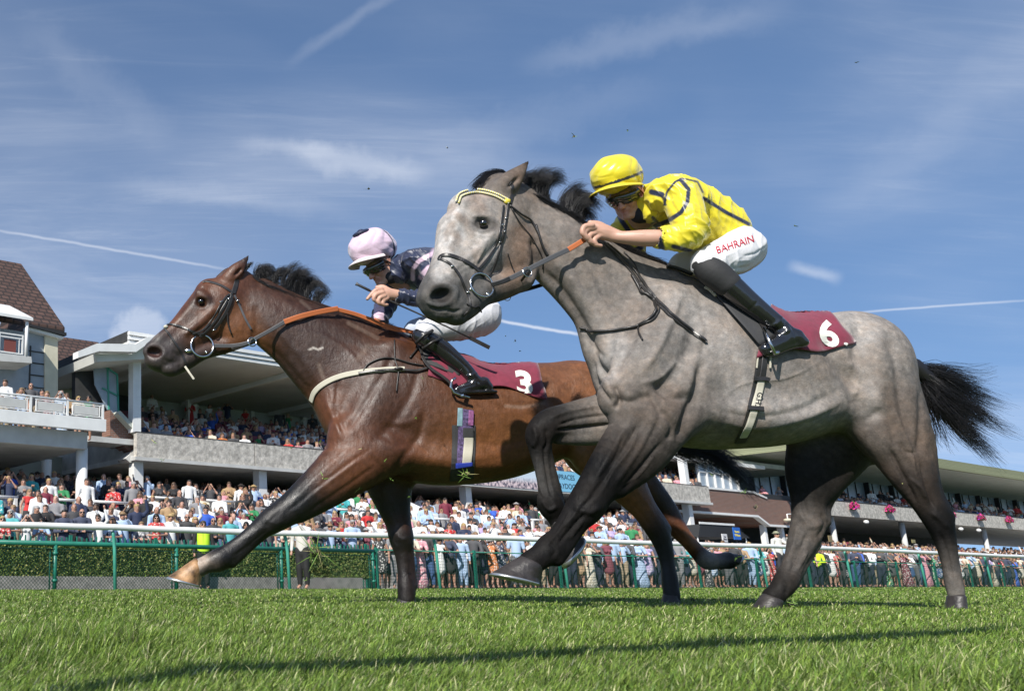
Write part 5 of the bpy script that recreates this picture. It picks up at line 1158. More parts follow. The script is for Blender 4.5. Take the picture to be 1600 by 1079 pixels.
    chainpx(S, [(702, 352, 15, hd, 2.2), (696, 390, 15, hd - .01, 2.2), (686, 425, 15, hd - .02, 2.0), (672, 452, 16, hd - .04, 2.0), (667, 466, 15, hd - .05, 2.0)], 0.045, cols=[GL, GW, G1, GM, GM])   # bridge of the nose
    blobpx(S, 754, 336, 22, 12, hd - .085, .03, 22, 0.02, G1)           # brow
    chainpx(S, [(775, 366, 9, hd - .095, .8), (748, 392, 7, hd - .105, .8), (722, 412, 5, hd - .105, .8)], 0.025, GL)
    blobpx(S, 754, 349, 13, 9, hd - .115, .028, 22, 0.008, GK, sub=True)     # eye socket
    blobpx(S, 686, 462, 27, 21, hd - .10, .045, -20, 0.025, GM)          # nostril wing
    blobpx(S, 690, 461, 18, 11, hd - .155, .045, -14, 0.012, GK, sub=True)     # nostril
    blobpx(S, 684, 485, 26, 15, hd - .06, .07, 22, 0.018, (.085, .085, .08))   # upper lip
    blobpx(S, 712, 495, 16, 13, hd - .06, .055, 0, 0.012, (.075, .075, .072))      # lower lip
    blobpx(S, 780, 290, 24, 20, hd + .01, .05, -20, 0.03, G2)           # poll
    # ears
    chainpx(S, [(782, 298, 20, -.09, .8), (797, 284, 17, -.10, .7), (812, 268, 9.5, -.10, .6), (825, 253, 2.0, -.10, .6)], 0.018, cols=[G2, GB, GB, GK])
    blobpx(S, 806, 281, 4, 19, -.150, .03, 48, 0.010, GK, sub=True)
    chainpx(S, [(752, 292, 10, .10, .7), (764, 278, 8, .11, .6), (776, 271, 2, .12, .5)], 0.015, G2)
    sc = sculptor(scale=1.3, lines=[
        # mouth, lips, cheek
        ([(698, 484), (710, 487), (722, 482)], 2.6, -.007), ([(720, 474), (728, 486), (724, 500)], 4, -.005), ([(672, 480), (686, 484), (700, 484)], 2.6, -.006), ([(678, 492), (695, 496), (706, 492)], 3, .003),
        ([(668, 452), (690, 443), (712, 452), (712, 470)], 3.5, .006), ([(664, 470), (684, 478), (708, 472)], 3, .005), ([(716, 440), (732, 462), (728, 480)], 5, -.006),
        ([(776, 360), (752, 384), (722, 410), (702, 428)], 4.5, .006), ([(785, 372), (760, 400), (735, 425)], 6, -.006),
        ([(832, 370), (838, 405), (826, 440)], 6, -.016), ([(735, 340), (742, 338), (762, 338), (774, 350)], 2.6, .005), ([(738, 354), (752, 362), (770, 358)], 2.4, .004), ([(740, 364), (758, 370), (776, 362)], 2.2, .0035),
        ([(760, 380), (748, 405), (738, 432)], 2.2, .004), ([(748, 405), (725, 420), (712, 430)], 2.0, .0035),
        # neck: jugular groove and muscle bands
        ([(848, 420), (880, 455), (912, 505), (935, 545)], 6, -.014), ([(862, 405), (900, 445), (935, 500)], 8, .008),
        ([(850, 350), (900, 390), (960, 440), (1010, 470)], 9, -.008), ([(905, 500), (925, 540), (950, 560)], 4, -.008),
        # shoulder blade, arm
        ([(1040, 445), (1005, 490), (978, 545), (955, 590)], 9, -.016), ([(1088, 480), (1078, 540), (1052, 590), (1020, 612)], 11, -.015),
        ([(1064, 458), (1040, 520), (1005, 580)], 6, .010), ([(1010, 615), (985, 628), (962, 622)], 6, -.012),
        ([(955, 590), (940, 575), (925, 545), (914, 520)], 6, -.016), ([(958, 600), (968, 622), (962, 640)], 5, -.02), ([(935, 575), (950, 600), (962, 620)], 6, .012), ([(925, 560), (935, 600), (955, 628)], 3, -.010),
        ([(1100, 560), (1085, 610), (1072, 655), (1060, 690)], 8, -.022), ([(1020, 600), (1050, 622), (1075, 620)], 6, -.012), ([(1060, 560), (1080, 590), (1070, 630)], 10, .012),
        ([(1030, 640), (1050, 665), (1042, 690)], 5, -.010), ([(1060, 560), (1030, 590), (1000, 600)], 4, .006),
        # forearm muscles, tendons
        ([(1005, 655), (978, 695), (945, 748), (922, 778)], 4.5, -.009), ([(1020, 665), (990, 715), (960, 758)], 4, .006), ([(1035, 690), (1004, 728), (972, 768)], 4, -.009), ([(985, 660), (955, 705), (930, 750)], 5, .006),
        ([(1000, 632), (1015, 620), (1030, 650), (1012, 690)], 5, -.008), ([(895, 790), (920, 800), (938, 790)], 5, .008), ([(915, 800), (892, 826), (872, 850)], 2.5, -.010), ([(905, 795), (880, 825)], 3.0, .006), ([(930, 772), (912, 790), (900, 805)], 3, -.006),
        ([(857, 846), (868, 858), (862, 872)], 3, -.006), ([(850, 700), (855, 740), (862, 775)], 2.2, -.010), ([(834, 664), (838, 684), (832, 700)], 4, .010), ([(852, 668), (856, 690), (850, 704)], 3, -.008), ([(838, 705), (842, 750), (850, 778)], 2, .006), ([(846, 780), (858, 796), (872, 790)], 3, .008), ([(935, 634), (890, 642), (862, 652)], 3, .008), ([(950, 648), (905, 654), (872, 664)], 2.4, -.008), ([(960, 662), (910, 668), (870, 672)], 3, -.010),
        # girth line, ribs, flank
        ([(1290, 520), (1305, 560), (1335, 600), (1350, 650)], 14, -.024), ([(1345, 500), (1340, 560), (1352, 610)], 10, -.014), ([(1330, 560), (1345, 590), (1340, 620)], 5, .010),
        ([(1120, 640), (1180, 652), (1250, 640), (1310, 610)], 7, -.008), ([(1130, 660), (1190, 668), (1260, 652), (1320, 624)], 5, .006),
        # haunch
        ([(1385, 520), (1400, 570), (1410, 630), (1425, 690)], 9, -.014), ([(1350, 660), (1375, 645), (1395, 665), (1400, 700)], 7, -.010), ([(1440, 600), (1440, 660), (1436, 710)], 6, -.010), ([(1360, 520), (1375, 580), (1372, 640)], 12, .010),
        ([(1390, 700), (1410, 740), (1432, 785)], 4, -.012), ([(1420, 700), (1430, 740), (1446, 780)], 4, .008), ([(1440, 720), (1448, 755), (1460, 795)], 3.5, -.012), ([(1405, 690), (1415, 705), (1430, 708)], 3, -.006), ([(1420, 745), (1440, 765), (1452, 790)], 2.2, .005),
        ([(1455, 800), (1470, 812), (1482, 826)], 4, .007), ([(1468, 830), (1480, 865), (1488, 905)], 3, -.006), ([(1480, 825), (1488, 860)], 2, .004),
        ([(1262, 745), (1255, 780), (1262, 810)], 6, -.008), ([(1250, 800), (1266, 822), (1284, 815)], 5, .008), ([(1262, 832), (1250, 862), (1234, 895)], 3.2, -.009), ([(1246, 820), (1240, 850), (1228, 880)], 3, .006), ([(1282, 800), (1290, 820), (1276, 842)], 4, -.006), ([(1222, 905), (1230, 918), (1226, 928)], 3, -.005),
        ([(1000, 660), (985, 700), (958, 735), (940, 770)], 1.8, .006), ([(1030, 700), (1000, 740), (975, 760)], 1.8, .005), ([(975, 680), (960, 715), (935, 750)], 2, -.006), ([(890, 800), (874, 828), (856, 850)], 1.8, .005), ([(912, 812), (890, 842)], 1.8, .005), ([(1400, 640), (1420, 690), (1428, 730)], 2, .005), ([(1262, 860), (1246, 890)], 2, .006), ([(1250, 850), (1236, 880)], 2, -.006), ([(1120, 630), (1160, 600), (1230, 590), (1290, 560)], 2, .003), ([(1000, 420), (1010, 470), (1040, 500)], 3, .004), ([(925, 420), (950, 470), (975, 500)], 5, -.006), ([(870, 380), (900, 420), (920, 470)], 6, -.006), ([(1095, 470), (1105, 520), (1095, 560)], 6, -.008)],
        lumps=[(1010, 560, 40, 60, 25, .012), (975, 660, 40, 22, -50, .010), (1062, 600, 34, 26, -40, .014), (1340, 540, 40, 40, 0, -.008), (1400, 560, 40, 60, 0, .010), (946, 560, 16, 26, 0, .014), (798, 392, 34, 38, 0, .006), (1030, 655, 26, 24, 0, .010), (768, 348, 10, 10, 0, 0.0)])
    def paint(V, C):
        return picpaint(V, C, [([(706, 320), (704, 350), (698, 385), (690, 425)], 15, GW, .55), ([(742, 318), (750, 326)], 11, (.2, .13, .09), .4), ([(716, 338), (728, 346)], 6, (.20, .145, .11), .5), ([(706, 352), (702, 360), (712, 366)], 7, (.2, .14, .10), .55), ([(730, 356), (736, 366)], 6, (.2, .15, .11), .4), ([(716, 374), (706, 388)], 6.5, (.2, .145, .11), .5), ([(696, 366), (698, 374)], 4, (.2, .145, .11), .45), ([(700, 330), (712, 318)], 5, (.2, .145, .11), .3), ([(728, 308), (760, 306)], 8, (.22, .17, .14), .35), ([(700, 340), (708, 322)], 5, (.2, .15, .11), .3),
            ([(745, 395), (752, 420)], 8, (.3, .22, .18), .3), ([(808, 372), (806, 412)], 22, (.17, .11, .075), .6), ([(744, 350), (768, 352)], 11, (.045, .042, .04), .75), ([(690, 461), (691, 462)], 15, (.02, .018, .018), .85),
            ([(1000, 630), (1040, 625), (1062, 650)], 30, (.10, .08, .066), .5), ([(1400, 640), (1425, 690)], 34, (.11, .085, .068), .5), ([(1130, 540), (1190, 640), (1260, 640)], 26, (.36, .345, .33), .4), ([(1310, 500), (1350, 520)], 26, (.38, .37, .355), .45), ([(965, 540), (950, 580)], 18, (.38, .365, .35), .45), ([(1090, 600), (1120, 660), (1180, 672)], 20, (.12, .10, .085), .4), ([(1235, 540), (1290, 570)], 24, (.15, .125, .105), .4), ([(1060, 470), (1090, 500)], 22, (.36, .34, .32), .4), ([(1350, 590), (1366, 640)], 16, (.35, .33, .31), .4),  # local highlight contrast painted into coat: paler ribs and rump, darker haunch and neck
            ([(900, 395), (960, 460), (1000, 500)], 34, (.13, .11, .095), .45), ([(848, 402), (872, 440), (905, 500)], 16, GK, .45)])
    return S, sc, paint

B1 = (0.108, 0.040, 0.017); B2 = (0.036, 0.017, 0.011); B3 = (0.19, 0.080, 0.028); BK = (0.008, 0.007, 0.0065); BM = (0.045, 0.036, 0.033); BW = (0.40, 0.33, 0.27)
def bay_horse():
    S = Solid(); Y = YB
    c = lambda rows, k=0.03, col=None, cols=None, n=5: chainpx(S, rows, k, col, cols, Y=Y, n=n)
    b = lambda *a, **kw: blobpx(S, *a, Y=Y, **kw)
    # trunk
    c([(575, 610, 84, 0, .58), (620, 628, 100, 0, .62), (665, 642, 107, 0, .66), (720, 655, 95, 0, .74), (780, 656, 86, 0, .80), (840, 642, 76, 0, .82), (885, 632, 66, 0, .82)], 0.05, B1, n=8)
    b(905, 635, 66, 70, 0, 0.24, 15, 0.07, B3)
    b(925, 680, 46, 76, -0.10, 0.15, -10, 0.06, B3)
    b(915, 680, 46, 70, 0.12, 0.15, -10, 0.06, B3)
    b(548, 652, 44, 56, 0, .18, -10, 0.05, B1)
    b(522, 640, 22, 42, -.04, .12, -8, 0.04, B1)
    # neck
    c([(392, 478, 36, .0, .62), (430, 502, 47, 0, .60), (475, 530, 57, 0, .56), (520, 565, 70, 0, .52), (570, 600, 84, 0, .52), (620, 625, 96, 0, .58)], 0.05, cols=[B1, B1, B2, B2, B1, B1], n=8)
    c([(412, 447, 13, 0, .6), (470, 480, 16, 0, .6), (540, 505, 18, 0, .7), (600, 530, 20, 0, .8), (660, 558, 20, 0, 1.0), (720, 580, 18, 0, 1.4)], 0.05, B2)
    # shoulder
    c([(615, 555, 26, -.13, .6), (595, 630, 42, -.16, .6), (562, 690, 38, -.15, .7)], 0.045, B1)
    c([(545, 685, 34, -.15, .8), (590, 705, 38, -.16, .75), (615, 700, 34, -.14, .8)], 0.05, B1)
    b(628, 655, 44, 34, -.14, .10, -35, 0.05, B1)
    # near fore leg stretched forward, hoof off the ground
    c([(590, 706, 42, -.15, .8), (552, 724, 46, -.15, .75), (515, 750, 37, -.15, .75), (478, 778, 29, -.15, .8), (446, 800, 23, -.15, .9), (426, 812, 21, -.15, .95), (404, 828, 16, -.15, .85), (380, 847, 14, -.15, .8), (357, 865, 16, -.15, .85), (343, 874, 18, -.15, .9), (325, 880, 14, -.15, .95), (308, 888, 14, -.15, 1.)],
      0.03, cols=[B1, B1, B2, BK, BK, BK, BK, BK, BK, (.015, .012, .01), (.16, .135, .11), BW])
    c([(570, 735, 20, -.16, .8), (520, 772, 17, -.16, .75), (470, 806, 9, -.16, .8)], 0.025, cols=[B1, B2, BK])
    c([(412, 836, 6, -.15, .9), (388, 856, 7, -.15, .9), (362, 878, 9, -.15, .9)], 0.012, BK)
    # far fore leg, straight down
    c([(600, 700, 42, .13, .8), (606, 745, 38, .13, .75), (614, 785, 27, .13, .8), (622, 815, 20, .13, .9), (627, 840, 19, .13, .95), (630, 862, 14, .13, .85), (633, 890, 12, .13, .85), (635, 915, 14, .13, .9), (635, 935, 13, .13, 1.)],
      0.03, cols=[B1, B2, BK, B2, BK, BK, BK, BK, BK])
    c([(640, 850, 6, .13, .9), (643, 885, 6, .13, .9), (644, 915, 8, .13, .9)], 0.01, B2)
    # near hind leg, hoof down
    c([(925, 655, 50, -.11, .7), (942, 700, 42, -.13, .68), (965, 740, 34, -.14, .68), (985, 768, 26, -.14, .72), (1005, 795, 19, -.14, .8), (1024, 822, 18, -.14, .85), (1036, 850, 14, -.14, .85), (1043, 880, 10.5, -.14, .9), (1047, 908, 12, -.14, .95), (1050, 932, 12, -.14, 1.)],
      0.045, cols=[B3, B3, B3, B3, B3, B2, BK, BK, BK, BK])
    c([(985, 740, 18, -.13, .8), (1015, 785, 7, -.14, .8), (1040, 825, 8, -.14, .9)], 0.02, cols=[B3, B2, BK])
    # far hind leg, kicked back
    c([(930, 680, 40, .12, .7), (975, 725, 30, .13, .7), (1015, 765, 21, .13, .75), (1040, 795, 17, .13, .8), (1056, 822, 15, .13, .85), (1076, 846, 11.5, .13, .85), (1092, 864, 12, .13, .9), (1105, 875, 14, .13, .95), (1122, 876, 12, .13, 1.), (1138, 875, 13, .13, 1.0)],
      0.04, cols=[B3, B2, B2, B2, B1, B3, B2, (.2, .18, .16), (.10, .095, .09), BK])
    c([(600, 712, 24, 0, 2.4), (680, 726, 26, 0, 2.6), (770, 722, 24, 0, 2.4), (850, 700, 22, 0, 2.2)], 0.08, B1, n=8)
    # head
    hd = -0.03
    c([(372, 452, 33, .01, .62), (345, 472, 38, hd, .64), (320, 497, 39, hd, .66), (294, 522, 32, hd - .01, .72), (272, 541, 27, hd - .02, .82), (256, 556, 26, hd - .03, .92)], 0.03, cols=[B1, B1, B1, B1, BM, BM], n=8)
    b(368, 505, 36, 38, hd, ry=.075, rot=20, k=0.03, col=B1)
    b(390, 518, 16, 18, hd + .01, ry=.06, k=0.03, col=B1)
    c([(385, 528, 12, hd, .9), (350, 540, 13, hd, .9), (318, 549, 13, hd - .01, 1.), (292, 562, 15, hd - .02, 1.), (275, 572, 14, hd - .03, 1.1)], 0.025, cols=[B1, B2, BM, BM, BM])
    b(325, 452, 16, 16, hd + .02, ry=.08, k=0.03, col=B1)
    c([(316, 456, 10, hd + .01, 2.2), (298, 486, 9, hd, 2.2), (272, 513, 9, hd - .01, 2.1), (250, 533, 11, hd - .02, 2.1), (238, 545, 11, hd - .02, 2.)], 0.035, cols=[B1, B1, B1, BM, BM])
    b(318, 463, 15, 8, hd - .085, ry=.03, rot=35, k=0.018, col=B2)
    c([(335, 484, 6, hd - .095, .8), (312, 505, 5, hd - .10, .8), (292, 520, 4, hd - .10, .8)], 0.02, B1)
    b(314, 472, 9.5, 6.5, hd - .105, ry=.028, rot=25, k=0.008, col=BK, sub=True)
    b(242, 549, 19, 16, hd - .075, ry=.045, rot=0, k=0.02, col=BM)
    b(241, 550, 12, 8, hd - .12, ry=.045, rot=10, k=0.010, col=BK, sub=True)
    b(243, 568, 19, 11, hd - .05, ry=.065, rot=25, k=0.016, col=BM)
    b(264, 577, 16, 11, hd - .05, ry=.055, rot=15, k=0.012, col=BM)
    b(368, 428, 16, 13, hd, ry=.05, k=0.03, col=B2)
    c([(358, 436, 13, -.07, .8), (368, 424, 12, -.08, .7), (379, 412, 7, -.08, .6), (388, 400, 1.6, -.08, .6)], 0.016, cols=[B1, B1, B2, BK])
    b(374, 422, 3, 13, -.122, ry=.03, rot=45, k=0.010, col=BK, sub=True)
    c([(344, 435, 7, .09, .7), (354, 424, 5, .10, .6), (366, 416, 1.5, .11, .5)], 0.014, B2)
    sc = sculptor(scale=.46, lines=[
        ([(252, 560), (270, 566), (282, 563)], 2.5, -.007), ([(268, 548), (282, 560), (280, 576)], 2.8, -.007), ([(228, 556), (236, 562), (256, 562)], 2.5, .004), ([(228, 540), (243, 536), (258, 546), (256, 560)], 2.8, .006),
        ([(336, 478), (315, 496), (290, 514)], 3.4, .006), ([(342, 488), (322, 508), (300, 524)], 4, -.006), ([(398, 475), (402, 505), (394, 530)], 5, -.013), ([(302, 468), (310, 463), (324, 464), (330, 474)], 2.0, .005), ([(304, 480), (316, 483), (328, 478)], 2, .004),
        ([(312, 490), (300, 510), (288, 525)], 1.8, .004), ([(350, 480), (345, 510), (330, 530)], 2.0, .003), ([(330, 500), (318, 520), (300, 535)], 1.6, .003),
        ([(410, 535), (440, 560), (470, 595), (492, 625)], 4.5, -.013), ([(420, 470), (470, 500), (530, 530), (580, 550)], 7, -.010), ([(415, 500), (460, 545), (500, 600)], 6, .008),
        ([(440, 470), (500, 500), (560, 520)], 5, .006), ([(500, 520), (540, 545), (570, 580)], 4, .007),
        ([(620, 545), (595, 590), (565, 640), (540, 675)], 6, -.018), ([(655, 575), (640, 620), (610, 665), (580, 690)], 7, -.016), 
        ([(530, 590), (525, 640), (540, 680)], 4.5, -.014), ([(505, 620), (520, 650), (535, 690)], 4, .012), 
        ([(665, 640), (655, 680), (630, 715), (615, 745)], 6, -.020), ([(590, 675), (620, 692), (650, 690)], 5, -.012), ([(600, 660), (640, 660), (655, 640)], 5, .010), ([(575, 710), (600, 735), (590, 755)], 4, -.008),
        ([(580, 700), (530, 735), (480, 775), (448, 800)], 3.6, -.011), ([(565, 715), (520, 748), (470, 785)], 3.4, .009), ([(590, 725), (540, 760), (480, 800)], 3.4, -.010), ([(545, 700), (500, 740), (460, 780)], 4, .007),
        ([(414, 808), (430, 818), (444, 812)], 4, .007), ([(418, 826), (390, 850), (362, 870)], 2.2, -.008), ([(410, 822), (385, 842)], 2.5, .005), ([(438, 800), (424, 812), (414, 824)], 2.5, -.006),
        ([(612, 790), (620, 820), (618, 845)], 3, -.006), ([(615, 830), (628, 842), (640, 838)], 3.5, .007), ([(640, 858), (641, 900)], 2.2, -.006), ([(616, 842), (622, 852)], 2.5, -.004),
        ([(850, 590), (862, 630), (890, 670), (905, 710)], 9, -.018), ([(690, 715), (750, 722), (820, 705), (865, 680)], 6, -.009), ([(690, 728), (750, 736), (820, 718)], 4, .006), ([(720, 640), (780, 645), (840, 640)], 4, .003), ([(730, 690), (790, 694), (840, 680)], 4, -.003),
        ([(935, 690), (965, 730), (990, 765)], 4, -.010), ([(960, 680), (980, 720), (1000, 760)], 4, .008), ([(975, 775), (1000, 800), (1018, 825)], 3, -.007), ([(990, 760), (1010, 785), (1028, 815)], 2.6, .005), ([(1030, 850), (1040, 890)], 2.4, -.005),
        ([(1030, 800), (1050, 822), (1072, 846)], 2.4, -.006)],
        lumps=[(590, 630, 30, 50, 25, .012), (545, 720, 34, 18, -40, .010), (628, 655, 26, 20, -35, .012), (870, 610, 34, 30, 0, -.007), (520, 650, 14, 24, -10, .014), (366, 506, 26, 30, 0, .006), (590, 700, 22, 20, 0, .010)])
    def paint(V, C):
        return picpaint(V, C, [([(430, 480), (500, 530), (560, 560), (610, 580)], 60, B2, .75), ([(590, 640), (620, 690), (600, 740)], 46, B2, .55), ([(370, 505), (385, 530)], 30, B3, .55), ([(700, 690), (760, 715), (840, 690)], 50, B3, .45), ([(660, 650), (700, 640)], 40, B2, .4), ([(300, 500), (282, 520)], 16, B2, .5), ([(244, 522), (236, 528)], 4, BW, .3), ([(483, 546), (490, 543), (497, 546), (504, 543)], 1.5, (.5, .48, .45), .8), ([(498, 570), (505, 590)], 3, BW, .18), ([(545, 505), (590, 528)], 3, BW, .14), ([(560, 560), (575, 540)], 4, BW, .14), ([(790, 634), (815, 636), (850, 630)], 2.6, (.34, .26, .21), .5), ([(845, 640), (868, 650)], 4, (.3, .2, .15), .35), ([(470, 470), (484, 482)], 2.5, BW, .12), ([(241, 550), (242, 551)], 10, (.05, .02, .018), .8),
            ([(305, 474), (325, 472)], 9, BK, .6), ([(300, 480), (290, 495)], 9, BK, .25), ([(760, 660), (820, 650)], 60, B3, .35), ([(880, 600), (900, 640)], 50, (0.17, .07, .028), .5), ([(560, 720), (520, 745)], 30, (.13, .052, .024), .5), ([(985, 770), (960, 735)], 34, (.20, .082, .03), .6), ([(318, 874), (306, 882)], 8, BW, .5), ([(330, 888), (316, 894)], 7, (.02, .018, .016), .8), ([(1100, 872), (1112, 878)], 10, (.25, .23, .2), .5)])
    return S, sc, paint

# ------------------------------------------------------------------ coats, hooves, eyes
def coat_material(name, dapple, rough, spec, coat=0.0):
    m = mat(name, vcol=True, rough=rough, spec=spec); nt = m.node_tree; N = nt.nodes; L = nt.links; p = N['Principled BSDF']
    tc = N.new('ShaderNodeTexCoord'); vc = N.new('ShaderNodeVertexColor'); vc.layer_name = 'Col'
    def noise(sc, det=4, rgh=.6, stretch=None):
        n = N.new('ShaderNodeTexNoise'); n.inputs['Scale'].default_value = sc; n.inputs['Detail'].default_value = det; n.inputs['Roughness'].default_value = rgh; v = tc.outputs['Object']
        if stretch:
            mp = N.new('ShaderNodeMapping'); mp.inputs['Scale'].default_value = stretch; L.new(v, mp.inputs[0]); v = mp.outputs[0]
        L.new(v, n.inputs['Vector']); return n.outputs['Fac']
    def rng(x, a, b, c, d):
        n = N.new('ShaderNodeMapRange'); n.inputs[1].default_value = a; n.inputs[2].default_value = b; n.inputs[3].default_value = c; n.inputs[4].default_value = d; L.new(x, n.inputs[0]); return n.outputs[0]
    def mul(a, b):
        n = N.new('ShaderNodeMath'); n.operation = 'MULTIPLY'; L.new(a, n.inputs[0]); L.new(b, n.inputs[1]); return n.outputs[0]
    f = rng(noise(7, 8, .74), .3, .7, 1 - dapple * 1.1, 1 + dapple * 1.1)
    f = mul(f, rng(noise(34, 3, .6), .3, .7, 1 - dapple * .42, 1 + dapple * .42))
    vo = N.new('ShaderNodeTexVoronoi'); vo.feature = 'SMOOTH_F1'; vo.inputs['Scale'].default_value = 27; vo.inputs['Smoothness'].default_value = .6; wv = N.new('ShaderNodeVectorMath'); wv.operation = 'ADD'; wn = N.new('ShaderNodeTexNoise'); wn.inputs['Scale'].default_value = 12; ws = N.new('ShaderNodeVectorMath'); ws.operation = 'SCALE'; ws.inputs['Scale'].default_value = .06; L.new(tc.outputs['Object'], wn.inputs['Vector']); L.new(wn.outputs['Color'], ws.inputs[0]); L.new(tc.outputs['Object'], wv.inputs[0]); L.new(ws.outputs[0], wv.inputs[1]); L.new(wv.outputs[0], vo.inputs['Vector'])
    f = mul(f, rng(vo.outputs['Distance'], 1 - .88, .55, 1 + dapple * .32, 1 - dapple * .25))
    f = mul(f, rng(noise(240, 2, .7, (0.5, 1, 1.6)), .25, .75, .74, 1.26))
    tn = N.new('ShaderNodeMix'); tn.data_type = 'RGBA'; L.new(rng(noise(7, 6, .75), .40, .68, 0, .9), tn.inputs[0]); tn.inputs[6].default_value = (1.05, 1.05, 1.06, 1); tn.inputs[7].default_value = (.80, .69, .61, 1)
    g = N.new('ShaderNodeMix'); g.data_type = 'RGBA'; g.blend_type = 'MULTIPLY'; g.inputs[0].default_value = 1; g.clamp_result = False
    L.new(vc.outputs[0], g.inputs[6]); L.new(f, g.inputs[7]); g2 = N.new('ShaderNodeMix'); g2.data_type = 'RGBA'; g2.blend_type = 'MULTIPLY'; g2.inputs[0].default_value = 1 if dapple > .3 else .5; g2.clamp_result = False; L.new(g.outputs[2], g2.inputs[6]); L.new(tn.outputs[2], g2.inputs[7]); L.new(g2.outputs[2], p.inputs['Base Color'])
    L.new(rng(noise(14, 3), .3, .7, rough - .10, rough + .14), p.inputs['Roughness']); p.inputs['Coat Weight'].default_value = coat; p.inputs['Coat Roughness'].default_value = 0.28
    b1 = N.new('ShaderNodeBump'); b1.inputs['Strength'].default_value = .45; b1.inputs['Distance'].default_value = .012; L.new(noise(22, 5, .6, (1.2, 1, .7)), b1.inputs['Height'])
    b2 = N.new('ShaderNodeBump'); b2.inputs['Strength'].default_value = .55; b2.inputs['Distance'].default_value = .0022; L.new(noise(260, 2, .6, (.35, 1, 1.5)), b2.inputs['Height']); L.new(b1.outputs[0], b2.inputs['Normal'])
    L.new(b2.outputs[0], p.inputs['Normal']); return m

def hoof(parent, cor, sole, Y, dy, depth=.055, mats=None, thick=0.0, name='hoof'):
    """cor and sole: (front px, back px) pairs of the coronet and of the ground edge"""
    mb = MB(); n = 28; rings = []
    def ring(f, b, grow=0.0, shift=0.0):
        F, B = at(*f, Y + dy), at(*b, Y + dy); c = (F + B) / 2; h = (F - B) / 2; out = []
        for k in range(n):
            a = 2 * math.pi * k / n; q = math.cos(a); w = depth * (1 + grow) * (1.0 if q > 0 else 1.0 - .18 * q * q)
            out.append(c + h * (q + .06 * grow) + np.array((0, w * math.sin(a), 0)))
        return out
    def lerp(a, b, t): return tuple(a[i] + (b[i] - a[i]) * t for i in range(2))
    L = [ring(lerp(cor[0], sole[0], t), lerp(cor[1], sole[1], t), g) for t, g in ((-.10, -.32), (0, -.14), (.06, -.08), (.3, -.06), (.6, 0), (.88, .07), (.885, .10), (1.0, .12))]
    L.append([p * .8 + (sum(L[-1]) / n) * .2 for p in L[-1]]); inner = [p * .8 + (sum(L[-2]) / n) * .2 + (sum(L[3]) / n - sum(L[-2]) / n) * .12 for p in L[-2]]; L.append(inner)
    vs = [p for r_ in L for p in r_]; fs = []; mi = []
    for i in range(len(L) - 1):
        for k in range(n): fs.append((i * n + k, i * n + (k + 1) % n, (i + 1) * n + (k + 1) % n, (i + 1) * n + k)); mi.append(1 if i >= 5 and i <= 8 else 0)
    fs.append(tuple(range(n))); mi.append(0); fs.append(tuple((len(L) - 1) * n + k for k in range(n - 1, -1, -1))); mi.append(2)
    mb.v = [tuple(map(float, v)) for v in vs]; mb.f = fs; mb.m = mi
    return mb.build(name, mats, parent, smooth=True)

def eyeball(parent, px, py, Y, dy, r):
    mb = MB(); c = at(px, py, Y + dy); mb.ball(c, r, 20, 14, 0); o = mb.build('eye', mat('horse_eye', (.006, .004, .003), rough=.06, spec=.8, coat=1.0), parent, True); return o

HORSE = {}
def make_horse(key, fn, Y, label, coat, h):
    S, sc, paint = fn(); foot = at(*( (1200, 945) if key == 'grey' else (640, 935)), Y); foot[2] = 0
    root = empty('racehorse', foot, label, 'horse'); bpy.context.view_layer.update()
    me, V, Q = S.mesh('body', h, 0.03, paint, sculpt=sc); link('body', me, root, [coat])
    HORSE[key] = (root, BVHTree.FromPolygons(V.tolist(), Q.tolist()), V); return root
# ================================================================== coats, then tack, hair and riders
M_cg = coat_material('grey_coat', .42, .62, .13); M_cb = coat_material('bay_coat', .34, .43, .42, .02)
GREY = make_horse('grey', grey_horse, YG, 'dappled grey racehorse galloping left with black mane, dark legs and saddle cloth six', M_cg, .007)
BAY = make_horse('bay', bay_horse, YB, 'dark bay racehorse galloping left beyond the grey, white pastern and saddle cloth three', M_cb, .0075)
M_hoofd = mat('dark_hoof', (.035, .03, .028), rough=.45, noise=.35, nscale=30, bump=.3, bscale=60); M_hoofb = mat('brown_hoof', (.30, .17, .08), rough=.5, noise=.85, nscale=14, bump=.3)
M_shoe = mat('horseshoe_steel', (.55, .55, .54), rough=.3, metal=.85); M_sole = mat('hoof_sole', (.05, .045, .035), rough=.9, noise=.4)
HD = [M_hoofd, M_shoe, M_sole]; HBm = [M_hoofb, M_shoe, M_sole]
bpy.context.view_layer.update()
hoof(GREY, ((811, 869), (848, 888)), ((764, 897), (842, 915)), YG, -.16, .068, HD)
hoof(GREY, ((860, 818), (894, 818)), ((882, 888), (914, 842)), YG, .12, .062, HD)
hoof(GREY, ((1191, 929), (1222, 940)), ((1174, 954), (1219, 958)), YG, .14, .058, HD)
hoof(GREY, ((1484, 930), (1505, 931)), ((1480, 954), (1508, 955)), YG, -.15, .047, HD)
hoof(BAY, ((302, 873), (316, 897)), ((257, 904), (312, 917)), YB, -.15, .062, HBm)
hoof(BAY, ((623, 930), (648, 931)), ((619, 948), (651, 949)), YB, .13, .050, HD)
hoof(BAY, ((1037, 929), (1061, 930)), ((1033, 948), (1063, 949)), YB, -.14, .050, HD)
hoof(BAY, ((1130, 863), (1128, 889)), ((1159, 866), (1150, 884)), YB, .13, .045, HD)
eyeball(GREY, 755, 349, YG, -.158, .0195); eyeball(BAY, 314, 471, YB, -.127, .0185)
M_lash = mat('dark_skin', (.03, .027, .026), rough=.5)

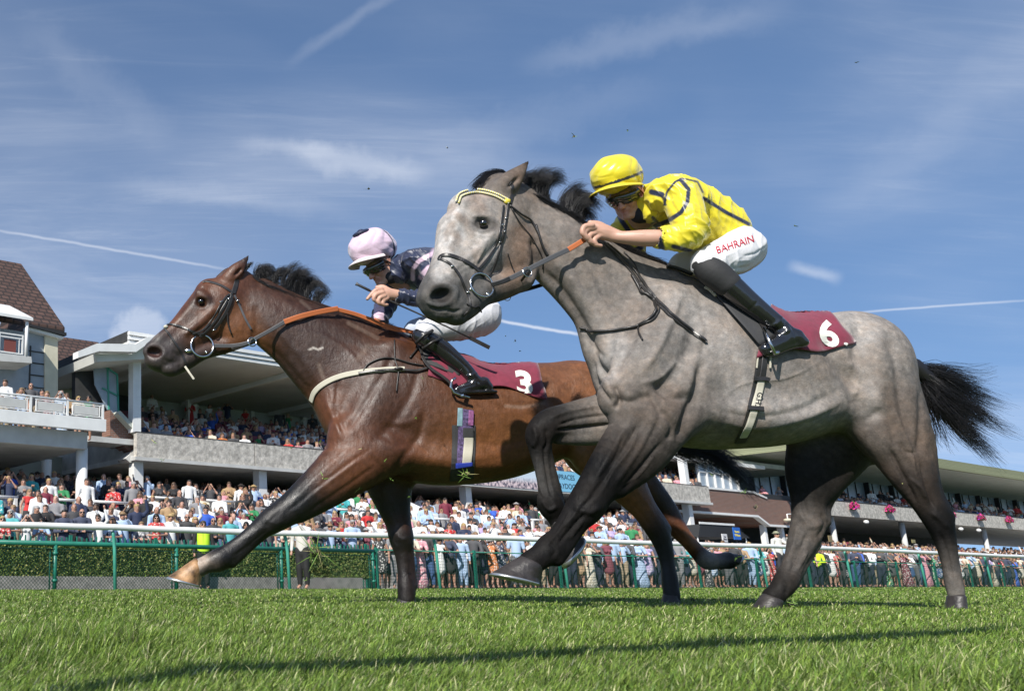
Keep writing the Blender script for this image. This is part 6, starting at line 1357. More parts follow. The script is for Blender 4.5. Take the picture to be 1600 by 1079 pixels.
LEATHER = mat('black_leather', (.022, .020, .019), rough=.38, noise=.3, nscale=30, bump=.25, bscale=200, bdist=.002)
LEATHG = mat('grey_rubber', (.075, .075, .08), rough=.55, bump=.4, bscale=300, bdist=.002); ORANGE = mat('orange_rubber', (.46, .13, .04), rough=.6, bump=.5, bscale=260, bdist=.002)
STEEL = mat('steel', (.62, .62, .60), rough=.18, metal=1.0); PALEW = mat('pale_webbing', (.50, .47, .38), rough=.8, bump=.4, bscale=200, bdist=.002)
def cast(bvh, px, py):
    d = Vector(ray(px, py)).normalized(); h = bvh.ray_cast(Vector((0, 0, CAMH)), d); return (h[0], h[1]) if h[0] is not None else (None, None)
def strap(key, name, pts, w, m, parent, thick=.004, lift=.003, Y=None, step=5.0, join=None, bvh=None):
    """ribbon laid on the horse along picture points; a point with a third number hangs free at that depth offset"""
    root, B, _ = HORSE[key]; B = bvh or B; Y = Y or (YG if key == 'grey' else YB); P = catmull(np.array([p[:2] for p in pts], float), 8) if len(pts) > 2 else np.linspace(pts[0][:2], pts[1][:2], 9)
    n = len(pts) - 1; free = [p[2] if len(p) > 2 else None for p in pts]; out = []
    for i, (x, y) in enumerate(P):
        f = i / (len(P) - 1) * n; a = min(int(f), n - 1); t = f - a; fa, fb = free[a], free[a + 1]; co, no = cast(B, x, y)
        surf = (co + no * (lift + thick / 2), no) if co is not None else None
        def fp(v): return (Vector(at(x, y, Y + v)), None)
        if fa is None and fb is None: q = surf
        elif fa is not None and fb is not None: q = fp(fa + (fb - fa) * t)
        else:
            fv = fa if fa is not None else fb; wgt = t if fb is not None else 1 - t; q0 = surf or fp(fv); q1 = fp(fv); q = (q0[0].lerp(q1[0], wgt), q0[1])
        if q is None: continue
        if q[1] is None: q = (q[0], -Vector(ray(x, y)).normalized())
        out.append(q)
    if len(out) < 2: return None
    # smooth and build a rounded thin section
    for _ in range(2): out = [out[0]] + [((out[i - 1][0] + out[i][0] * 2 + out[i + 1][0]) / 4, (out[i - 1][1] + out[i][1] * 2 + out[i + 1][1]).normalized()) for i in range(1, len(out) - 1)] + [out[-1]]
    mb = MB() if join is None else join; vs = []
    for i, (c, no) in enumerate(out):
        tan = (out[min(i + 1, len(out) - 1)][0] - out[max(i - 1, 0)][0]).normalized(); sd = tan.cross(no).normalized(); no = sd.cross(tan).normalized()
        for a, b in ((-.5, -.5), (-.5, .2), (-.38, .5), (.38, .5), (.5, .2), (.5, -.5)): vs.append(c + sd * a * w + no * b * thick)
    fs = [(i * 6 + k, i * 6 + (k + 1) % 6, (i + 1) * 6 + (k + 1) % 6, (i + 1) * 6 + k) for i in range(len(out) - 1) for k in range(6)] + [tuple(range(6)), tuple((len(out) - 1) * 6 + k for k in range(5, -1, -1))]
    mb.add(vs, fs); return mb if join is not None else mb.build(name, m, parent)
def cord(key, name, pts, r, m, parent, lift=.004, Y=None, join=None):
    root, B, _ = HORSE[key]; Y = Y or (YG if key == 'grey' else YB); P = catmull(np.array([(*p[:2], p[2] if len(p) > 2 else 99) for p in pts], float), 6) if len(pts) > 2 else np.linspace((*pts[0][:2], 99), (*pts[1][:2], 99), 5); out = []
    anyfree = any(len(p) > 2 for p in pts)
    for x, y, d in P:
        co, no = cast(B, x, y)
        if d > 20 and co is not None: out.append(co + no * (r + lift))
        elif anyfree and d < 20: out.append(Vector(at(x, y, Y + max(min(d, .5), -.6))))
    if len(out) < 2: return None
    mb = MB() if join is None else join; mb.tube(out, r, 8); return mb if join is not None else mb.build(name, m, parent, True)
def ringpx(px, py, Y, rpx, rr, tilt=(0, 0), n=28):
    c = Vector(at(px, py, Y)); R_ = rpx / pxm(px, py, Y); x = Vector((1, tilt[0], 0)).normalized(); z = Vector((0, tilt[1], 1)).normalized(); pts = [c + x * R_ * math.cos(a) + z * R_ * math.sin(a) for a in np.linspace(0, 2 * math.pi, n + 1)]
    return MB().tube(pts, rr, 8, caps=False)
def thing_on(name, label, cat, px, py, Y): 
    e = empty(name, at(px, py, Y), label, cat); bpy.context.view_layer.update(); return e
def surf(key, px, py, lift=.0):
    co, no = cast(HORSE[key][1], px, py); return (co + no * lift) if co is not None else None

def grey_tack():
    T = thing_on('bridle', 'black leather bridle with yellow braided browband on the grey horse', 'bridle', 760, 330, YG); B = HORSE['grey'][1]
    # browband: braid of small beads along two rows
    P = catmull(np.array([(716, 316), (722, 305), (745, 300), (772, 305), (795, 317)], float), 9); mbs = {q: MB() for q in range(4)}; k = 0
    strap('grey', 'browband', [(716, 316), (722, 305), (745, 300), (772, 305), (797, 318)], .020, mat('navy_braid', (.03, .035, .06), rough=.6), T, lift=.002)
    for i in range(len(P) - 1):
        for t in (0, .5):
            q = P[i] + (P[i + 1] - P[i]) * t; d = P[i + 1] - P[i]; d /= np.linalg.norm(d); nrm = np.array((-d[1], d[0]))
            for sgn in (-1, 1):
                s = surf('grey', *(q + nrm * sgn * 2.3), .008)
                if s is not None: mbs[(k + (sgn > 0)) % 2 + (2 if sgn > 0 else 0)].ball(s, .0058, 8, 5, 0, (1, 1, 1))
            k += 1
    for q in (2, 3): mbs[q].build('white_braid' if q == 2 else 'yellow_braid', mat('white_braid', (.65, .65, .6), rough=.6) if q == 2 else mat('yellow_braid', (.62, .50, .05), rough=.6), T, True)
    mbs[0].build('white_braid', mat('white_braid', (.65, .65, .6), rough=.6), T, True); mbs[1].build('yellow_braid', mat('yellow_braid', (.62, .50, .05), rough=.6), T, True)
    s = surf('grey', 791, 316, .008); MB().ball(s, .016, 12, 8, 0, (1.1, .6, .9)).build('yellow_rosette', mat('yellow_braid', (.62, .50, .05)), T, True)
    strap('grey', 'headpiece', [(796, 318), (800, 303), (800, 292), (796, 286)], .020, LEATHER, T)
    strap('grey', 'cheekpiece', [(794, 320), (790, 345), (786, 368), (781, 388), (772, 415), (764, 432)], .013, LEATHER, T)
    strap('grey', 'cheekpiece', [(786, 322), (782, 350), (778, 372), (766, 398), (748, 420)], .012, LEATHER, T, lift=.006)
    for p in ((789, 342), (784, 352), (779, 378), (786, 362)): s = surf('grey', *p, .010); MB().tube([s - Vector((.006, 0, .003)), s + Vector((.006, 0, .003))], .0035, 6).build('buckle', STEEL, T, True)
    strap('grey', 'noseband', [(686, 406), (690, 400), (702, 399), (722, 406), (742, 418), (756, 432)], .018, LEATHER, T, lift=.004)
    strap('grey', 'noseband_flash', [(687, 404), (702, 412), (716, 428), (726, 450), (734, 470), (733, 484), (724, 492)], .012, LEATHER, T, lift=.004)
    for p in ((707, 418), (730, 458)): s = surf('grey', *p, .010); MB().tube([s - Vector((.008, 0, 0)), s + Vector((.008, 0, .002))], .005, 6).build('buckle', STEEL, T, True)
    cord('grey', 'chin_tie', [(728, 474), (738, 480), (746, 478), (750, 486)], .004, LEATHER, T)
    cord('grey', 'throatlash', [(795, 322), (812, 335), (828, 345), (838, 362), (845, 378)], .005, LEATHER, T); cord('grey', 'throatlash', [(798, 326), (812, 350), (830, 372), (846, 400), (848, 420)], .0028, LEATHER, T)
    cord('grey', 'throatlash_end', [(836, 352), (842, 372), (848, 388), (856, 400)], .006, LEATHER, T); cord('grey', 'throatlash_end', [(792, 395), (798, 412), (803, 425)], .003, LEATHER, T)
    c = surf('grey', 752, 446, .014); dYr = c.y - YG
    ringpx(753, 445, YG + dYr - .004, 20, .0050, (.25, .12)).build('bit_ring', STEEL, T, True)
    MB().ball(Vector(at(737, 452, YG + dYr - .004)), .012, 12, 8, 0, (1.3, .8, .9)).build('bit_cheek', STEEL, T, True); MB().ball(Vector(at(762, 459, YG + dYr)), .008, 10, 8, 0, (1.4, .8, .8)).build('bit_end', STEEL, T, True)
    # reins
    R_ = thing_on('reins', 'black reins with orange grips between the grey horse and the jockey in yellow', 'reins', 880, 400, YG)
    hy = -.155
    strap('grey', 'near_rein', [(770, 444, dYr - .005), (790, 438, dYr - .012), (815, 426, -.175), (850, 408, -.17), (890, 389, hy)], .024, LEATHG, R_, .005)
    strap('grey', 'rein_grip', [(888, 390, hy), (906, 379, hy), (927, 366, hy)], .026, ORANGE, R_, .008)
    strap('grey', 'rein_billet', [(768, 445, dYr - .006), (782, 441, dYr - .01), (796, 435, dYr - .01)], .020, LEATHER, R_, .012)
    ringpx(824, 425, YG - .19, 8, .0026, (.3, .1)).build('martingale_ring', STEEL, R_, True); ringpx(791, 462, YG + .02, 8, .0022, (.3, .1)).build('martingale_ring', STEEL, R_, True)
    strap('grey', 'far_rein', [(775, 466, .06), (800, 458, .07), (830, 450, .08), (862, 440, .10)], .020, LEATHER, R_, .005)
    strap('grey', 'near_rein', [(800, 450, -.02), (813, 440, -.10), (822, 428, -.17)], .012, LEATHER, R_, .004)
    for off in (0, 6): strap('grey', 'rein_end', [(944 + off, 380, -.13), (960 + off, 398), (985 + off, 424), (1004 + off, 450), (1030 + off * .8, 478), (1060 + off * .6, 505), (1088 + off * .4, 524), (1104, 536)], .012, LEATHER, R_, .004, lift=.006 + off * .001)
    cord('grey', 'neck_strap', [(985, 430), (1002, 455), (1022, 470), (1024, 488), (1006, 506), (980, 514), (940, 518), (915, 515), (907, 512)], .0065, LEATHER, R_)
    cord('grey', 'neck_strap', [(996, 440), (1018, 462), (1030, 478), (1022, 498), (1000, 510)], .004, LEATHER, R_); cord('grey', 'neck_strap', [(998, 510), (1000, 522), (1004, 532)], .004, LEATHER, R_)
    cord('grey', 'neck_strap', [(974, 395), (990, 412), (998, 432), (1002, 452)], .0028, LEATHER, R_)
    return T
def drape(key, corners, na=26, nb=18, lift=.012, wav=.004, seed=1, far=.7, edge=0.0):
    """cloth thrown over the back: near side by picture corners (top-left, top-right, bottom-right, bottom-left), far side mirrored"""
    root, B, _ = HORSE[key]; Y = YG if key == 'grey' else YB; rg = np.random.default_rng(seed); tl, tr, br, bl = [np.array(c, float) for c in corners]; G = []
    for j in range(nb + 1):
        b = j / nb; row = []
        for i in range(na + 1):
            a = i / na; p = (tl * (1 - a) + tr * a) * (1 - b) + (bl * (1 - a) + br * a) * b; p = p + np.array((0, edge * math.sin(a * 9 + seed) * b * b))
            co, no = cast(B, p[0], p[1])
            if co is None:
                for s in range(1, 14):
                    co, no = cast(B, p[0], p[1] + s * 1.5)
                    if co is not None: break
            row.append((co + no * (lift + wav * (math.sin(a * 17 + b * 5 + seed) * b + .6 * math.sin(b * 11 - a * 7))), no) if co is not None else row[-1])
        G.append(row)
    mir = [[(Vector((p.x, 2 * Y - p.y, p.z)), Vector((n.x, -n.y, n.z))) for p, n in row] for row in G[1:int(nb * far)]]
    rows = mir[::-1] + [[(Vector((p.x, Y, p.z + .006)), n) for p, n in G[0]]] + G
    V = []; th = .004
    for row in rows: V += [p for p, n in row]
    for row in rows: V += [p - n * th for p, n in row]
    m = len(rows); w = na + 1; off = m * w; F = []
    for j in range(m - 1):
        for i in range(na): q = (j * w + i, j * w + i + 1, (j + 1) * w + i + 1, (j + 1) * w + i); F.append(q); F.append(tuple(off + v for v in q[::-1]))
    for i in range(na): F.append((i, off + i, off + i + 1, i + 1)); k = (m - 1) * w + i; F.append((k, k + 1, off + k + 1, off + k))
    for j in range(m - 1): k = j * w; F.append((k, k + w, off + k + w, off + k)); k = j * w + na; F.append((k, off + k, off + k + w, k + w))
    mb = MB(); mb.add(V, F); return mb
def text_px(body, cx, cy, hpx, rot, bvh, lift, parent, m, name='lettering', sx_=1.0, shear=0.0, bold=.03, font_res=4, sub=3, width=None):
    """lettering wrapped onto a surface seen at that picture position"""
    cu = bpy.data.curves.new(name, 'FONT'); cu.body = body; cu.size = 1.0; cu.offset = bold; cu.align_x = 'CENTER'; cu.align_y = 'CENTER'; cu.resolution_u = font_res
    o = bpy.data.objects.new(name, cu); COL.objects.link(o); bpy.context.view_layer.update(); me = bpy.data.meshes.new_from_object(o.evaluated_get(bpy.context.evaluated_depsgraph_get())); bpy.data.objects.remove(o)
    bm = bmesh.new(); bm.from_mesh(me); bmesh.ops.triangulate(bm, faces=bm.faces)
    for _ in range(sub):
        L = [e for e in bm.edges if e.calc_length() > .12]
        if L: bmesh.ops.subdivide_edges(bm, edges=L, cuts=1, use_grid_fill=False); bmesh.ops.triangulate(bm, faces=bm.faces)
    ys = [v.co.y for v in bm.verts]; h = max(ys) - min(ys); my = (max(ys) + min(ys)) / 2; c, s = math.cos(R(rot)), math.sin(R(rot)); bad = []
    for v in bm.verts:
        x = v.co.x / h * hpx * sx_; y = -(v.co.y - my) / h * hpx; x += y * shear; px, py = cx + x * c - y * s, cy + x * s + y * c; co, no = cast(bvh, px, py)
        if co is None: bad.append(v); continue
        v.co = co + no * lift
    bmesh.ops.delete(bm, geom=bad, context='VERTS'); bm.to_mesh(me); bm.free(); me.materials.clear(); return link(name, me, parent, m)
def bvh_of(o):
    me = o.data; M = o.matrix_world if o.parent is None else (o.parent.matrix_world @ o.matrix_parent_inverse @ o.matrix_basis); return BVHTree.FromPolygons([M @ v.co for v in me.vertices], [tuple(p.vertices) for p in me.polygons])
M_maroon = mat('maroon_cloth', (.17, .012, .035), rough=.75, noise=.15, nscale=30, bump=.3, bscale=40, sheen=.3, bdist=.006)
M_num = mat('white_number', (.72, .71, .64), rough=.7); M_sad = mat('grey_black_pad', (.04, .04, .042), rough=.75, bump=.5, bscale=220, bdist=.003)
def girth(key, parent, path, layers):
    for nm, w, m, off, lift, p in layers: strap(key, nm, [(x + off, y) for x, y in (p or path)], w, m, parent, .005, lift)
def saddles():
    # grey: cloth six, pad, saddle
    c = thing_on('saddle_cloth', 'maroon saddle cloth with white number six on the grey horse', 'saddle cloth', 1260, 510, YG)
    cl = drape('grey', ((1205, 470), (1292, 486), (1337, 541), (1179, 556)), lift=.016, wav=.004, seed=2, edge=4).build('cloth', M_maroon, c, True)
    bv = bvh_of(cl); text_px('6', 1293, 521, 42, 2, bv, .003, c, M_num, 'number', 1.1, shear=.34, bold=.035); text_px('.', 1321, 537, 4, 10, bv, .003, c, M_num, 'number', 1.6)
    s = thing_on('saddle', 'small black racing saddle with grey pad, stirrup and girth on the grey horse', 'saddle', 1150, 470, YG)
    drape('grey', ((1104, 452), (1160, 466), (1226, 514), (1184, 543)), 16, 16, .024, .001, 4).build('pad', M_sad, s, True)
    strap('grey', 'pad_edge', [(1060, 428), (1090, 442), (1110, 458), (1135, 482), (1160, 508), (1185, 536)], .010, LEATHER, s, .006, .010)
    strap('grey', 'sheepskin', [(1100, 452), (1110, 458), (1118, 466)], .026, mat('fleece', (.55, .5, .4), rough=.95, bump=1, bscale=120), s, .012, .012)
    cord('grey', 'saddle_front', [(1040, 418), (1060, 424), (1080, 432)], .010, LEATHER, s)
    # girth
    G0 = [(1190, 552), (1187, 580), (1181, 615), (1174, 645), (1165, 672), (1156, 690)]
    girth('grey', s, G0, [('girth_backing', .050, LEATHER, 0, .004, None), ('girth_web', .032, PALEW, 0, .010, [(1188, 590), (1183, 615), (1176, 642), (1168, 665), (1160, 680)]), ('girth_strap', .024, LEATHER, 1, .009, [(1192, 553), (1190, 572), (1187, 590)]), ('girth_edge', .008, PALEW, 11, .009, [(1191, 553), (1190, 575)]), ('girth_edge', .006, PALEW, -9, .009, [(1191, 556), (1189, 575)])])
    for p in ((1187, 592), (1178, 638)): strap('grey', 'girth_buckle', [(p[0] - 12, p[1]), (p[0] + 12, p[1] + 2)], .022, LEATHER, s, .006, .014)
    text_px('G.H.', 1183, 625, 9, 100, HORSE['grey'][1], .016, s, LEATHER, 'girth_lettering', bold=.02)
    # bay: cloth three
    c2 = thing_on('saddle_cloth', 'maroon saddle cloth with white number three on the bay horse', 'saddle cloth', 770, 590, YB)
    cl2 = drape('bay', ((672, 548), (840, 570), (852, 621), (668, 592)), lift=.016, wav=.005, seed=5, edge=5).build('cloth', M_maroon, c2, True)
    cl3 = strap('bay', 'cloth_flap', [(672, 556), (700, 570), (715, 592), (716, 612)], .11, M_maroon, c2, .005, .018)
    text_px('3', 819, 598, 38, 4, bvh_of(cl2), .003, c2, M_num, 'number', 1.15, shear=.22, bold=.045)
    s2 = thing_on('saddle', 'small black racing saddle with striped girth on the bay horse', 'saddle', 690, 560, YB)
    drape('bay', ((640, 528), (720, 560), (716, 590), (668, 572)), 12, 12, .024, .001, 4).build('pad', M_sad, s2, True)
    strap('bay', 'pad_edge', [(655, 548), (660, 565), (672, 580), (690, 592), (704, 604)], .018, LEATHER, s2, .005, .030)
    G1_ = [(726, 622), (726, 660), (724, 700), (720, 735)]
    girth('bay', s2, G1_, [('girth_backing', .140, M_sad, -1, .004, [(725, 664), (725, 700), (722, 748)]), ('girth_web', .085, mat('violet_webbing', (.10, .07, .16), rough=.85, noise=.7, nscale=60, bump=.5, bscale=120), 0, .010, [(727, 640), (726, 665), (725, 700), (723, 728)]), ('girth_web', .055, PALEW, 4, .016, [(727, 672), (726, 700), (723, 724)]), ('girth_web', .03, mat('pale_blue_webbing', (.20, .32, .36), rough=.85, noise=.3), -9, .013, [(727, 638), (726, 665)]),
        ('girth_web', .03, mat('pink_webbing', (.26, .09, .22), rough=.85, noise=.5, nscale=60), 7, .014, [(728, 642), (727, 664)]), ('girth_trim', .10, mat('blue_trim', (.03, .06, .45), rough=.7), 0, .018, [(723, 722), (723, 727)]), ('girth_buckle', .062, M_sad, 3, .018, [(727, 668), (727, 682)])])
    # breast girth
    b = thing_on('breast_girth', 'cream elastic breast girth with black straps across the bay chest', 'breast girth', 560, 590, YB)
    strap('bay', 'band', [(487, 626), (492, 612), (505, 600), (528, 589), (560, 582), (600, 578), (632, 577)], .032, PALEW, b, .006, .006)
    strap('bay', 'strap', [(560, 584), (590, 580), (625, 579), (650, 580), (672, 575)], .014, LEATHER, b, .005, .014)
    cord('bay', 'strap', [(568, 580), (575, 570), (592, 562), (612, 560), (640, 568), (662, 572)], .005, LEATHER, b); cord('bay', 'strap', [(616, 532), (616, 550), (618, 566), (622, 580), (620, 600), (619, 612)], .004, LEATHER, b); cord('bay', 'strap', [(640, 560), (650, 548), (655, 540)], .006, LEATHER, b)
    s = surf('bay', 622, 578, .02); MB().ball(s, .018, 8, 6, 0, (1.6, .6, .6)).build('buckle', LEATHER, b, True)
def bay_tack():
    T = thing_on('bridle', 'black leather bridle with large ring bit on the bay horse', 'bridle', 320, 470, YB)
    strap('bay', 'browband', [(317, 441), (325, 440), (345, 446), (363, 457)], .017, LEATHER, T); strap('bay', 'headpiece', [(364, 458), (368, 446), (370, 436)], .03, LEATHER, T)
    strap('bay', 'cheekpiece', [(363, 457), (350, 478), (338, 498), (322, 518), (312, 526)], .016, LEATHER, T); strap('bay', 'cheekpiece', [(358, 460), (348, 470), (330, 500), (318, 515), (300, 522)], .012, LEATHER, T, lift=.008)
    strap('bay', 'cheekpiece', [(362, 462), (356, 480), (345, 500), (334, 514)], .022, LEATHER, T, lift=.010); cord('bay', 'loose_strap', [(354, 488), (356, 505), (362, 522)], .005, LEATHER, T)
    strap('bay', 'noseband', [(258, 511), (266, 507), (285, 511), (308, 521), (318, 521)], .014, LEATHER, T, lift=.005); strap('bay', 'noseband_flash', [(256, 512), (268, 528), (280, 546), (287, 560), (291, 572)], .014, LEATHER, T, lift=.005)
    strap('bay', 'flash_end', [(289, 572, -.11), (296, 582, -.12), (303, 592, -.12)], .013, PALEW, T, .004); strap('bay', 'throatlash', [(366, 461), (375, 480), (384, 500), (392, 514)], .014, LEATHG, T)
    for p in ((356, 467), (345, 472), (333, 515), (370, 470)): 
        s = surf('bay', *p, .012)
        if s is not None: MB().tube([s - Vector((.010, 0, .004)), s + Vector((.010, 0, .004))], .005, 6).build('buckle', STEEL, T, True)
    MB().ball(surf('bay', 260, 512, .008), .016, 8, 6, 0, (1, 1, .8)).build('fleece_pad', PALEW, T, True)
    c = surf('bay', 316, 538, .015); d = c.y - YB
    ringpx(316, 540, YB + d - .01, 18, .0065, (.2, .1)).build('bit_ring', STEEL, T, True); MB().ball(Vector(at(294, 548, YB + d - .008)), .018, 12, 8, 0, (1.5, .8, .9)).build('bit_cheek', STEEL, T, True); MB().ball(Vector(at(322, 550, YB + d)), .010, 10, 8).build('bit_end', STEEL, T, True)
    R_ = thing_on('reins', 'grey and orange rubber reins lying along the neck of the bay horse', 'reins', 450, 505, YB)
    strap('bay', 'near_rein', [(335, 540, d - .005), (362, 540, d - .01), (385, 536, -.14), (402, 527, -.15), (424, 515, -.15), (446, 502, -.15)], .024, LEATHG, R_, .006)
    strap('bay', 'rein_grip', [(444, 503, -.15), (470, 494, -.148), (500, 487, -.13), (528, 482, -.11)], .034, ORANGE, R_, .009)
    strap('bay', 'rein_grip', [(522, 482, -.10), (560, 492, -.09), (600, 508, -.09), (632, 516, -.09), (655, 522, -.09)], .026, ORANGE, R_, .009); strap('bay', 'rein_end', [(585, 498, -.08), (610, 514, -.10), (640, 518, -.11), (656, 516, -.11)], .014, ORANGE, R_, .006)
    ringpx(394, 534, YB - .165, 7, .0045, (.3, .1)).build('martingale_ring', STEEL, R_, True)
    strap('bay', 'martingale', [(362, 545, -.08), (380, 541, -.10), (393, 534, -.14)], .016, LEATHER, R_, .005)

# ------------------------------------------------------------------ hair
def hairs(name, guides, n, parent, m, Y, w=.0011, spread=.012, seed=1, wild=.02, locks=0):
    """strands blended between neighbouring guides; guide = [(px, py, dy) ...]"""
    rg = np.random.default_rng(seed); G = []
    for g in guides: G.append(np.array([at(x, y, Y + d) for x, y, d in g]))
    k = 9; G = [np.array([c for c in catmull(g, 6)]) for g in G]; G = [g[np.linspace(0, len(g) - 1, k).astype(int)] for g in G]; G = np.array(G)
    f = rg.uniform(0, len(G) - 1, n) if len(G) > 1 else np.zeros(n)
    if locks: lc = np.sort(rg.uniform(0, len(G) - 1, locks)); li = rg.integers(0, locks, n); f = np.clip(lc[li] + rg.normal(0, .06 * (len(G) - 1) / 3, n), 0, len(G) - 1)
    a = np.minimum(f.astype(int), max(len(G) - 2, 0)); t = (f - a)[:, None, None]; S = G[a] * (1 - t) + G[np.minimum(a + 1, len(G) - 1)] * t
    L = rg.uniform(.45, 1.05, n)
    if locks: L = np.clip(rg.uniform(.72, 1.05, locks)[li] * rg.uniform(.75, 1.05, n), .2, 1.0)
    tt = np.linspace(0, 1, k)[None, :, None]; S = S[:, :1] + (S - S[:, :1]); idx = np.clip(tt[..., 0] * L[:, None], 0, 1) * (k - 1); i0 = np.floor(idx).astype(int); i1 = np.minimum(i0 + 1, k - 1); fr = (idx - i0)[..., None]; ar = np.arange(n)[:, None]; S = S[ar, i0] * (1 - fr) + S[ar, i1] * fr
    clump = rg.normal(size=(max(n // 18, 1), 3)) * spread; cid = rg.integers(0, len(clump), n); S = S + clump[cid][:, None] * (.25 + .9 * tt) + rg.normal(size=(n, 1, 3)) * spread * .35
    ph = rg.uniform(0, 6.28, (n, 1, 3)); S = S + np.sin(tt * rg.uniform(3, 8, (n, 1, 3)) + ph) * wild * tt ** 1.3 - np.sin(ph) * 0
    if locks:
        off = rg.normal(size=(locks, 1, 3)) * spread * 1.6; sw = np.sin(tt * rg.uniform(3, 7, (locks, 1, 3)) + rg.uniform(0, 6.28, (locks, 1, 3))) * spread * .7 * tt; mean = np.stack([S[li == q].mean(0) if (li == q).any() else S[0] for q in range(locks)]); S = S + (mean[li] - S) * tt * .42 + (off * tt ** 1.2 + sw)[li]
    d = np.gradient(S, axis=1); v = S - np.array((0, 0, CAMH)); sd = np.cross(d, v); sd /= np.maximum(np.linalg.norm(sd, axis=2, keepdims=True), 1e-9); nn = np.cross(d, sd); nn /= np.maximum(np.linalg.norm(nn, axis=2, keepdims=True), 1e-9)
    wd = (w * (1 - .8 * tt)) * rg.uniform(.6, 1.4, (n, 1, 1)); A, B, C = S - sd * wd, S + sd * wd, S + nn * wd * 1.4; V = np.stack([A, B, C], 2).reshape(-1, 3)
    base = (np.arange(n) * k * 3)[:, None, None] + (np.arange(k - 1) * 3)[None, :, None]; F = np.concatenate([base + np.array((0, 1, 4, 3)), base + np.array((1, 2, 5, 4)), base + np.array((2, 0, 3, 5))], 1).reshape(-1, 4)
    return link(name, npmesh(name, V, F), parent, m)
M_hairk = mat('black_horsehair', (.012, .011, .012), rough=.38, spec=.5)
def horse_hair():
    g = 'x'
    hairs('mane', [[(806, 296, .0), (812, 284, .0), (822, 281, .0), (838, 284, .0)], [(825, 302, .0), (828, 280, .0), (845, 271, .0), (868, 277, .0)], [(842, 312, .0), (842, 288, .0), (858, 274, .0), (885, 282, .0)], [(858, 324, .0), (862, 295, .0), (880, 282, .0), (908, 294, .0)], [(875, 338, .0), (882, 306, .0), (900, 292, .0), (928, 314, .0)], [(892, 350, .0), (898, 318, .0), (915, 306, .0), (940, 332, .0)], [(908, 360, .0), (912, 335, .0), (926, 328, .0), (946, 352, .0)]], 3000, GREY, M_hairk, YG, .0011, .018, 1, .014, 20)
    hairs('mane', [[(812, 300, -.02), (830, 305, -.03), (850, 318, -.03), (868, 336, -.03)], [(838, 312, -.02), (860, 318, -.03), (884, 336, -.03), (905, 356, -.03)], [(868, 332, -.02), (890, 335, -.03), (915, 352, -.03), (940, 372, -.03)], [(900, 356, -.02), (925, 362, -.03), (948, 376, -.03), (975, 398, -.03)]], 1500, GREY, M_hairk, YG, .0014, .008, 2, .006)
    hairs('mane', [[(925, 372, .0), (950, 372, .0), (980, 392, .0), (1005, 408, .0)], [(950, 386, .0), (975, 386, .0), (1005, 406, .0), (1030, 420, .0)], [(980, 400, .0), (1005, 400, .0), (1030, 416, .0), (1052, 424, .0)], [(1010, 415, .0), (1030, 412, .0), (1050, 422, .0), (1072, 434, .0)]], 1100, GREY, M_hairk, YG, .0014, .010, 3, .010)
    hairs('forelock', [[(800, 290, .0), (785, 274, .0), (762, 273, -.01), (738, 292, -.03)], [(800, 288, .02), (782, 270, .02), (758, 274, .02), (736, 296, .0)], [(798, 294, -.03), (782, 280, -.04), (764, 282, -.05), (746, 296, -.06)]], 1100, GREY, M_hairk, YG, .0014, .008, 4, .004)
    hairs('tail', [[(1436, 574, .0), (1460, 580, .0), (1494, 590, .0), (1536, 604, .0)], [(1440, 580, .0), (1472, 594, .0), (1518, 622, .0), (1560, 650, .0)], [(1442, 586, .0), (1478, 606, .0), (1524, 640, .0), (1574, 672, .0)], [(1444, 592, .0), (1482, 618, .0), (1530, 650, .0), (1598, 694, .0)], [(1444, 598, .0), (1482, 632, .0), (1532, 674, .0), (1604, 720, .0)], [(1446, 602, .0), (1480, 638, .0), (1526, 686, .0), (1586, 726, .0)], [(1446, 606, .0), (1470, 640, .0), (1505, 680, .0), (1545, 715, .0)], [(1446, 606, .0), (1462, 632, .0), (1490, 655, .0), (1530, 668, .0)]], 2300, GREY, M_hairk, YG, .0010, .025, 5, .022, 30)
    hairs('tail', [[(1436, 574, .0), (1470, 572, .0), (1510, 576, .0), (1545, 582, .0)], [(1438, 578, .0), (1475, 586, .0), (1510, 600, .0), (1535, 604, .0)]], 90, GREY, M_hairk, YG, .0010, .02, 15, .02, 7)
    S = Solid(); chainpx(S, [(1428, 572, 13, 0, .9), (1450, 590, 12, 0, .9), (1474, 612, 9, 0, .9), (1505, 642, 5, 0, 1.)], .01, (.012, .011, .012)); me, V, Q = S.mesh('tail_dock', .01); link('tail_dock', me, GREY, M_hairk)
    hairs('mane', [[(398, 432, .0), (405, 420, .0), (412, 424, .0), (420, 432, .0)], [(425, 452, .0), (428, 430, .0), (436, 420, .0), (448, 422, .0)], [(445, 462, .0), (442, 438, .0), (455, 424, .0), (475, 430, .0)], [(465, 470, .0), (462, 445, .0), (478, 430, .0), (500, 442, .0)], [(482, 476, .0), (482, 452, .0), (496, 440, .0), (512, 456, .0)], [(500, 484, .0), (502, 466, .0), (512, 458, .0), (522, 470, .0)]], 2200, BAY, M_hairk, YB, .0012, .020, 6, .016, 22)
    hairs('mane', [[(385, 428, -.02), (405, 440, -.03), (425, 452, -.03), (445, 468, -.03)], [(420, 450, -.02), (450, 462, -.03), (478, 474, -.03), (505, 484, -.03)], [(470, 474, -.02), (500, 482, -.03), (530, 494, -.03), (560, 508, -.03)], [(520, 488, -.01), (550, 494, -.03), (590, 514, -.03), (625, 530, -.03)], [(570, 500, .0), (600, 506, .0), (630, 520, .0), (655, 540, .0)]], 1800, BAY, M_hairk, YB, .0016, .010, 7, .008)
    hairs('forelock', [[(376, 428, .0), (366, 420, .0), (352, 426, .0), (338, 440, .0)], [(382, 424, .0), (392, 414, .0), (396, 410, .0), (394, 420, .0)]], 260, BAY, M_hairk, YB, .0014, .006, 8, .006)
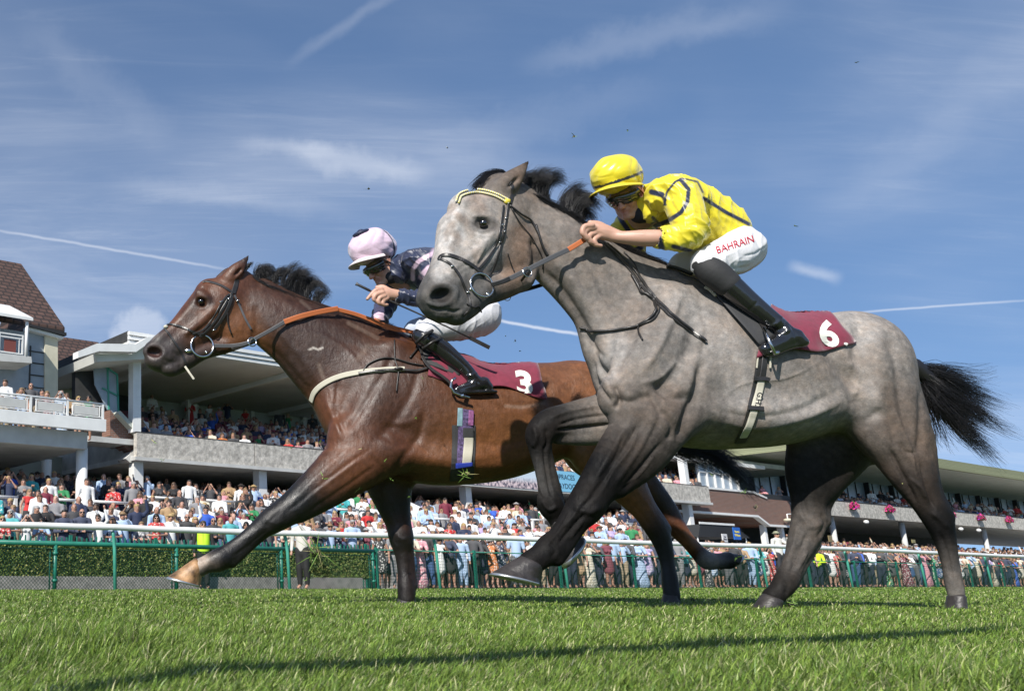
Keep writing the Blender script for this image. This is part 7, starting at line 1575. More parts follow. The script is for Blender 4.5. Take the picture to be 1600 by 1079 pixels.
    hairs('tail', [[(975, 610, .0), (1010, 640, .0), (1060, 672, .0), (1135, 700, .0)], [(975, 618, .0), (1020, 655, .0), (1090, 690, .0), (1165, 730, .0)], [(975, 625, .0), (1030, 668, .0), (1115, 705, .0), (1185, 775, .0)], [(975, 630, .0), (1040, 690, .0), (1120, 712, .0), (1175, 770, .0)], [(975, 632, .0), (1010, 675, .0), (1060, 712, .0), (1160, 740, .0)]], 2600, BAY, M_hairk, YB, .0016, .020, 9, .018)
    hairs('tail', [[(975, 630, .0), (1005, 680, .0), (1035, 700, .0), (1058, 735, .0)], [(975, 630, .0), (1000, 690, .0), (1025, 712, .0), (1040, 742, .0)]], 40, BAY, M_hairk, YB, .0014, .02, 10, .02)
grey_tack(); saddles(); bay_tack(); horse_hair()
# ================================================================== the two jockeys
M_skin = mat('skin', vcol=True, rough=.48, sss=.12, bump=.15, bscale=180, bdist=.002)
def silk(name, rough=.32):
    m = mat(name, vcol=True, rough=rough, spec=.5, sheen=.25); nt = m.node_tree; N = nt.nodes; L = nt.links; p = N['Principled BSDF']; tc = N.new('ShaderNodeTexCoord')
    mp = N.new('ShaderNodeMapping'); mp.inputs['Scale'].default_value = (7, 7, 15); mp.inputs['Rotation'].default_value = (0, R(28), 0); L.new(tc.outputs['Object'], mp.inputs[0]); n = N.new('ShaderNodeTexNoise'); n.inputs['Scale'].default_value = 1; n.inputs['Detail'].default_value = 1.2; n.inputs['Distortion'].default_value = .7; L.new(mp.outputs[0], n.inputs['Vector'])
    b = N.new('ShaderNodeBump'); b.inputs['Strength'].default_value = .75; b.inputs['Distance'].default_value = .013; L.new(n.outputs['Fac'], b.inputs['Height']); L.new(b.outputs[0], p.inputs['Normal']); return m
def folds(base, amp, k, ang, ymax=None):
    """the base sculpting plus sharp cloth folds running at ang degrees"""
    def f(V, Q):
        V = base(V, Q); N = vnormals(V, Q); a = R(ang); u = V[:, 0] * math.cos(a) + V[:, 2] * math.sin(a); w = -V[:, 0] * math.sin(a) + V[:, 2] * math.cos(a); y = V[:, 1]
        p = u * k + 1.6 * np.sin(w * k * .45 + y * 9) + .8 * np.sin(y * 21 + w * 11); q = u * k * 1.9 - w * k * .5 + 1.3 * np.sin(w * k * .8 - y * 14)
        r_ = (1 - np.abs(np.sin(p))) ** 1.6 - .3 + .5 * ((1 - np.abs(np.sin(q))) ** 2 - .25); m = .35 + .65 * np.clip(np.sin(w * 17 + y * 13 + u * 7) + .5, 0, 1)
        return V + N * (amp * r_ * m)[:, None]
    return f
def xform(S, H, Rm, o, f=1.0):
    """add the solid H, turned by Rm and moved to o, to S"""
    for op in H.ops:
        if op[0] == 'c': A = op[1].copy(); A[:, :3] = f * A[:, :3] @ Rm.T + o; A[:, 3] *= f; S.ops.append(('c', A, op[2], op[3]))
        else: S.ops.append(('b', f * (Rm @ op[1]) + o, op[2] * f, Rm @ op[3], op[4], op[5], op[6]))
def frame(F, up=(0, 0, 1), roll=0.0):
    F = np.array(F, float); F /= np.linalg.norm(F); U = np.array(up, float) - np.dot(up, F) * F; U /= np.linalg.norm(U); Yl = -F; X = np.cross(Yl, U)
    if roll: c, s = math.cos(roll), math.sin(roll); X, U = X * c + U * s, U * c - X * s
    return np.stack([X, Yl, U], 1)
SK, SKR, LIP = (.50, .29, .21), (.52, .24, .17), (.42, .17, .14)
def head_solid():
    H = Solid(); b, c = H.blob, H.chain
    b((0, .012, .030), (.070, .086, .084), .02, (.05, .035, .025)); b((0, -.032, -.030), (.056, .062, .072), .03, SK)
    for s in (-1, 1):
        c([(s * .058, .005, -.045, .016, 1), (s * .046, -.035, -.085, .014, 1), (s * .018, -.068, -.104, .012, 1)], .025, SK); b((s * .040, -.062, -.018), (.020, .018, .018), .025, SKR)
        c([(s * .045, -.070, .020, .009, 1), (s * .015, -.088, .022, .009, 1)], .012, SK, smooth=False); b((s * .031, -.090, .002), (.016, .012, .010), .012, SK, sub=True); b((s * .031, -.078, .002), (.012, .012, .011), .004, (.6, .58, .55))
        b((s * .013, -.098, -.034), (.009, .011, .008), .008, SKR); c([(s * .020, -.088, -.036, .004, 1), (s * .032, -.074, -.062, .004, 1)], .012, SK, sub=True, smooth=False)
        b((s * .075, .008, -.008), (.007, .018, .030), .008, SKR); b((s * .083, .004, -.008), (.005, .009, .017), .006, SK, sub=True)
    c([(0, -.088, .014, .008, 1), (0, -.100, -.012, .009, 1), (0, -.112, -.030, .011, 1)], .012, SK); b((0, -.112, -.033), (.012, .011, .010), .008, (.55, .22, .16))
    c([(-.024, -.078, -.058, .004, 1), (0, -.094, -.055, .006, 1), (.024, -.078, -.058, .004, 1)], .007, LIP); c([(-.020, -.078, -.069, .005, 1), (0, -.092, -.071, .0075, 1), (.020, -.078, -.069, .005, 1)], .007, LIP)
    c([(-.022, -.086, -.0625, .0016, 1), (0, -.101, -.0625, .002, 1), (.022, -.086, -.0625, .0016, 1)], .004, sub=True); b((0, -.086, -.094), (.020, .015, .015), .018, SK)
    c([(0, .015, -.050, .052, 1), (0, .045, -.12, .054, 1), (0, .08, -.17, .060, 1)], .03, SK); return H
def helmet(parent, Rm, o, col, strapcol, bandcol, brimcol, dome=(.116, .138, .110), ctr=(0, 0, .055), head=None, pk=1.0):
    S = Solid(); S.blob(ctr, dome, .01, col); S.blob((0, .05, .02), (.10, .10, .075), .03, col); S.chain([(-.2, -.02, -.118, .1, 1), (.2, -.02, -.118, .1, 1)], .012, sub=True, smooth=False); S.chain([(-.2, .12, -.14, .1, 1), (.2, .12, -.14, .1, 1)], .012, sub=True, smooth=False)
    def paint(V, C):
        u, v, w = V[:, 0], V[:, 1], V[:, 2]; band = np.abs(w - (.034 + .14 * v)) < .0075; C[band & (pk == 1.0)] = bandcol; strap_ = (np.abs(v - .072 + .1 * (w - .05)) < .0075); C[strap_] = bandcol; C[np.abs(v - .072) < .004] = bandcol
        return C
    def dent(V, Q):
        N = vnormals(V, Q); a = np.arctan2(V[:, 0], -V[:, 1]); r_ = np.hypot(V[:, 0], V[:, 1]); n_ = .0040 * np.abs(np.sin(a * 4.5 + 2 * np.sin(V[:, 2] * 30))) * np.clip(r_ / .1, 0, 1) + .0025 * np.sin(V[:, 0] * 45 + V[:, 2] * 60) * np.sin(V[:, 1] * 38 - V[:, 2] * 25)
        return V + N * n_[:, None]
    me, V, Q = S.mesh('helmet_cover', .0045, .02, paint, sculpt=dent); M = Matrix([[*Rm[i], o[i]] for i in range(3)] + [[0, 0, 0, 1]]); me.transform(M); h = link('helmet', me, parent, silk('helmet_silk', .30))
    q = MB(); top, bot = [], []
    for r_, z in ((.86, .004), (1.0, .001), (1.16, -.004), (1.32, -.011), (1.38, -.015)):
        for k in range(21):
            a = -math.radians(78) + math.radians(156) * k / 20; f = 1 + (r_ - 1) * pk * math.cos(a) ** .6 if r_ > 1 else r_; top.append((dome[0] * f * math.sin(a) + ctr[0], ctr[1] - dome[1] * f * math.cos(a), ctr[2] - .058 + z + .012 * math.cos(a * 2)))
    th = .005; n = len(top); V = top + [(x, y, z - th) for x, y, z in top]; F = []
    for i in range(4):
        for k in range(20): q4 = (i * 21 + k, i * 21 + k + 1, (i + 1) * 21 + k + 1, (i + 1) * 21 + k); F += [q4, tuple(n + v for v in q4[::-1])]
    F += [(84 + k, 84 + k + 1, n + 84 + k + 1, n + 84 + k) for k in range(20)]; q.add(V, F); me = q.mesh('peak', True); me.transform(M); link('peak', me, h, mat('peak_' + '%02x' % int(col[0] * 99 + col[2] * 57), brimcol, rough=.5, bump=.2, bscale=60))
    Mh = Matrix([[*head[0][i], head[1][i]] for i in range(3)] + [[0, 0, 0, 1]])
    # goggles pushed up over the peak edge and on the eyes
    def band(z0, z1, rad, half, thick, m, name, yy=0.0):
        q = MB(); V = []; n = 23
        for zz, gr in ((z0, .92), (z0 + (z1 - z0) * .15, 1.0), ((z0 + z1) / 2, 1.04), (z1 - (z1 - z0) * .15, 1.0), (z1, .93)):
            for k in range(n): a = -half + 2 * half * k / (n - 1); r_ = rad * gr; dip = .012 * math.exp(-(a / .16) ** 2) if zz < (z0 + z1) / 2 else 0; V.append((r_ * .86 * math.sin(a), yy - r_ * math.cos(a) * 1.06, zz + dip - .008 * abs(math.sin(a))))
        V += [(x * .93, y * .93, z) for x, y, z in V]; m_ = 5 * n; F = []
        for i in range(4):
            for k in range(n - 1): q4 = (i * n + k, i * n + k + 1, (i + 1) * n + k + 1, (i + 1) * n + k); F += [q4, tuple(m_ + v for v in q4[::-1])]
        for k in range(n - 1): F += [(k, m_ + k, m_ + k + 1, k + 1), (4 * n + k, 4 * n + k + 1, m_ + 4 * n + k + 1, m_ + 4 * n + k)]
        q.add(V, F); me = q.mesh(name, True); me.transform(Mh); return link(name, me, parent, m)
    band(-.026, .026, .100, 1.12, .004, mat('dark_lens', (.012, .016, .014), rough=.05, spec=.9, coat=1), 'goggles'); band(-.004, .034, .104, 1.25, .003, mat('smoked_lens', (.03, .032, .03), rough=.12, spec=.8, coat=.6), 'spare_goggles', -.004)
    # chin strap in its own colour
    q = MB(); q.tube([(.078, .035, .03), (.080, .012, -.025), (.066, -.012, -.072), (.040, -.05, -.108), (0, -.060, -.116), (-.040, -.05, -.108), (-.066, -.012, -.072), (-.080, .012, -.025)], .0045, 6); q.tube([(.080, -.02, .02), (.081, .010, -.030)], .004, 6); q.ball((.082, .012, -.028), .009, 8, 6); me = q.mesh('chin_strap', True); me.transform(Mh); link('chin_strap', me, h, mat('strap_' + '%02x' % int(strapcol[0] * 99), strapcol, rough=.6))
    return h
def fingers(S, rows, Y, col=SK):
    for row in rows: chainpx(S, row, .004, col, Y=Y, n=4)

def jockey_yellow():
    Y = YG; J = thing_on('jockey', 'jockey in yellow silks, yellow helmet and white breeches crouching on the grey horse', 'person', 1110, 420, YG)
    Rm = frame((-.62, -.52, -.58)); o = at(977, 304, Y - .03); Rh = frame((-.68, -.62, -.31)); oh = at(966, 291, Y - .04)
    Bd = Solid(); xform(Bd, head_solid(), Rm, o)
    c = lambda S, rows, k=.02, col=SK, n=5, cols=None: chainpx(S, rows, k, col, cols, Y=Y, n=n)
    c(Bd, [(1004, 322, 17, -.02, 1), (1034, 325, 26, 0, 1.2), (1075, 342, 30, 0, 1.2), (1115, 362, 28, 0, 1.2), (1145, 385, 24, 0, 1.2)], .02)
    # near arm and hand
    c(Bd, [(1056, 310, 10, -.17, 1), (1074, 336, 11, -.235, 1), (1075, 362, 11, -.25, 1), (1052, 372, 12, -.245, 1), (1032, 372, 13, -.235, 1), (1005, 372, 13, -.21, 1), (975, 371, 10, -.18, 1), (958, 368, 9.5, -.16, .8)], .012)
    c(Bd, [(962, 368, 9.5, -.16, .8), (945, 363, 13, -.155, .75), (928, 358, 12, -.15, .8)], .012, n=4)
    fingers(Bd, [[(925, 352, 4.6, -.185, 1), (913, 354, 4.2, -.185, 1), (910, 364, 3.9, -.185, 1), (918, 371, 3.4, -.18, 1)], [(928, 356, 4.6, -.175, 1), (915, 360, 4.3, -.178, 1), (914, 370, 4.0, -.178, 1), (923, 376, 3.4, -.172, 1)],
        [(932, 362, 4.6, -.165, 1), (921, 368, 4.3, -.17, 1), (921, 377, 3.9, -.17, 1), (931, 380, 3.3, -.165, 1)], [(938, 368, 4.2, -.16, 1), (929, 374, 3.9, -.165, 1), (930, 382, 3.5, -.165, 1), (939, 384, 3.0, -.16, 1)], [(950, 358, 5.0, -.14, 1), (936, 350, 4.6, -.13, 1), (922, 348, 4.0, -.125, 1)]], Y)
    # far arm and hand
    c(Bd, [(1036, 322, 9, .16, 1), (1000, 344, 10, .20, 1), (978, 360, 9, .20, 1), (980, 376, 9, .18, 1), (955, 384, 10, .12, 1), (940, 386, 11, .08, .8)], .012)
    fingers(Bd, [[(938, 380 + 3 * k, 4, .06 + .01 * k, 1), (926, 382 + 3 * k, 3.8, .06 + .01 * k, 1), (930, 391 + 2 * k, 3.2, .065 + .01 * k, 1)] for k in range(4)] + [[(942, 380, 4.5, .05, 1), (930, 374, 4, .04, 1), (920, 374, 3.6, .04, 1)]], Y)
    # legs inside the clothes
    for dy in (-.22, .20): c(Bd, [(1152, 388, 22, dy * .6, 1), (1118, 408, 14, dy, 1), (1116, 424, 11, dy * 1.06, 1), (1160, 462, 9, dy * 1.15, 1), (1212, 505, 7, dy * 1.2, 1), (1236, 530, 6, dy * 1.22, 1)], .015)
    def bp(V, C): return picpaint(V, C, [([(932, 352), (933, 352)], 2.2, (.62, .42, .33), .4)])
    me, V, Q = Bd.mesh('body', .0048, .008, bp, sculpt=sculptor([([(915, 357), (930, 362), (945, 366)], 1.2, -.0015), ([(940, 358), (965, 362)], 1.5, .0012), ([(975, 362), (1010, 366)], 2, .0015)])); link('body', me, J, M_skin)
    # silks
    YL = (.72, .60, .025); NV = (.012, .018, .05); S = Solid()
    c(S, [(1020, 318, 28, 0, 1.2), (1042, 316, 39, 0, 1.2), (1075, 333, 46, 0, 1.15), (1108, 350, 43, 0, 1.1), (1130, 366, 36, 0, 1.1)], .035, YL)
    c(S, [(1035, 305, 26, -.14, 1), (1060, 300, 28, -.17, 1), (1085, 310, 24, -.14, 1)], .03, YL); c(S, [(1035, 318, 24, .13, 1), (1060, 312, 26, .15, 1)], .03, YL)
    c(S, [(1066, 305, 26, -.19, 1), (1074, 336, 26, -.235, 1), (1078, 362, 25, -.25, 1), (1058, 372, 21, -.25, 1), (1036, 371, 18.5, -.24, 1)], .022, YL)      # near sleeve
    c(S, [(1040, 322, 24, .16, 1), (1000, 342, 24, .20, 1), (976, 358, 20, .20, 1), (985, 378, 17, .18, 1), (992, 388, 16, .17, 1)], .022, YL)           # far sleeve
    c(S, [(1008, 316, 17, -.06, 1), (1016, 330, 18, -.05, 1), (1012, 322, 18, .05, 1)], .015, YL)
    c(S, [(1112, 346, 36, 0, 1.15), (1132, 360, 34, 0, 1.15)], .02, YL)
    S.chain([st(1018, 369, 13.5, -.235, 1), st(1031, 370.5, 15.5, -.24, 1)], .004, sub=True, smooth=False); S.blob(at(1005, 303, Y - .05), (.055, .075, .07), .012, sub=True)
    wr = [([(1040, 345), (1062, 352), (1090, 350)], 3, -.005), ([(1045, 358), (1070, 362), (1096, 356)], 3, .004), ([(1080, 300), (1100, 330), (1110, 350)], 4, -.006), ([(1100, 305), (1120, 330), (1140, 345)], 4, .004), ([(1060, 392), (1090, 390), (1120, 380)], 3, -.005), ([(1085, 375), (1110, 378), (1140, 372)], 3, -.006), ([(1050, 320), (1062, 335), (1085, 338)], 3, -.005), ([(1055, 300), (1070, 315), (1090, 320)], 3, .004),
          ([(1090, 330), (1112, 360), (1125, 385)], 4, -.006), ([(1105, 325), (1128, 350), (1145, 370)], 3.5, .005), ([(1030, 290), (1045, 305), (1050, 325)], 3, -.005), ([(1020, 310), (1028, 330), (1038, 345)], 2.5, -.004), ([(1075, 372), (1100, 392)], 3, .004), ([(1120, 330), (1150, 345), (1165, 352)], 3, -.004), ([(1035, 362), (1058, 372)], 2, -.003)]
    def sp(V, C):
        sh = [([(1038, 320), (1042, 300), (1055, 284), (1066, 279)], 1.8, NV, 1), ([(1064, 281), (1076, 296), (1074, 316), (1064, 332), (1044, 345), (1022, 354)], 3.4, NV, 1), ([(1018, 300), (1034, 304)], 4.5, NV, 1), ([(1034, 304), (1040, 320)], 2, NV, .9), ([(1068, 279), (1090, 284), (1098, 300)], 1.6, NV, .9), ([(1100, 310), (1135, 332), (1170, 350)], 3.0, NV, 1), ([(1052, 385), (1075, 391), (1100, 398)], 3.2, NV, 1), ([(1021, 352), (1028, 366), (1034, 388)], 5.0, NV, 1), ([(965, 332), (972, 346), (982, 360)], 4, NV, 1), ([(984, 396), (1002, 386)], 4.5, NV, 1), ([(1020, 340), (1030, 352)], 3, NV, .9)]
        C = picpaint(V, C, [s for i, s in enumerate(sh) if i not in (8, 9)], ymax=YG + .06); return picpaint(V, C, [sh[8], sh[9]])
    me, V, Q = S.mesh('silks', .0050, .012, sp, sculpt=folds(sculptor(wr), .0115, 40, 28)); link('silks', me, J, silk('yellow_satin', .40))
    # black collar
    K = Solid(); c(K, [(1000, 334, 15, -.03, 1), (1012, 330, 17, -.01, 1.1), (1018, 322, 18, 0, 1.1)], .012, (.015, .015, .02)); me, V, Q = K.mesh('neck_cover', .006); link('neck_cover', me, J, mat('black_knit', (.015, .015, .02), rough=.8))
    # breeches
    Wt = (.70, .69, .70); P = Solid()
    c(P, [(1140, 374, 33, 0, 1.1), (1152, 388, 34, -.02, 1.1), (1150, 396, 33, -.02, 1.1)], .03, Wt); c(P, [(1160, 388, 33, -.10, 1), (1142, 399, 32, -.16, .95), (1118, 408, 28, -.21, 1), (1103, 411, 22, -.23, 1)], .03, Wt)
    c(P, [(1160, 390, 33, .08, 1), (1125, 402, 29, .15, 1), (1075, 412, 22, .21, 1), (1066, 414, 19, .22, 1)], .03, (.52, .50, .46))
    me, V, Q = P.mesh('breeches', .0055, .012, None, sculpt=folds(sculptor([([(1120, 385), (1140, 405), (1145, 425)], 3, -.006), ([(1150, 420), (1175, 415), (1195, 395)], 3, -.006), ([(1130, 420), (1160, 424), (1185, 410)], 2.5, .004), ([(1100, 392), (1118, 404), (1125, 424)], 3, -.004), ([(1175, 360), (1185, 380), (1190, 400)], 3, -.004), ([(1125, 375), (1150, 372), (1170, 362)], 2.5, -.004), ([(1160, 400), (1180, 396), (1195, 385)], 2, -.004), ([(1150, 408), (1172, 406)], 2, .003)]), .0050, 34, -28))
    pb = link('breeches', me, J, mat('white_stretch_cloth', vcol=True, rough=.7, bump=.3, bscale=30, bdist=.006)); bv = BVHTree.FromPolygons(V.tolist(), Q.tolist())
    text_px('BAHRAIN', 1148, 382, 11, -18, bv, .0025, J, mat('red_print', (.42, .01, .03), rough=.6), 'lettering', .92, bold=.005)
    # boots
    BK_ = (.012, .012, .013)
    for dy, nm in ((-.235, 'boot'), (.22, 'boot')):
        Bt = Solid(); e = dy * 1.22
        c(Bt, [(1126, 436, 18, dy * 1.09, 1), (1140, 446, 18.5, dy * 1.12, 1), (1165, 468, 17, dy * 1.15, 1), (1190, 488, 15, dy * 1.18, 1), (1212, 505, 13.5, dy * 1.2, 1), (1226, 518, 13, e, 1)], .015, BK_)
        c(Bt, [(1242, 526, 13, e, 1), (1226, 531, 12.5, e, .95), (1208, 540, 12, e, .95), (1196, 545, 10, e, .95)], .02, BK_); c(Bt, [(1256, 536, 5, e, 1.4), (1230, 543, 5, e, 1.6), (1208, 552, 5, e, 1.6), (1196, 553, 5, e, 1.4)], .01, BK_); Bt.blob(at(1250, 533, Y + e), (.036, .032, .028), .015, BK_, R(15))
        me, V, Q = Bt.mesh(nm, .0055, .01, None, sculpt=sculptor([([(1110, 445), (1128, 425)], 2, -.004), ([(1130, 460), (1148, 436)], 1.6, -.003), ([(1200, 510), (1215, 505), (1222, 492)], 3, .006), ([(1205, 518), (1222, 512), (1232, 500)], 2.5, -.006), ([(1208, 524), (1226, 520), (1236, 510)], 2.5, .005), ([(1232, 505), (1242, 520), (1246, 540)], 2, -.004), ([(1170, 485), (1185, 470)], 2, -.003)] if dy < 0 else ()))
        def two(o): pass
        link(nm, me, J, mat('patent_boot', (.012, .012, .013), rough=.16, coat=.8, bump=.35, bscale=22, bdist=.006))
        so_ = Solid(); c(so_, [(1101, 414, 18.5, dy, 1), (1114, 425, 22, dy * 1.06, 1), (1136, 443, 20, dy * 1.11, 1)], .01, BK_); me, V, Q = so_.mesh('sock', .006); link('sock', me, J, mat('black_sock', (.022, .022, .023), rough=.75, bump=.4, bscale=40, bdist=.004))
    # stirrup
    stp = thing_on('stirrup', 'light metal stirrup under the boot of the jockey in yellow', 'stirrup', 1205, 535, YG - .29)
    a, b_, cc, d_ = at(1193, 512, Y - .30), at(1211, 552, Y - .36), at(1220, 548, Y - .28), at(1196, 514, Y - .27); MB().tube([a, at(1200, 528, Y - .35), b_], .006, 8).tube([b_, cc], .008, 8).tube([cc, at(1212, 532, Y - .24), d_], .006, 8).tube([a, d_], .006, 8).build('iron', STEEL, stp, True)
    MB().beam(at(1168, 470, Y - .22), at(1195, 513, Y - .285), .02, .004, up=(0, 1, 0)).build('leather', LEATHER, stp)
    helmet(J, Rh, oh, YL, (.30, .12, .04), NV, (.62, .50, .04), head=(Rm, o))

def jockey_navy():
    Y = YB; J = thing_on('jockey', 'jockey in navy silks with pale pink helmet crouching on the bay horse', 'person', 690, 500, YB)
    Rm = frame((-.72, -.34, -.60)); o = at(593, 413, Y - .02); Rh = frame((-.85, -.36, -.38)); oh = at(585, 400, Y - .03)
    Bd = Solid(); xform(Bd, head_solid(), Rm, o, 1.09); c = lambda S, rows, k=.02, col=SK, n=5, cols=None: chainpx(S, rows, k, col, cols, Y=Y, n=n)
    c(Bd, [(617, 425, 13, 0, 1), (645, 425, 20, 0, 1.2), (690, 440, 24, 0, 1.2), (725, 468, 22, 0, 1.2), (742, 490, 18, 0, 1.2)], .02)
    c(Bd, [(666, 415, 7, -.17, 1), (682, 436, 8, -.235, 1), (674, 459, 8, -.26, 1), (652, 466, 8, -.26, 1), (632, 462, 8, -.255, 1), (615, 460, 8, -.25, .85)], .01); c(Bd, [(616, 460, 8, -.25, .85), (604, 459, 10.5, -.25, .8), (597, 458, 9.5, -.25, .8)], .01)
    fingers(Bd, [[(596, 452, 3.8, -.272, 1), (588, 453, 3.5, -.275, 1), (581, 459, 3.2, -.275, 1), (574, 467, 2.6, -.272, 1)], [(598, 457, 3.8, -.280, 1), (588, 460, 3.5, -.284, 1), (584, 467, 3.2, -.282, 1), (588, 471, 2.8, -.275, 1)],
        [(601, 462, 3.8, -.278, 1), (593, 466, 3.5, -.282, 1), (592, 473, 3.2, -.28, 1), (598, 475, 2.7, -.272, 1)], [(605, 466, 3.5, -.27, 1), (599, 470, 3.2, -.275, 1), (599, 476, 2.9, -.272, 1), (605, 476, 2.5, -.265, 1)], [(607, 453, 4.1, -.255, 1), (598, 448, 3.7, -.245, 1), (589, 449, 3.2, -.24, 1)]], Y)
    c(Bd, [(640, 428, 8, .15, 1), (612, 460, 9, .20, 1), (599, 484, 8, .18, 1), (588, 506, 8, .12, 1), (580, 512, 8, .10, .8)], .012)
    fingers(Bd, [[(580, 508 + 2.5 * k, 3.2, .08 + .01 * k, 1), (571, 510 + 2.5 * k, 3, .08 + .01 * k, 1), (574, 517 + 2 * k, 2.6, .085 + .01 * k, 1)] for k in range(4)] + [[(583, 506, 3.6, .07, 1), (574, 502, 3.2, .06, 1), (567, 503, 2.8, .06, 1)]], Y)
    for dy in (-.21, .19): c(Bd, [(742, 492, 17, dy * .6, 1), (690, 512, 12, dy, 1), (670, 526, 9, dy * 1.06, 1), (700, 554, 8, dy * 1.14, 1), (732, 582, 6, dy * 1.2, 1), (745, 600, 5, dy * 1.25, 1)], .012)
    me, V, Q = Bd.mesh('body', .0055, .008); link('body', me, J, M_skin)
    NV, PK = (.016, .022, .055), (.62, .45, .55); S = Solid()
    c(S, [(630, 418, 22, 0, 1.2), (655, 420, 32, 0, 1.35), (690, 432, 37, 0, 1.3), (722, 455, 33, 0, 1.25), (742, 478, 27, 0, 1.25)], .03, NV)
    c(S, [(645, 408, 18, -.14, 1), (665, 408, 19, -.17, 1), (685, 415, 18, -.14, 1)], .025, NV); c(S, [(668, 412, 18, -.18, 1), (682, 436, 18, -.235, 1), (676, 460, 17, -.26, 1), (652, 467, 14, -.26, 1), (632, 463, 12, -.255, 1), (621, 461, 11, -.25, 1)], .018, NV)
    c(S, [(640, 425, 19, .15, 1), (612, 458, 19, .20, 1), (600, 482, 16, .18, 1), (593, 499, 13, .15, 1)], .018, NV); c(S, [(616, 416, 13, -.05, 1), (622, 428, 15, -.04, 1), (620, 420, 15, .04, 1)], .012, NV)
    S.chain([st(608, 460, 9.5, -.25, 1, Y), st(617, 460, 10.5, -.25, 1, Y)], .003, sub=True, smooth=False)
    def sp(V, C):
        C = picpaint(V, C, [([(645, 436), (645, 421), (654, 408), (668, 400), (680, 394)], 3.2, PK, 1), ([(660, 432), (671, 420)], 6, PK, 1), ([(682, 396), (692, 398)], 8, PK, 1), ([(665, 447), (690, 450)], 3, PK, .9), ([(612, 456), (616, 470)], 4.5, (.10, .10, .11), 1)], ymax=YB + .05)
        x, y = project(V); k = ((x > 584) & (x < 600) & (y > 472) & (y < 500) & (V[:, 1] > YB + .05)); C[k] = PK; return C
    me, V, Q = S.mesh('silks', .0055, .012, sp, sculpt=folds(sculptor([([(640, 440), (655, 450), (675, 448)], 2.5, -.006), ([(635, 400), (645, 415), (642, 432)], 2.5, -.006), ([(655, 430), (670, 440), (690, 440)], 2.5, -.006), ([(630, 455), (650, 462), (668, 458)], 2, .004), ([(640, 470), (660, 474)], 2, -.004), ([(620, 405), (630, 420), (632, 435)], 2.2, -.005)]), .0105, 42, 40)); link('silks', me, J, silk('navy_satin', .42))
    K = Solid(); c(K, [(608, 432, 12, -.03, 1), (616, 428, 13, -.01, 1.1), (620, 418, 14, 0, 1.1)], .012, (.015, .015, .02)); me, V, Q = K.mesh('neck_cover', .006); link('neck_cover', me, J, mat('black_knit', (.015, .015, .02), rough=.8))
    Wt = (.66, .66, .69); P = Solid()
    c(P, [(732, 476, 29, 0, 1.1), (748, 491, 32, 0, 1.1)], .03, Wt); c(P, [(750, 494, 31, -.08, 1), (728, 502, 29, -.14, .95), (694, 510, 24, -.20, .95), (666, 517, 17, -.23, 1)], .05, Wt); c(P, [(745, 494, 28, .08, 1), (700, 508, 24, .15, 1), (655, 514, 18, .21, 1), (646, 516, 15, .21, 1)], .03, (.45, .5, .6))
    me, V, Q = P.mesh('breeches', .006, .012, None, sculpt=folds(sculptor([([(745, 485), (757, 505), (752, 520)], 1.6, -.003), ([(690, 530), (725, 530), (755, 518)], 2.2, -.005), ([(670, 508), (700, 504), (730, 495)], 2, .004)]), .0050, 34, -22)); link('breeches', me, J, mat('white_stretch_cloth', vcol=True, rough=.7, bump=.3, bscale=30, bdist=.006))
    BK_ = (.012, .012, .013)
    for dy in (-.23, .21):
        Bt = Solid(); e = dy * 1.25
        c(Bt, [(656, 524, 12, dy, 1), (668, 530, 15.5, dy * 1.06, 1), (690, 545, 14.5, dy * 1.12, 1), (710, 562, 13, dy * 1.16, 1), (728, 578, 11, dy * 1.2, 1), (740, 592, 10, e, 1)], .015, BK_); c(Bt, [(756, 598, 10, e, 1), (742, 602, 10, e, .95), (726, 607, 8.5, e, .95), (714, 610, 7, e, .95)], .015, BK_); c(Bt, [(774, 612, 3, e, 2.0), (745, 613, 3.5, e, 2.2), (714, 614, 3.5, e, 2.)], .008, BK_); Bt.blob(at(762, 604, Y + e), (.034, .03, .03), .012, BK_)
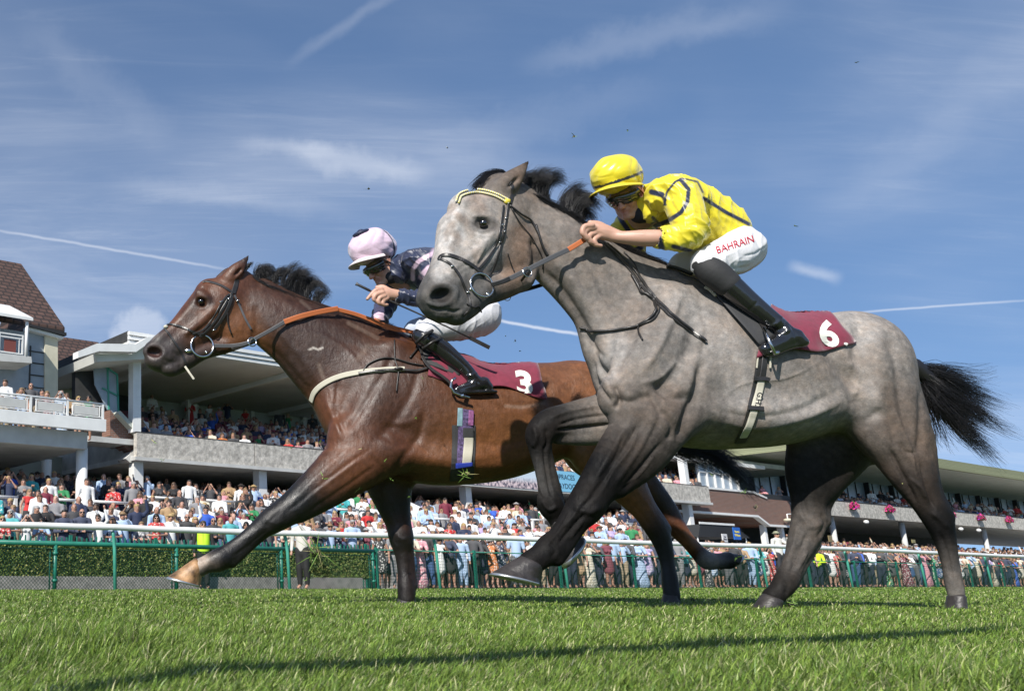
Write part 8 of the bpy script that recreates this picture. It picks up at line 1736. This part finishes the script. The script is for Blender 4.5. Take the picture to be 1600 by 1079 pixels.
        me, V, Q = Bt.mesh('boot', .006, .01, None, sculpt=sculptor([([(728, 588), (742, 584), (752, 578)], 2, .005), ([(732, 594), (748, 590)], 2, -.004), ([(745, 596), (752, 612)], 1.5, -.003)] if dy < 0 else ())); link('boot', me, J, mat('patent_boot', (.012, .012, .013), rough=.16, coat=.8, bump=.35, bscale=22, bdist=.006))
    strap_m = LEATHER; MB().tube([at(650, 536, Y - .30), at(662, 524, Y - .34), at(676, 516, Y - .31)], .010, 8).tube([at(660, 545, Y - .30), at(676, 534, Y - .335), at(690, 528, Y - .30)], .009, 8).build('boot_strap', strap_m, J, True)
    stp = thing_on('stirrup', 'light metal stirrup under the boot of the jockey in navy', 'stirrup', 712, 600, YB - .29)
    pts = [at(x, y, Y - .33) for x, y in ((712, 590), (706, 594), (704, 604), (709, 613), (722, 618), (734, 621))]; MB().tube(pts, .008, 8).build('iron', STEEL, stp, True); MB().beam(at(722, 617, Y - .34), at(736, 622, Y - .24), .02, .008).build('tread', STEEL, stp)
    wh = thing_on('whip', 'thin black riding whip held by the jockey in navy', 'whip', 600, 462, YB - .26)
    d = -.265; MB().tube([at(556, 443, Y + d), at(560, 445, Y + d), at(578, 454, Y + d)], [.012, .0085, .0085], 10).build('handle', LEATHG, wh, True); MB().tube([at(578, 454, Y + d), at(612, 471, Y + d), at(650, 488, Y + d - .04), at(700, 511, Y + d - .08), at(735, 528, Y + d - .08)], [.0065, .0065, .0055, .005, .0045], 8).build('shaft', LEATHER, wh, True); MB().beam(at(733, 527, Y + d - .08), at(765, 543, Y + d - .08), .004, .024).build('flap', LEATHER, wh)
    h = helmet(J, Rh * 1.12, oh, (.66, .50, .60), (.02, .02, .02), (.02, .02, .03), (.62, .54, .54), head=(Rm * 1.09, o), pk=.78)
    q = MB(); q.ball((0, -.03, .165), .018, 8, 6, 0, (1.2, 1, .6)); q.ball((.02, -.045, .150), .045, 12, 8, 0, (1.1, 1.25, .35)); me = q.mesh('navy_bow', True); me.transform(Matrix([[*(1.12 * Rh)[i], oh[i]] for i in range(3)] + [[0, 0, 0, 1]])); link('navy_bow', me, h, mat('navy_satin_plain', (.016, .022, .055), rough=.5))
jockey_yellow(); jockey_navy()
print('scene built in %.1f s' % (time.time() - T0))
